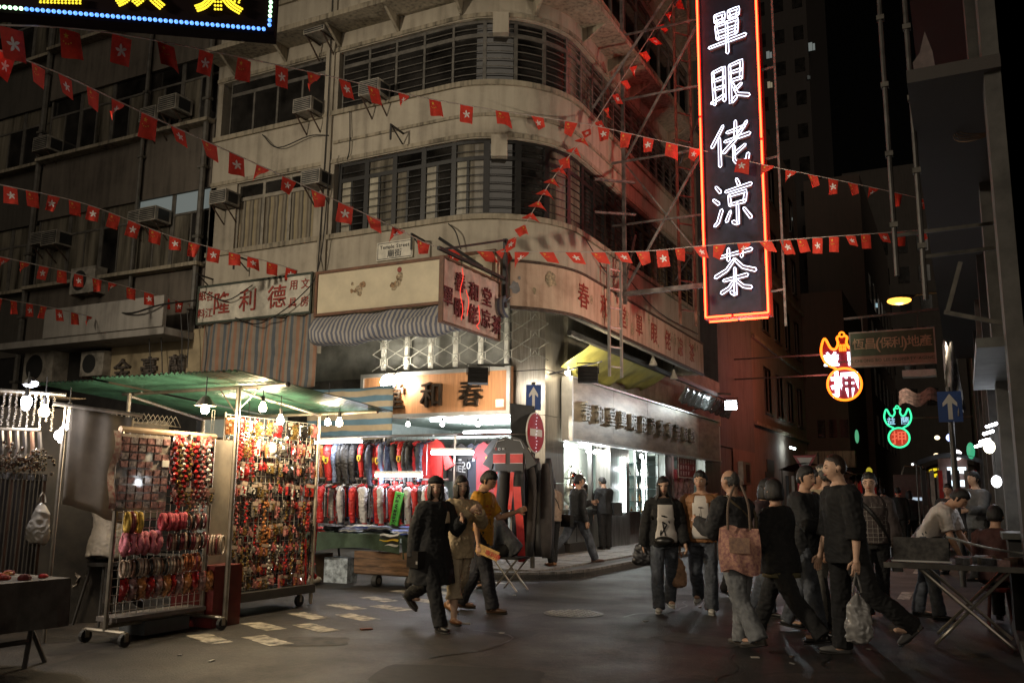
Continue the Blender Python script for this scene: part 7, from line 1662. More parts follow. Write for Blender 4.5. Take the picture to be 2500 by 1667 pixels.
# woman behind
person('dark haired woman hidden between the balding man and the curly haired walker', gxy(1862, 1500), 60, 1.62, legs=(10, 4, -10, 14), female=True, hair='bob', skin=2, top=(M('top_dark_plum', (.05, .03, .035), .8), 1, -.06, .03), bottom=(denim, 'trousers', .02), shoes=(shoeB, 'shoe'), head=(-20, 4))
# 13 young man with clasped hands
cp13 = person('young man in black hooded jacket and jeans with clasped hands', gxy(1962, 1545), 62, 1.74, legs=(14, 4, -12, 16), arms=((30, 8, 62, 34), (30, 8, 62, 34)), head=(12, 4), hair='short', skin=1, top=(M('hoodie_black', (.017, .017, .018), .8, var=.3), 1, -.07, .045), bottom=(denim, 'trousers', .024), shoes=(shoeB, 'shoe'), vx=.0095)
person('man with cropped hair just behind the young man with clasped hands', gxy(1985, 1525), 70, 1.72, legs=(10, 4, -10, 14), head=(0, 0), hair='short', skin=2, top=(blackC, 1, -.06, .03), bottom=(blackC, 'trousers', .02), shoes=(shoeB, 'shoe'))
# 14 man in cream shirt with pale cap
def x14(c): m = MB(); m.sph((0, 0, 0), (1, 1, 1), 14, 10); m.v = [tuple(c['hpt'](p[0]*1.13, p[1]*1.1-.06, .42+p[2]*.68)) for p in m.v]; m.build('cap', M('cap_cream', (.45, .38, .30), .8), c['root'], True)
person('man in cream shirt and pale cap standing behind the tall man in black', gxy(2030, 1532), 175, 1.76, legs=(6, 4, -8, 10), arms=((4, 8, 14, 0), (8, 8, 30, 10)), head=(-60, 0), hair='short', hairmat=hairG, skin=0, build=1.1, top=(M('shirt_cream', (.42, .34, .22), .8, var=.15), 1, -.02, .034, 0, 'shirt'), bottom=(M('trousers_khaki_grey', (.12, .11, .095), .8, var=.2), 'trousers', .026, shoeB), shoes=(shoeB, 'shoe'), extras=x14)
# 15 tall man in black with carrier bag, nearest right
cp15 = person('tall man in black shirt with cropped hair carrying a clear plastic bag', gxy(2143, 1600), -66, 1.80, legs=(4, 3, -22, 30), arms=((10, 8, 10, 0), (-2, 9, 12, 0)), head=(4, 2), hair='buzz', hairmat=hairBr, skin=0, build=1.05, lean=4, top=(blackC, .75, -.085, .042, .05, 'shirt'), bottom=(blackC, 'trousers', .030), shoes=(M('trainer_grey', (.12, .115, .11), .7), 'shoe'), vx=.0085)
carrier(handpt(cp15, -1), .24, .44, .14, M('clear_grey_bag', (.26, .25, .24), .3, var=.3, scale=10, coat=.4), 'translucent plastic bag hanging from the hand of the tall man in black', .16, .2, 8)
# 16 man with glasses and check shirt
def x16(c):
    glasses(c); shoulder_strap(c, shoeB, -.02, 1, wd=.04, off=.05)
    ck = M('check_light', (.30, .27, .24), .8, var=0)
    for i in range(9):
        h = -.02+.030*i; m = MB(); m.tube([c['tsurf'](h, a, .041) for a in [-1.4+.2*k_ for k_ in range(15)]], .003, 4); m.build('check_stripe', ck, c['root'])
    for k_ in range(9):
        a = -1.2+.3*k_; m = MB(); m.tube([c['tsurf'](h, a, .041) for h in (-.03, .05, .12, .19, .25)], .003, 4); m.build('check_stripe', ck, c['root'])
    m = MB(); q = c['tsurf'](-.06, -1.7, .07); m.ob(q, c['fw']*-.2, UP*-.28, c['rt']*-.12); m.build('messenger_bag', shoeB, c['root'])
person('man with glasses in a dark checked shirt with a black bag across his chest', gxy(2140, 1505), 4, 1.70, legs=(8, 4, -8, 12), arms=((4, 8, 20, 0), (2, 12, 16, 0)), head=(10, 2), hair='short', skin=0, top=(M('shirt_checked_dark', (.06, .045, .042), .85, var=.2), 1, -.03, .036), bottom=(blackC, 'trousers', .02), shoes=(shoeB, 'shoe'), vx=.010, extras=x16)
# 17 man bending over the table
person('man in white tee shirt bending over the folding table at right', gxy(2268, 1508), 78, 1.66, legs=(10, 4, -8, 6), arms=((46, 8, 12, 6), (52, 8, 14, 6)), lean=34, head=(0, 24), hair='short', skin=2, top=(M('tee_white_grey', (.55, .50, .47), .8, var=.1), .55, -.07, .03, .04, 'tee_shirt'), bottom=(denim, 'trousers', .022), shoes=(shoeB, 'shoe'), vx=.010,
       extras=lambda c: (lambda m, q: (m.sph(q, (.12, .12, .07), 10, 8), m.build('waist_bag', shoeB, c['root'], True)))(MB(), c['tsurf'](-.0, .5, .05)))
t = thing('stool', 'low stool under the person sitting at the right hand table', 'stool', (.25, 11.3, 0)); m = MB(); m.cyl((.25, 11.3, .40), (.25, 11.3, .44), .17, 14); m.build('seat', M('red_plastic_stool', (.16, .02, .015), .5), t)
for a, b in ((.12, .12), (-.12, .12), (.12, -.12), (-.12, -.12)): m = MB(); m.cyl((.25+a*.7, 11.3+b*.7, .40), (.25+a, 11.3+b, 0), .018, 6); m.build('leg', MATS['red_plastic_stool'], t)
person('person seen from behind sitting at the right hand table', (.25, 11.3), 168, 1.64, legs=(84, 84, 84, 84), arms=((30, 8, 50, 10), (30, 8, 50, 10)), lean=12, seat=.44, hair='short', skin=2, top=(M('jumper_dark_red', (.06, .02, .016), .85), 1, -.06, .035), bottom=(blackC, 'trousers', .02), shoes=(shoeB, 'shoe'))
person('man in grey shirt standing beyond the road sign post at right', gxy(2405, 1420, .12), -40, 1.70, legs=(4, 3, -4, 4), z0=.12, arms=((30, 8, 70, 20), (30, 8, 60, 20)), head=(10, 0), hair='short', skin=0, top=(M('shirt_grey_dim', (.10, .10, .10), .8), 1, -.06, .03), bottom=(blackC, 'trousers', .02), shoes=(shoeB, 'shoe'), vx=.014)
for (px, py, f, H, lab, tm, fem) in ((2200, 1340, 178, 1.7, 'man in dark clothes of the couple walking away up the street', blackC, False), (2228, 1338, 182, 1.62, 'woman of the couple walking away up the street', M('top_dark_grey', (.05, .05, .05), .8), True),
        (2160, 1335, 176, 1.68, 'dim walker left of the couple up the street', charc, False), (2335, 1400, -20, 1.68, 'dim figure behind the bending man at right', charc, False)):
    person(lab, gxy(px, py), f, H, legs=(14, 6, -14, 14), female=fem, hair='bob' if fem else 'short', skin=2, top=(tm, 1, -.06, .03), bottom=(blackC, 'trousers', .02), shoes=(shoeB, 'shoe'), vx=.016)
# vendor on the stool at left, seen from behind
person('vendor in grey shirt sitting on a stool with back turned behind the wheeled rack', (-8.2, 6.62), 150, 1.68, legs=(70, 50, 74, 54), arms=((30, 8, 60, 14), (30, 8, 60, 14)), lean=14, seat=.64, head=(0, 20), hair='short', skin=1, top=(M('shirt_grey_brown', (.26, .235, .20), .85, var=.2), .55, -.07, .035, .05, 'shirt'), bottom=(blackC, 'trousers', .02), shoes=(shoeB, 'shoe'))

# ================================================================== tea shop counter and interior
cg = thing('tea_counter', 'stainless steel tea counter facing the pavement beside the steel column', 'counter', (-8.2, 19, .12))
ctrM = M('counter_steel', (.50, .50, .47), .28, metal=1, var=.2, scale=3, stretch=(5, 5, 1))
m = MB(); m.box(-8.7, 18.25, .32, -7.87, 19.70, 1.02); m.build('front', ctrM, cg); m = MB(); m.box(-8.66, 18.3, .12, -7.84, 19.68, .32); m.build('plinth', M('plinth_dark', (.04, .035, .03), .6), cg)
m = MB(); m.box(-8.75, 18.2, 1.02, -7.78, 19.74, 1.06); m.build('top', ctrM, cg)
for y in (18.75, 19.25): m = MB(); m.box(-7.868, y-.012, .34, -7.86, y+.012, 1.0); m.build('seam', M('seam_dark', (.05, .05, .05), .5), cg)
def urn(p, s, label):
    t = thing('tea_urn', label, 'tea urn', p); um = M('urn_polished', (.62, .58, .50), .10, metal=1, var=.1)
    m = MB(); m.lathe(p, [(.13*s, 0), (.15*s, .03*s), (.07*s, .06*s), (.10*s, .12*s), (.24*s, .26*s), (.29*s, .42*s), (.27*s, .56*s), (.16*s, .64*s), (.15*s, .67*s)], 20); m.build('urn_body', um, t, True)
    m = MB(); m.lathe(p, [(.17*s, .67*s), (.16*s, .74*s), (.09*s, .84*s), (.03*s, .88*s), (.03*s, .91*s)], 18); m.sph(V(p)+UP*.94*s, .035*s, 8, 6); m.build('urn_lid', um, t, True)
    m = MB(); m.cyl(V(p)+V((.27*s, 0, .2*s)), V(p)+V((.40*s, 0, .17*s)), .018*s); m.build('tap', um, t)
urn((-8.25, 19.30, 1.06), 1.05, 'big polished tea urn on the counter between the two customers'); urn((-8.45, 20.35, 1.06), .95, 'second tea urn further inside beside the man in black')
m = MB(); m.box(-8.75, 19.86, .12, -8.1, 20.88, 1.04); tag(m.build('urn_stand', ctrM), 'steel stand under the second tea urn', 'stand')
for i in range(9):
    p = V((-7.95-.05*(i % 3), 18.32+.14*i, 1.06)); 
    if 18.95 < p.y < 19.6: continue
    m = MB(); m.lathe(p, [(.03, 0), (.036, .09), (.034, .09), (.028, .01)], 10); tag(m.build('tea_cup', whiteS), 'small white tea cup standing on the tea counter', 'cup', 'white tea cups on the counter')
m = MB(); m.box(-9.35, 18.25, .12, -9.25, 22.2, 2.65); bw = m.build('shop_back_wall', M('tea_back_wall', (.48, .50, .46), .6, var=.2, scale=3)); tag(bw, 'pale tiled back wall inside the tea shop', 'wall')
t = thing('framed_portrait', 'black and white framed portrait on the back wall of the tea shop', 'portrait', (-9.2, 20.3, 2.1))
m = MB(); m.box(-9.24, 20.05, 1.85, -9.2, 20.55, 2.5); m.build('frame', iron, t); m = MB(); m.box(-9.199, 20.09, 1.89, -9.195, 20.51, 2.46); m.build('print', M('portrait_grey', (.12, .12, .12), .5), t)
m = MB(); m.prism([(.09*cos(a), .12*sin(a)) for a in [i*pi/8 for i in range(16)]], ((-9.19, 20.3, 2.22), YR, UP), .003); m.prism([(-.18, -.3), (.18, -.3), (.14, -.17), (0, -.12), (-.14, -.17)], ((-9.19, 20.3, 2.22), YR, UP), .003); m.build('figure', M('portrait_pale', (.40, .39, .37), .5), t)
t = thing('scroll_panel', 'golden calligraphy panel on the back wall of the tea shop', 'panel', (-9.2, 20.9, 2)); m = MB(); m.box(-9.24, 20.65, 1.5, -9.2, 21.15, 2.5); m.build('board', M('gold_panel', (.50, .30, .08), .35, metal=.5, var=.3), t)
for i in range(3):
    for j in range(5): m = MB(); gput(m, '清熱甘凉草心上品治眼茶廿四味'[(i*5+j) % 14], (-9.198, 20.75+.15*i, 2.4-.19*j), YR, UP, .14, .006); m.build('character', M('dark_brown_letter', (.07, .03, .015), .5), t)
m = MB(); m.box(-9.22, 18.75, 1.2, -9.18, 18.95, 2.5); tag(m.build('red_banner', M('red_silk', (.35, .015, .02), .5)), 'narrow red banner on the back wall of the tea shop', 'banner')
m = MB(); m.box(-9.22, 19.0, 1.1, -9.19, 19.75, 2.55); tag(m.build('wall_mirror', M('dark_mirror', (.10, .08, .07), .12, metal=.6)), 'dark mirror panel behind the big tea urn', 'mirror')
tcool = E('tea_tube_lit', (.80, 1, .96), 26)
tubelamp((-8.3, 18.3, 2.52), (-8.3, 19.2, 2.52), 'first tube lamp under the tea shop canopy by the column', 60, .03, mt=tcool)
tubelamp((-8.0, 19.3, 2.5), (-8.0, 19.8, 2.5), 'short tube lamp over the big tea urn', 35, .03, mt=tcool)
for i in range(5): bulb((-8.05, 19.9+.24*i, 2.42), ['first', 'second', 'third', 'fourth', 'fifth'][i]+' bulb from the left in the row over the tea urns', 10, .045, .02, (1, .97, .9), E('bulb_neutral', (1, .97, .9), 40))
tubelamp((-7.83, 21.85, .95), (-7.83, 21.85, 2.35), 'upright tube lamp on the steel pier right of the tea urns', 60, .035, False, tcool)
bulb((-7.75, 23.0, 2.42), 'bare bulb on a bracket beside the glass shelves', 14, .05, .02, (1, .97, .9), MATS['bulb_neutral'])
sh = thing('glass_cabinet', 'glowing glass shelf cabinet in the middle of the tea shop', 'cabinet', (-8.4, 24, .9)); glow = E('cabinet_backlight', (.62, .95, .92), 1.6)
m = MB(); m.box(-8.9, 23.55, .85, -8.85, 25.55, 2.58); m.build('backlight', glow, sh)
for z in (.85, 1.2, 1.55, 1.9, 2.25): m = MB(); m.box(-8.84, 23.55, z, -8.1, 25.55, z+.02); m.build('shelf', M('shelf_glass', (.3, .4, .4), .1, var=0, trans=.6), sh)
for y in (23.5, 24.5, 25.52): m = MB(); m.box(-8.14, y, .8, -8.1, y+.04, 2.6); m.build('upright', alu, sh)
for i in range(24):
    p = V((-8.4, 23.65+.08*i, [.87, 1.22, 1.57, 1.92][i % 4])); m = MB(); m.lathe(p, [(.03, 0), (.035, .1), (.012, .15), (.012, .2)], 8); tag(m.build('bottle', [glit[6], M('bottle_amber', (.25, .10, .02), .15), whiteS][i % 3], sh))
tubelamp((-8.2, 24.45, .9), (-8.2, 24.45, 2.4), 'upright tube lamp inside the glass shelf cabinet', 55, .03, False, tcool)
m = MB(); m.box(-8.25, 22.35, .12, -7.95, 23.4, .95); tag(m.build('serving_hatch', ctrM), 'low steel hatch between the pier and the glass cabinet', 'hatch')
lamp('tea_shop_ceiling_glow', (-8.5, 27.5, 2.4), 45, (.9, 1, .95), .15); lamp('tea_shop_ceiling_glow', (-8.4, 23.0, 2.45), 40, (.9, 1, .95), .15)
m = MB(); m.grid(lambda u, v_: V((-8.15+.05*sin(u*26+v_*4), 27.0+2.6*u, 2.2-1.0*v_)), 40, 6); tag(m.build('plastic_curtain', M('clear_pink_curtain', (.50, .38, .38), .2, var=.5, coat=.6), None, True), 'shiny translucent curtain in the window under the red notice', 'curtain')
m = MB(); m.box(-8.1, 26.35, .95, -7.9, 26.5, 2.6); m.box(-8.15, 26.5, .95, -7.85, 30.2, 1.0); tag(m.build('window_sill', alu), 'metal sill and jamb of the window under the red notice', 'sill')
person('server with short dark hair looking out of the window under the red notice', (-8.6, 28.2), 10, 1.66, z0=.12, hair='short', skin=0, top=(whiteS, 1, -.06, .03), bottom=(blackC, 'trousers', .02), shoes=(shoeB, 'shoe'), vx=.018) if False else None

# ================================================================== road signs
sgB = M('sign_blue', (.02, .06, .22), .35, var=.1); sgW = M('sign_white', (.60, .57, .52), .4, var=.05); sgR = M('sign_red', (.38, .02, .03), .4, var=.1); sgBack = M('sign_back_grey', (.03, .03, .03), .6)
poleG = M('grey_sign_pole', (.07, .064, .058), .5, metal=.5, var=.3)
def arrowplate(t, c, a, b, w_, h):
    m = MB(); m.prism([(-w_/2, -h/2), (w_/2, -h/2), (w_/2, h/2), (-w_/2, h/2)], (c, a, b), .02); m.build('plate', sgB, t)
    n = V(a).cross(V(b)); m = MB(); m.prism([(-.09*w_, -.42*h), (.09*w_, -.42*h), (.09*w_, .12*h), (.30*w_, -.0*h), (.30*w_, .12*h), (0, .42*h), (-.30*w_, .12*h), (-.30*w_, -.0*h), (-.09*w_, .12*h)], (V(c)+n*.004, a, b), .003); m.build('arrow', sgW, t)
t = thing('road_sign', 'corner post carrying a blue one way arrow and a red no entry disc', 'road sign', (-6.84, 14.3, .12))
m = MB(); m.cyl((-6.84, 14.3, .1), (-6.84, 14.3, 3.38), .04, 10); m.build('pole', poleG, t)
av = V((cos(AZ), sin(AZ), 0)); arrowplate(t, V((-6.84, 14.3, 3.10))+V((av.y, -av.x, 0))*.06, av, UP, .27, .46)
for r_, mt, off in ((.365, sgW, .05), (.345, sgR, .054)): m = MB(); m.prism([(r_*cos(a), r_*sin(a)) for a in [i*2*pi/32 for i in range(32)]], ((-6.84+off, 14.3, 2.47), YR, UP), .02); m.build('disc', mt, t)
m = MB(); m.prism([(-.25, -.065), (.25, -.065), (.25, .065), (-.25, .065)], ((-6.84+.060, 14.3, 2.47), YR, UP), .004); m.build('bar', sgW, t)
m = MB(); m.prism([(-.22, -.40), (.1, -.32), (.2, .42), (-.26, .46)], ((-6.93, 14.1, 2.52), (av*.8+V((0, .3, 0))).normalized(), UP), .015); m.build('sign_back', sgBack, t)
for i in range(12): m = MB(); m.sph((-6.84+.066, 14.3+.02*sin(i*1.7), 2.8-.06*i), .009, 5, 4); m.build('fairy_light', E('fairy_bulb', (.9, .9, 1), 1.2, False), t)
for z, lab in ((1.5, 'white'), (1.2, 'grey')): m = MB(); m.box(-6.9, 14.22, z-.25, -6.76, 14.25, z); m.build('pasted_bill', signW, t)
m = MB(); m.tube([(-6.84+.13*cos(a), 14.3+.13*sin(a), 2.0) for a in [i*2*pi/14 for i in range(14)]], .008, 5, close=True); m.build('tie_wire', alu, t)
pp = onZ(2352, 1432, .12); t = thing('road_sign', 'grey post with a dim blue one way arrow at the right hand pavement', 'road sign', pp)
m = MB(); m.cyl(pp, (pp.x, pp.y, 3.05), .045, 10); m.build('pole', poleG, t); arrowplate(t, V((pp.x, pp.y-.06, 2.75)), XR, UP, .33, .46)
pg = onD(1965, 1132, 33); t = thing('road_sign', 'small give way triangle on a thin post by the pinkish building', 'road sign', pg); m = MB(); m.prism([(-.4, .3), (.4, .3), (0, -.4)], ((pg.x, pg.y, pg.z), XR, UP), .02); m.build('triangle', sgR, t)
m = MB(); m.prism([(-.27, .22), (.27, .22), (0, -.24)], ((pg.x, pg.y-.004, pg.z), XR, UP), .004); m.build('triangle_face', sgW, t); m = MB(); m.cyl((pg.x+.45, pg.y+.05, 0), (pg.x+.45, pg.y+.05, pg.z+.4), .03); m.cyl((pg.x+.45, pg.y+.05, pg.z+.3), (pg.x, pg.y+.05, pg.z+.3), .02); m.build('pole', poleG, t)

# ================================================================== left side of the far street
pinkW = wallmat('pale_plaster_far', (.24, .19, .165), (.12, .09, .07), .6); brownW = wallmat('brown_plaster_far', (.085, .06, .048), (.06, .05, .04), .6)
fb = thing('apartment_block', 'pale block beyond the tea shop lit pink by the pawn sign', 'building', (-8.5, 45, 0))
def sidewall(root, x, y0, y1, zs, wins, wm, depth=6, wmt=blind2):
    """wall facing +x at x, with window openings (y,z,w,h) recessed"""
    m = MB(); ys = sorted(set([y0, y1]+[w_[0] for w_ in wins]+[w_[0]+w_[2] for w_ in wins])); zz = sorted(set([zs[0], zs[1]]+[w_[1] for w_ in wins]+[w_[1]+w_[3] for w_ in wins]))
    for i in range(len(ys)-1):
        for j in range(len(zz)-1):
            cy_, cz = (ys[i]+ys[i+1])/2, (zz[j]+zz[j+1])/2
            if any(w_[0] < cy_ < w_[0]+w_[2] and w_[1] < cz < w_[1]+w_[3] for w_ in wins): continue
            m.quad((x, ys[i], zz[j]), (x, ys[i+1], zz[j]), (x, ys[i+1], zz[j+1]), (x, ys[i], zz[j+1]))
    m.box(x-depth, y0, zs[0], x-.3, y1, zs[1]); m.build('wall', wm, root)
    for (wy, wz, ww, wh) in wins:
        q = MB()
        for (a, b, c, d) in ((wy, wz, ww, .06), (wy, wz+wh-.06, ww, .06), (wy, wz+.06, .06, wh-.12), (wy+ww-.06, wz+.06, .06, wh-.12), (wy+ww*.5-.03, wz+.06, .06, wh-.12)): q.box(x-.16, a, b, x-.1, a+c, b+d)
        q.box(x-.02, wy-.08, wz-.1, x+.10, wy+ww+.08, wz-.01); fr = q.build('window', frameG, root)
        q = MB(); q.box(x-.15, wy+.06, wz+.06, x-.13, wy+ww-.06, wz+wh-.06); q.build('pane', wmt, fr)
wl = [(41.0+s_*3.0, z, 1.7, 2.1) for s_ in range(4) for z in (5.2, 9.0, 12.6, 16.2)]
sidewall(fb, -7.9, 34.4, 38.5, (.12, 3.2), [], pinkW, 3); sidewall(fb, -7.9, 38.5, 53, (.12, 20), wl, pinkW)
for z in (4.4, 8.2, 11.8): m = MB(); m.box(-7.88, 38.5, z, -7.75, 53, z+.15); m.build('ledge', trimM, fb)
pb_ = onX(1812, 1155, -7.9); t = thing('meter_box', 'metal wall box with a lit slot on the pale wall beyond the tea shop', 'box', pb_); m = MB(); m.box(-7.9, pb_.y-.7, pb_.z-.45, -7.7, pb_.y+.7, pb_.z+.45); m.build('casing', M('meter_steel', (.4, .36, .3), .35, metal=.7), t); m = MB(); m.box(-7.7, pb_.y-.2, pb_.z-.35, -7.69, pb_.y+.45, pb_.z+.35); m.build('slot', darkM, t)
for (px, py, w_, h, lab) in ((1880, 1137, 1.6, .55, 'upper dark plaque on the pale wall beyond the tea shop'), (1878, 1160, 1.9, .3, 'lower dark plaque on the pale wall beyond the tea shop')):
    q = onX(px, py, -7.9); m = MB(); m.box(-7.9, q.y-w_/2, q.z-h/2, -7.86, q.y+w_/2, q.z+h/2); tag(m.build('wall_plaque', M('plaque_dark', (.05, .045, .04), .6)), lab, 'plaque')
q = onX(1930, 1092, -7.4); tubelamp(q, q+V((0, 1.2, 0)), 'small tube lamp on the pale wall above the give way sign', 8, .05, False, tcool)
fb2 = thing('apartment_block', 'plain brownish block end facing the crossing beyond the pale block', 'building', (-7, 54, 0))
m = MB(); m.box(-10, 53.1, .12, -5.6, 64, 13.2); m.build('wall', brownW, fb2)
for i in range(3): m = MB(); x = -7.3+.62*i; m.box(x, 53.02, 4.7, x+.42, 53.1, 5.7); m.build('window', blind2, fb2)
m = MB(); m.box(-7.9, 52.2, 3.0, -5.3, 53.1, 3.9); m.build('shop_canopy', trimM, fb2)
fb3 = thing('tower_block', 'tall dark tower with a few lit windows beside the neon sign', 'building', (-14, 70, 0))
m = MB(); m.box(-24, 72, 0, -9.2, 86, 62); m.build('wall', wallmat('tower_brown', (.035, .028, .024), (.05, .04, .04), .5), fb3)
rr2 = random.Random(8)
for zi in range(14):
    for xi in range(5):
        x = -16.5+1.55*xi; z = 16+2.9*zi; lit = (xi, zi) in ((0, 5), (0, 8), (1, 11), (3, 13))
        m = MB(); m.box(x, 71.93, z, x+.8, 72, z+1.2); m.build('window', blind2, fb3)
for px, py, s_, mt in ((1878, 135, .8, 'w'), (1880, 208, .7, 'y'), (1982, 115, .9, 'w'), (1975, 190, .4, 'd'), (1932, 535, .35, 'w'), (2138, 745, .5, 'c')):
    q = onY(px, py, 71.9); m = MB(); m.box(q.x-s_*.28, 71.80, q.z-s_*.4, q.x+s_*.05, 71.86, q.z+s_*.4); m.box(q.x+s_*.09, 71.80, q.z-s_*.4, q.x+s_*.28, 71.86, q.z+s_*.25); m.build('lit_window', E('lit_far_'+mt, {'w': (.8, .9, .85), 'y': (1, .85, .55), 'd': (.5, .55, .5), 'c': (.6, .9, 1)}[mt], {'w': .16, 'y': .2, 'd': .05, 'c': .5}[mt], False), fb3)
fb4 = thing('tower_block', 'dark far block closing the street behind the pawn signs', 'building', (-4, 95, 0)); m = MB(); m.box(-9.1, 92, 0, 6, 100, 34); m.build('wall', wallmat('far_block_dark', (.06, .05, .042), (.03, .025, .02), .5), fb4)
for zi in range(6):
    for xi in range(7): m = MB(); m.box(-8+1.8*xi, 91.9, 10+3*zi, -7+1.8*xi, 92, 11.6+3*zi); m.build('window', blind2, fb4)
fb5 = thing('apartment_block', 'dark block on the left side of the far street behind the pawn sign', 'building', (-7, 70, 0)); m = MB(); m.box(-9, 64.2, .12, -5.2, 90, 24); m.build('wall', brownW, fb5)
for yi in range(6):
    for zi in range(4): m = MB(); m.box(-5.2, 66+3.6*yi, 5+3.4*zi, -5.12, 67.6+3.6*yi, 7+3.4*zi); m.build('window', blind2, fb5)

# ================================================================== pawn signs
def pawnoutline(t, c, s, mt, n2=3, wd=.05):
    """bat above, ring below, double tubes with cross ticks; c = ring centre, s = ring radius"""
    c = V(c); f = lambda x, z: c+V((x*s, -.06, z*s))
    ring = [f(cos(a), sin(a)) for a in [i*2*pi/40 for i in range(40)]]
    bat = [(.42, .98), (1.0, 1.35), (1.28, 2.0), (1.22, 2.6), (1.02, 2.95), (.72, 2.35), (.42, 2.25), (.25, 2.6), (.3, 2.95), (.12, 3.1)]
    left = [(-x, z) for x, z in bat]
    for P in (ring,): m = MB(); m.tube(P, wd*s, 8, close=True); m.build('neon_tube', mt, t)
    for P in (bat, left): m = MB(); m.tube(curve3([f(x, z) for x, z in P], 5), wd*s, 8); m.build('neon_tube', mt, t)
    m = MB(); m.tube([f(.15*cos(a), 3.15+.15*sin(a)) for a in [i*2*pi/14 for i in range(14)]], wd*s*.8, 6, close=True); m.build('neon_tube', mt, t)
yo = E('neon_amber', (1, .16, .008), 3.6); wbt = E('neon_bluewhite', (.78, .82, 1), 5); redp = M('pawn_panel_red', (.22, .012, .02), .5); 
pcx = onY(2062, 938, 35); t = thing('pawn_sign', 'red pawnshop neon sign with amber bat outline and ring', 'sign', pcx); s_ = .60
pawnoutline(t, pcx, s_, yo, wd=.075)
m = MB(); m.prism([(s_*cos(a), s_*sin(a)) for a in [i*2*pi/32 for i in range(32)]], (pcx+V((0, .02, 0)), XR, UP), .12); m.build('ring_panel', redp, t)
m = MB(); m.prism([(x*s_, z*s_) for x, z in [(-.42, .98), (.42, .98), (1.0, 1.35), (1.28, 2.0), (1.02, 2.95), (.72, 2.35), (.42, 2.25), (.25, 2.6), (.12, 3.1), (-.12, 3.1), (-.25, 2.6), (-.42, 2.25), (-.72, 2.35), (-1.02, 2.95), (-1.28, 2.0), (-1.0, 1.35)]], (pcx+V((0, .03, 0)), XR, UP), .12); m.build('bat_panel', redp, t)
m = MB(); gput(m, '押', pcx+V((0, -.03, 0)), XR, UP, 1.0, .05, .036); m.build('neon_character', wbt, t)
for x, ch in ((-.42, '益'), (.42, '蘭')): m = MB(); gput(m, ch, pcx+V((x, -.02, .60*1.62)), XR, UP, .55, .05, .036); m.build('neon_character', wbt, t)
m = MB(); gput(m, '囍', pcx+V((0, -.02, .60*2.32)), XR, UP, .30, .04); m.build('neon_character', yo, t)
m = MB(); m.bar(pcx+V((-.6, .1, .4)), V((-7.9, pcx.y+.1, pcx.z+.4)), .05); m.bar(pcx+V((-.7, .1, 1.2)), V((-7.9, pcx.y+.1, pcx.z+1.2)), .05); m.build('bracket', pipes, t)
lamp('pawn_neon_glow', pcx+V((-.9, -.5, .6)), 70, (1, .22, .18), .4)
lamp('pawn_neon_glow', pcx+V((-1.2, 2.2, .6)), 150, (1, .20, .17), .4)
pgx = onY(2195, 1068, 50); t = thing('pawn_sign', 'small green pawnshop neon sign with red ring far up the street', 'sign', pgx); s_ = .50; gn = E('neon_green', (.05, 1, .38), 1.6, False)
pawnoutline(t, pgx, s_, gn, wd=.085); m = MB(); m.prism([(s_*.86*cos(a), s_*.86*sin(a)) for a in [i*2*pi/28 for i in range(28)]], (pgx+V((0, .02, 0)), XR, UP), .1); m.build('ring_panel', E('pawn_red_glow', (1, .05, .02), .45, False), t)
m = MB(); gput(m, '押', pgx+V((0, -.02, 0)), XR, UP, .75, .03); m.build('neon_character', E('pawn_red_letter', (1, .16, .08), .9, False), t)
for x, ch in ((-.33, '益'), (.33, '蘭')): m = MB(); gput(m, ch, pgx+V((x, -.02, .5*1.75)), XR, UP, .42, .03); m.build('neon_character', E('neon_pale_blue', (.4, .8, 1), 1.0, False), t)
m = MB(); m.bar(pgx+V((.2, .1, 1.0)), V((.6, pgx.y+.1, pgx.z+1.0)), .06); m.build('bracket', pipes, t)
# ================================================================== property agency sign and the orange street lamp
t = thing('shop_sign', 'green property agency sign with cream characters hanging over the street', 'sign', (-1.2, 22, 4.5)); o = onY(2077, 899, 22); W_, H_ = 1.84, .84; o.z = 4.40
gsM = M('sign_green', (.045, .085, .045), .6, var=.2); tnM = M('sign_tan', (.30, .22, .16), .65, var=.15); gold = M('sign_gold_letter', (.42, .33, .20), .6, var=.2)
m = MB(); m.ob(o+V((0, 0, .26)), (W_, 0, 0), (0, .15, 0), (0, 0, H_-.26)); m.build('green_panel', gsM, t); m = MB(); m.ob(o, (W_, 0, 0), (0, .15, 0), (0, 0, .257)); m.build('tan_panel', tnM, t); m = MB(); framebars(m, o-V((0, .004, 0)), XR, UP, W_, H_, .03, .01); m.build('frame', M('sign_frame_pale', (.36, .34, .28), .6), t)
for i, (ch, x) in enumerate(zip('恆昌(保利)地產', (.20, .46, .63, .80, 1.04, 1.20, 1.38, 1.64))): m = MB(); gput(m, ch, o+V((x, -.006, .55)), XR, UP, .28 if ch not in '()' else .36, .006, BOLD if ch not in '()' else .012); m.build('character', gold, t)
m = MB(); gline(m, 'HANG CHEONG BO LEE PROPERTY AGENCY CO', o+V((W_/2, -.004, .15)), XR, UP, .098, .004); m.build('lettering', gsM, t)
for x in (.3, 1.5): m = MB(); m.cyl(o+V((x, .07, H_)), o+V((x, .07, H_+.35)), .012, 5); m.build('hanger_rod', pipes, t)
m = MB(); m.bar(o+V((-.1, .07, H_+.35)), V((.6, 22.07, o.z+H_+.45)), .05); m.build('bracket', pipes, t)
q = onY(2250, 912, 21.8); m = MB(); m.box(q.x-.4, 21.75, q.z-.06, q.x+.3, 22.1, q.z+.09); tag(m.build('light_box', M('dead_light_box', (.55, .58, .52), .5)), 'short pale light box under the green property sign', 'light box')
lp = onY(2195, 731, 38); t = thing('street_lamp', 'orange glowing street lamp on a thin arm over the far street', 'street lamp', lp)
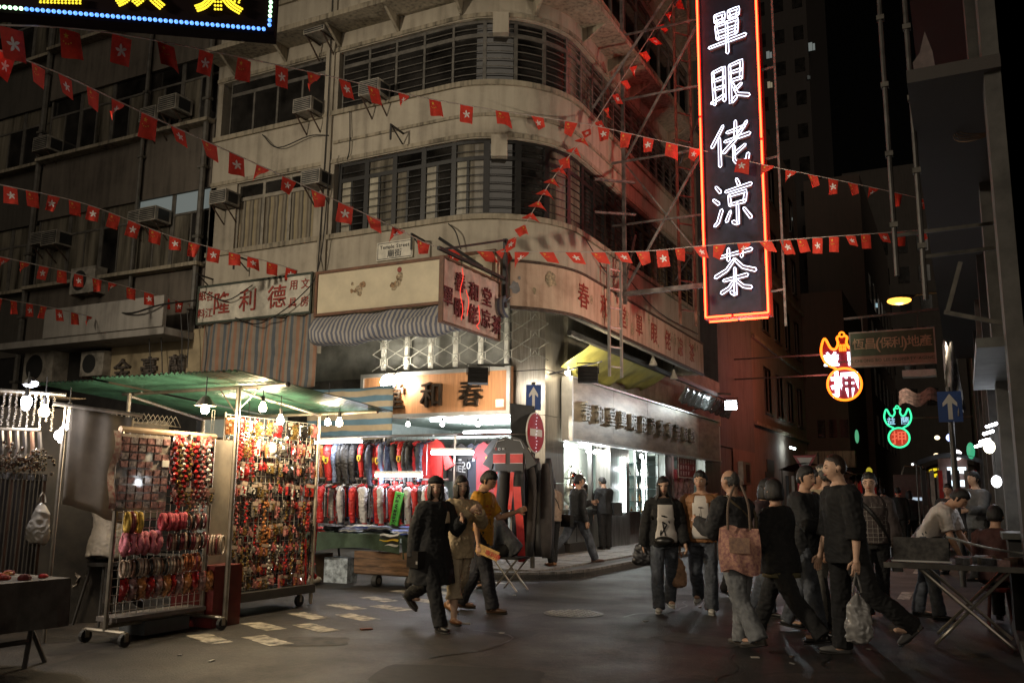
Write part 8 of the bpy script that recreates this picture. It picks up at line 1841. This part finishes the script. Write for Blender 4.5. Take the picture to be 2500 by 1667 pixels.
m = MB(); m.sph(lp-UP*.05, (.46, .26, .17), 14, 8); m.build('lens', E('sodium_lit', (1, .42, .06), 3.0), t); m = MB(); m.sph(lp+V((.08, 0, .07)), (.52, .22, .10), 14, 8); m.build('lamp_head', poleG, t)
m = MB(); m.tube(curve3([lp+V((.4, 0, .1)), lp+V((1.4, 0, .15)), V((.62, 38, lp.z-.1))], 4), .03, 6); m.build('arm', poleG, t)
lamp('street_lamp_glow', lp-UP*.3, 260, (1, .50, .14), .25)
# ================================================================== right hand side of the street
rb = thing('corner_tenement', 'dark concrete building along the right edge with poles and old signs', 'building', (1, 12, 0))
rw = wallmat('right_concrete', (.045, .038, .034), (.05, .045, .04), .6)
m = MB(); m.box(.6, 9.5, 3.0, 7, 60, 24); m.build('wall', rw, rb)
for y in (9.5, 13.0, 17, 21, 25, 30): m = MB(); m.box(.45, y, .12, .9, y+.5, 24); m.build('pillar', M('right_pillar', (.07, .065, .058), .8, var=.3, scale=3), rb)
for y, z in ((10.1, 6.4), (10.1, 9.6), (13.7, 6.4), (13.7, 9.6), (17.7, 6.4), (17.7, 9.6), (22, 6.4)): 
    m = MB(); m.box(.55, y, z, .60, y+2.7, z+1.9); f_ = m.build('window', frameG, rb); q = MB(); q.box(.545, y+.1, z+.1, .549, y+2.6, z+1.8); q.build('pane', blind2, f_)
for z in (5.6, 8.8, 12.0): m = MB(); m.box(-.25, 9.4, z, .6, 30, z+.14); m.build('balcony_slab', rw, rb)
for (x, y, z, L, lab) in ((-.55, 11.2, 4.0, 5, 'left of the two upright poles on the right hand building'), (-.25, 10.8, 3.6, 6, 'right of the two upright poles on the right hand building')):
    t = thing('sign_pole', lab, 'pole', (x, y, z)); m = MB(); m.cyl((x, y, z), (x, y, z+L), .03, 8); m.build('pole', poleG, t); m = MB(); [m.box(x-.045, y-.045, z+.6+k_*.9, x+.045, y+.045, z+.66+k_*.9) for k_ in range(5)]; tag(m.build('clamps', pipes, t), kind='stuff')
    m = MB(); m.bar((x, y, z+.5), (.6, y+.3, z+.6), .04); m.bar((x, y, z+L-.5), (.6, y+.3, z+L-.4), .04); m.build('bracket', pipes, t)
m = MB(); m.bar(onY(2312, 765, 12), onY(2345, 640, 12), .05); m.bar(onY(2305, 762, 12), onY(2450, 790, 12), .05); tag(m.build('angle_bracket', pipes), 'bent angle bracket sticking out from the right hand poles', 'bracket')
sgP = M('blade_sign_pinkish', (.22, .17, .16), .6, var=.2); sgD = M('blade_sign_dark', (.03, .028, .027), .6)
for (a, b, lab) in (((2228, 190), (2262, 318), 'upper slanting pale blade sign high at the right'), ((2243, 350), (2280, 475), 'lower slanting pale blade sign high at the right')):
    p0, p1 = onY(*a, 13), onY(*b, 13.6); t = thing('blade_sign', lab, 'sign', p1); d = (p1-p0)
    m = MB(); m.ob(p0, d, V((.13, -.02, .04)), V((.03, .5, .0))); m.build('board', sgP, t); m = MB(); m.ob(p0+V((.132, -.02, .04)), d*.98, V((.10, .02, -.02)), V((.03, .5, 0))); m.build('board_side', sgD, t)
t = thing('blade_sign', 'torn pinkish sign scrap above the upper blade sign at right', 'sign', onY(2245, 150, 13)); m = MB(); m.prism([(0, -.35), (.28, -.38), (.24, .1), (.16, .42), (.08, .12), (-.02, -.02)], (onY(2232, 150, 13), XR, UP), .06); m.build('board', sgP, t)
q = onY(2400, 300, 11); m = MB()
for k_ in range(4): m.tube([q+V((.28*cos(a)*(1+.04*k_), .02*k_, .13*sin(a)*(1+.06*k_)+.03*k_*cos(a))) for a in [i*2*pi/20 for i in range(20)]], .008, 5, close=True)
m.tube(curve3([q+V((-.28, 0, 0)), q+V((-.4, 0, .08)), q+V((-.42, 0, .2))], 5), .008, 5); tag(m.build('wire_coil', M('wire_brown', (.20, .12, .07), .6)), 'loose coil of brown wire on the right hand balcony', 'wire coil')
for (x0, y0, x1, y1, lab) in ((2300, 842, 2360, 1010, 'ragged grey tarpaulin bundle under the green property sign'),):
    a, b = onY(x0, y0, 15), onY(x1, y1, 15); m = MB(); m.grid(lambda u, v_: V((a.x+(b.x-a.x)*(u*(.55+.45*v_)), 15-.2*sin(pi*u)+.06*sin(u*14+v_*9), a.z+(b.z-a.z)*v_+.05*sin(u*8))), 14, 12); tag(m.build('tarpaulin_bundle', M('grey_tarpaulin', (.26, .24, .22), .8, var=.5, scale=6)), lab, 'tarpaulin')
m = MB(); a = onY(2195, 955, 16); m.grid(lambda u, v_: V((a.x+.85*u, 16-.3*v_, a.z+.05*sin(u*14)-.28*v_*(1-.3*u))), 16, 6); tag(m.build('striped_awning', M('dim_red_awning', (.20, .13, .11), .8, var=.5, scale=14)), 'dim striped awning in front of the green neon pawn sign', 'awning')
# shop at the right with its lamps
rs_ = thing('street_kiosk', 'dim kiosk with pale panels and tube lights at the right edge', 'kiosk', (1, 12, 0)); pk_ = M('kiosk_panel', (.11, .108, .10), .6, var=.3, scale=3)
m = MB(); m.box(.75, 11.5, .12, 3.5, 11.6, 3.0); m.build('wall_panel', pk_, rs_); m = MB(); m.box(.3, 10.2, 1.0, 2.5, 10.9, 1.06); m.build('counter', pk_, rs_); m = MB(); m.box(.35, 10.25, .12, 2.5, 10.85, 1.0); m.build('counter_front', sgD, rs_)
m = MB(); m.box(.2, 10.0, 2.9, 3, 14.0, 3.0); m.build('canopy', pk_, rs_)
for i, (px, py) in enumerate(((2432, 1034), (2424, 1052), (2414, 1072), (2402, 1084))):
    q = onY(px, py, 15.0+.6*i); tubelamp(q, q+V((-.12, .35, -.02)), ['first', 'second', 'third', 'last'][i]+' tube light in the receding row at the right hand shops', 2 if i < 2 else 0, .022, False)
for px, py, r_, c_, lab in ((2415, 1090, .075, (1, .9, .65), 'round creamy lamp under the tube light row at right'), (2433, 1175, .065, (.95, .95, 1), 'white barrel lantern over the kiosk counter'), (2496, 1168, .075, (.9, .95, 1), 'white barrel lantern at the very right edge')):
    q = onY(px, py, 12.5); t = thing('lantern', lab, 'lantern', q); m = MB(); m.sph(q, (r_*.9, r_*.9, r_*1.15), 10, 8); m.build('globe', E('lantern_'+lab[:5], c_, 5), t); m = MB(); m.cyl(q+UP*r_, q+UP*(r_+.5), .006, 5); m.build('cord', cabM, t)
lamp('lantern_glow', onY(2433, 1190, 12.3), 6, (.9, .95, 1), .08)
lamp('added_facade_spot', (-.15, 14.6, 3.7), 900, (1, .84, .64), .25, spot=R_(125), target=(-6.35, 17.0, 4.9))  # added spot without a fitting, brightens the tea shop side of the facade
# far small lights and signs
for px, py, y, rx, rz, c_, s2, lab in ((2288, 1068, 45, .12, .1, (1, .8, .5), 2.5, 'higher of two small warm lamps far up the street'), (2286, 1111, 45, .12, .1, (1, .75, .45), 2.5, 'lower of two small warm lamps far up the street'), (2320, 1068, 40, .16, .16, (.45, .55, 1), 2.5, 'bluish lamp far up the street beside the one way arrow'),
        (2335, 1110, 30, .16, .16, (1, .92, .92), 4, 'bright pinkish white lamp far up the street'), (2228, 1133, 50, .06, .06, (1, 1, 1), 3, 'tiny white spark in the dark middle of the far street'), (2340, 1200, 28, .25, .07, (1, .9, .95), 4, 'long white lamp over the far stalls'), (2370, 1100, 26, .1, .22, (.1, .8, .4), .5, 'green glow behind the one way arrow post'), (2092, 1065, 48, .1, .35, (.15, .7, .35), .5, 'small upright green sign on the left of the far street'),
        (2122, 1150, 48, .15, .2, (.8, .65, .05), .5, 'small yellow sign left in the far street')):
    q = onY(px, py, y); m = MB(); m.sph(q, (rx, .08, rz), 8, 6); tag(m.build('far_lamp', E('far_'+lab[:9]+str(px), c_, s2, False)), lab, 'lamp')
q = onY(2297, 1153, 42); t = thing('led_board', 'small yellow lettered board far up the street', 'sign', q); m = MB(); m.box(q.x-.55, 42, q.z-.27, q.x+.5, 42.1, q.z+.25); m.build('board', sgD, t)
for k_ in range(2):
    for j in range(5): m = MB(); m.box(q.x-.5+.2*j, 41.97, q.z-.2+.22*k_, q.x-.34+.2*j, 42, q.z-.04+.22*k_); m.build('led_letter', E('led_amber', (1, .75, .02), .9, False), t)
q = onY(2337, 1163, 30); t = thing('neon_sign', 'white C shaped neon sign far up the street', 'sign', q); m = MB(); m.box(q.x-.5, 30.05, q.z-1.0, q.x+.3, 30.15, q.z+.55); m.build('board', M('far_board', (.2, .12, .1), .7), t)
m = MB(); m.tube([q+V((.25, -.05, .18)), q+V((-.2, -.05, .2)), q+V((-.22, -.05, -.2)), q+V((.25, -.05, -.2))], .10, 8); m.build('neon_tube', E('neon_c', (.75, .9, 1), 2.2, False), t)
# small lorry with tail lights
q = onZ(2242, 1262, 0); q = V((-2.2, 48, 0)); t = thing('lorry', 'small lorry with red tail lights far up the street', 'lorry', q)
bdM = M('lorry_body', (.05, .05, .055), .4, var=.2)
m = MB(); m.box(q.x-.95, 48, .55, q.x+.95, 52, 2.5); m.build('cargo_box', bdM, t); m = MB(); m.box(q.x-.9, 52.05, .5, q.x+.9, 53.6, 2.2); m.build('cab', bdM, t)
for s in (-1, 1):
    m = MB(); m.box(q.x+s*.78-.10, 47.95, 1.55, q.x+s*.78+.10, 48, 1.72); m.build('tail_light', E('tail_red', (1, .08, .04), 4, False), t)
    for y in (48.7, 53): m = MB(); m.cyl((q.x+s*.9-.1, y, .4), (q.x+s*.9+.1, y, .4), .4, 14); m.build('wheel', caster_m, t)
m = MB(); m.box(q.x-.4, 47.96, 1.25, q.x+.4, 48, 1.4); m.build('number_plate', E('plate_lit', (.7, .85, 1), .6, False), t)
m = MB(); m.tube([q+V((-.55, -.1, 2.5)), q+V((-.4, -.1, 2.9)), q+V((.4, -.1, 2.9)), q+V((.55, -.1, 2.5))], .04, 6); m.build('roof_bar', galv, t)
# stalls lining the far street
for i, (x, y) in enumerate(((-4.9, 33.5), (-4.9, 39), (-4.8, 45), (-4.7, 51), (-.3, 27), (-.3, 33), (-.4, 40))):
    t = thing('market_stall', ['first', 'second', 'third', 'fourth'][i % 4]+f' dark market stall from the crossing on the {"left" if x < -2 else "right"} side of the far street', 'stall', (x, y, 0), 'stalls lining the far street')
    m = MB(); m.grid(lambda u, v_: V((x-.9+1.8*u, y-1.4+2.8*v_, 2.3+.25*sin(pi*u))), 6, 2); m.build('canopy', M('far_canopy', (.06, .05, .045), .7, var=.4), t)
    for a, b in ((-.8, -1.3), (.8, -1.3), (-.8, 1.3), (.8, 1.3)): m = MB(); m.cyl((x+a, y+b, 0), (x+a, y+b, 2.35), .025, 6); m.build('pole', pipes, t)
    m = MB(); m.box(x-.75, y-1.2, .7, x+.75, y+1.2, .78); m.build('counter', M('far_counter', (.10, .08, .07), .7, var=.5), t)
    for k_ in range(7): m = MB(); m.box(x-.7+.2*k_, y-1.25, 1.2, x-.6+.2*k_, y-1.15, 2.1); m.build('hanging_goods', [cK, cBe, cR, cN][k_ % 4], t)
# folding table at the right with goods
ft = thing('folding_table', 'folding table with crossed pale legs at the right', 'table', (.4, 10, 0)); tm = M('table_top_dark', (.03, .026, .024), .5, var=.3)
m = MB(); m.box(-.75, 9.55, .74, 1.9, 10.5, .77); m.build('top', tm, ft); m = MB(); m.box(-.76, 9.53, .725, 1.9, 9.55, .775); m.build('edge_strip', pipes, ft)
for y in (9.65, 10.4):
    m = MB(); m.cyl((-.45, y, .72), (.32, y, .02), .016, 8); m.build('leg', galv, ft); m = MB(); m.cyl((.32, y+.03, .72), (-.35, y+.03, .02), .016, 8); m.build('leg', galv, ft); m = MB(); m.cyl((1.1, y, .72), (1.6, y, .02), .016, 8); m.build('leg', galv, ft)
t = thing('display_board', 'pale leaflet board leaning on the folding table by the bending man', 'board', (-.5, 10, .78)); m = MB(); m.ob((-.68, 9.75, .78), (.5, .03, 0), (0, .12, .22), (0, -.015, .006)); m.build('board', M('leaflet_board', (.05, .045, .04), .6, var=.5, scale=18), t); m = MB(); m.ob((-.70, 9.74, .775), (.54, .03, 0), (0, .006, .015), (0, -.02, .0)); m.build('edge', alu, t)
gr = [M('table_goods_'+n, c, .5, var=.4, scale=20) for n, c in (('brown', (.16, .10, .07)), ('grey', (.14, .14, .14)), ('pink', (.28, .15, .13)), ('cream', (.30, .26, .2)))]
for i in range(30):
    p = V((-.1+1.9*rs.random(), 9.65+.75*rs.random(), .77)); m = MB(); m.cb(p+UP*.03, rs.uniform(.07, .16), rs.uniform(.05, .12), .06, rs.uniform(0, 3)); tag(m.build('boxed_ware', gr[i % 4]), ['brown', 'grey', 'pinkish', 'cream'][i % 4]+' small ware lying on the right hand folding table', 'ware', ['brown', 'grey', 'pinkish', 'cream'][i % 4]+' wares on the right hand table')
m = MB(); m.tube(curve3([V((-.2, 9.9, 1.02)), V((.2, 9.85, .92)), V((.7, 9.8, .86))], 6), .012, 6); tag(m.build('chrome_bar', alu), 'curved chrome bar sloping over the folding table', 'bar')
m = MB(); m.grid(lambda u, v_: V((.75+.7*u, 10.52, .70-.62*v_*(.4+.6*sin(pi*u)))), 12, 6); tag(m.build('red_cloth', M('red_brown_cloth', (.16, .03, .02), .8)), 'dark red cloth hanging behind the folding table legs', 'cloth')
# added street lamp out of view, put there to light facade and faces
t = thing('street_lamp', 'added street lamp out of view on the near pavement lighting the facade', 'street lamp', (-15.2, -3.2, 0))
m = MB(); m.tube([(-15.2, -3.2, 0), (-15.2, -3.2, 7.4), (-15.1, -3.1, 8.0), (-14.4, -2.4, 8.3), (-14.1, -2.1, 8.32)], [.09, .07, .05, .04, .04], 10); m.build('post', poleG, t)
m = MB(); m.sph((-14.02, -2.02, 8.37), (.34, .34, .10), 12, 6); m.build('lamp_head', poleG, t); m = MB(); m.sph((-14.0, -2.0, 8.26), (.2, .2, .06), 10, 6); m.build('lens', E('warm_lens', (1, .8, .5), 20, False), t)
bpy.data.scenes.remove(TSC)
# things of one kind in a row are told apart by their place in it
ORD = 'first second third fourth fifth sixth seventh eighth ninth tenth eleventh twelfth thirteenth fourteenth fifteenth sixteenth seventeenth'.split()
_by = {}
for o in list(COL.objects):
    if o.parent is None and 'label' in o and 'group' in o: _by.setdefault(o['label'], []).append(o)
def _px(o):
    p = V(o.location)
    if p.length < .01 and o.type == 'MESH': vv = [v.co for v in o.data.vertices]; p = sum(vv, V())/len(vv)
    d = p-C0; return d.dot(_r)/max(.01, d.dot(_f))
for lab, os_ in _by.items():
    if 2 <= len(os_) <= 17:
        for i, o in enumerate(sorted(os_, key=_px)):
            n_ = len(lab.split()); o['label'] = ORD[i]+' '+lab+' counting from the left' if n_ <= 11 else ORD[i]+' from left '+lab if n_ <= 13 else ORD[i]+' '+lab
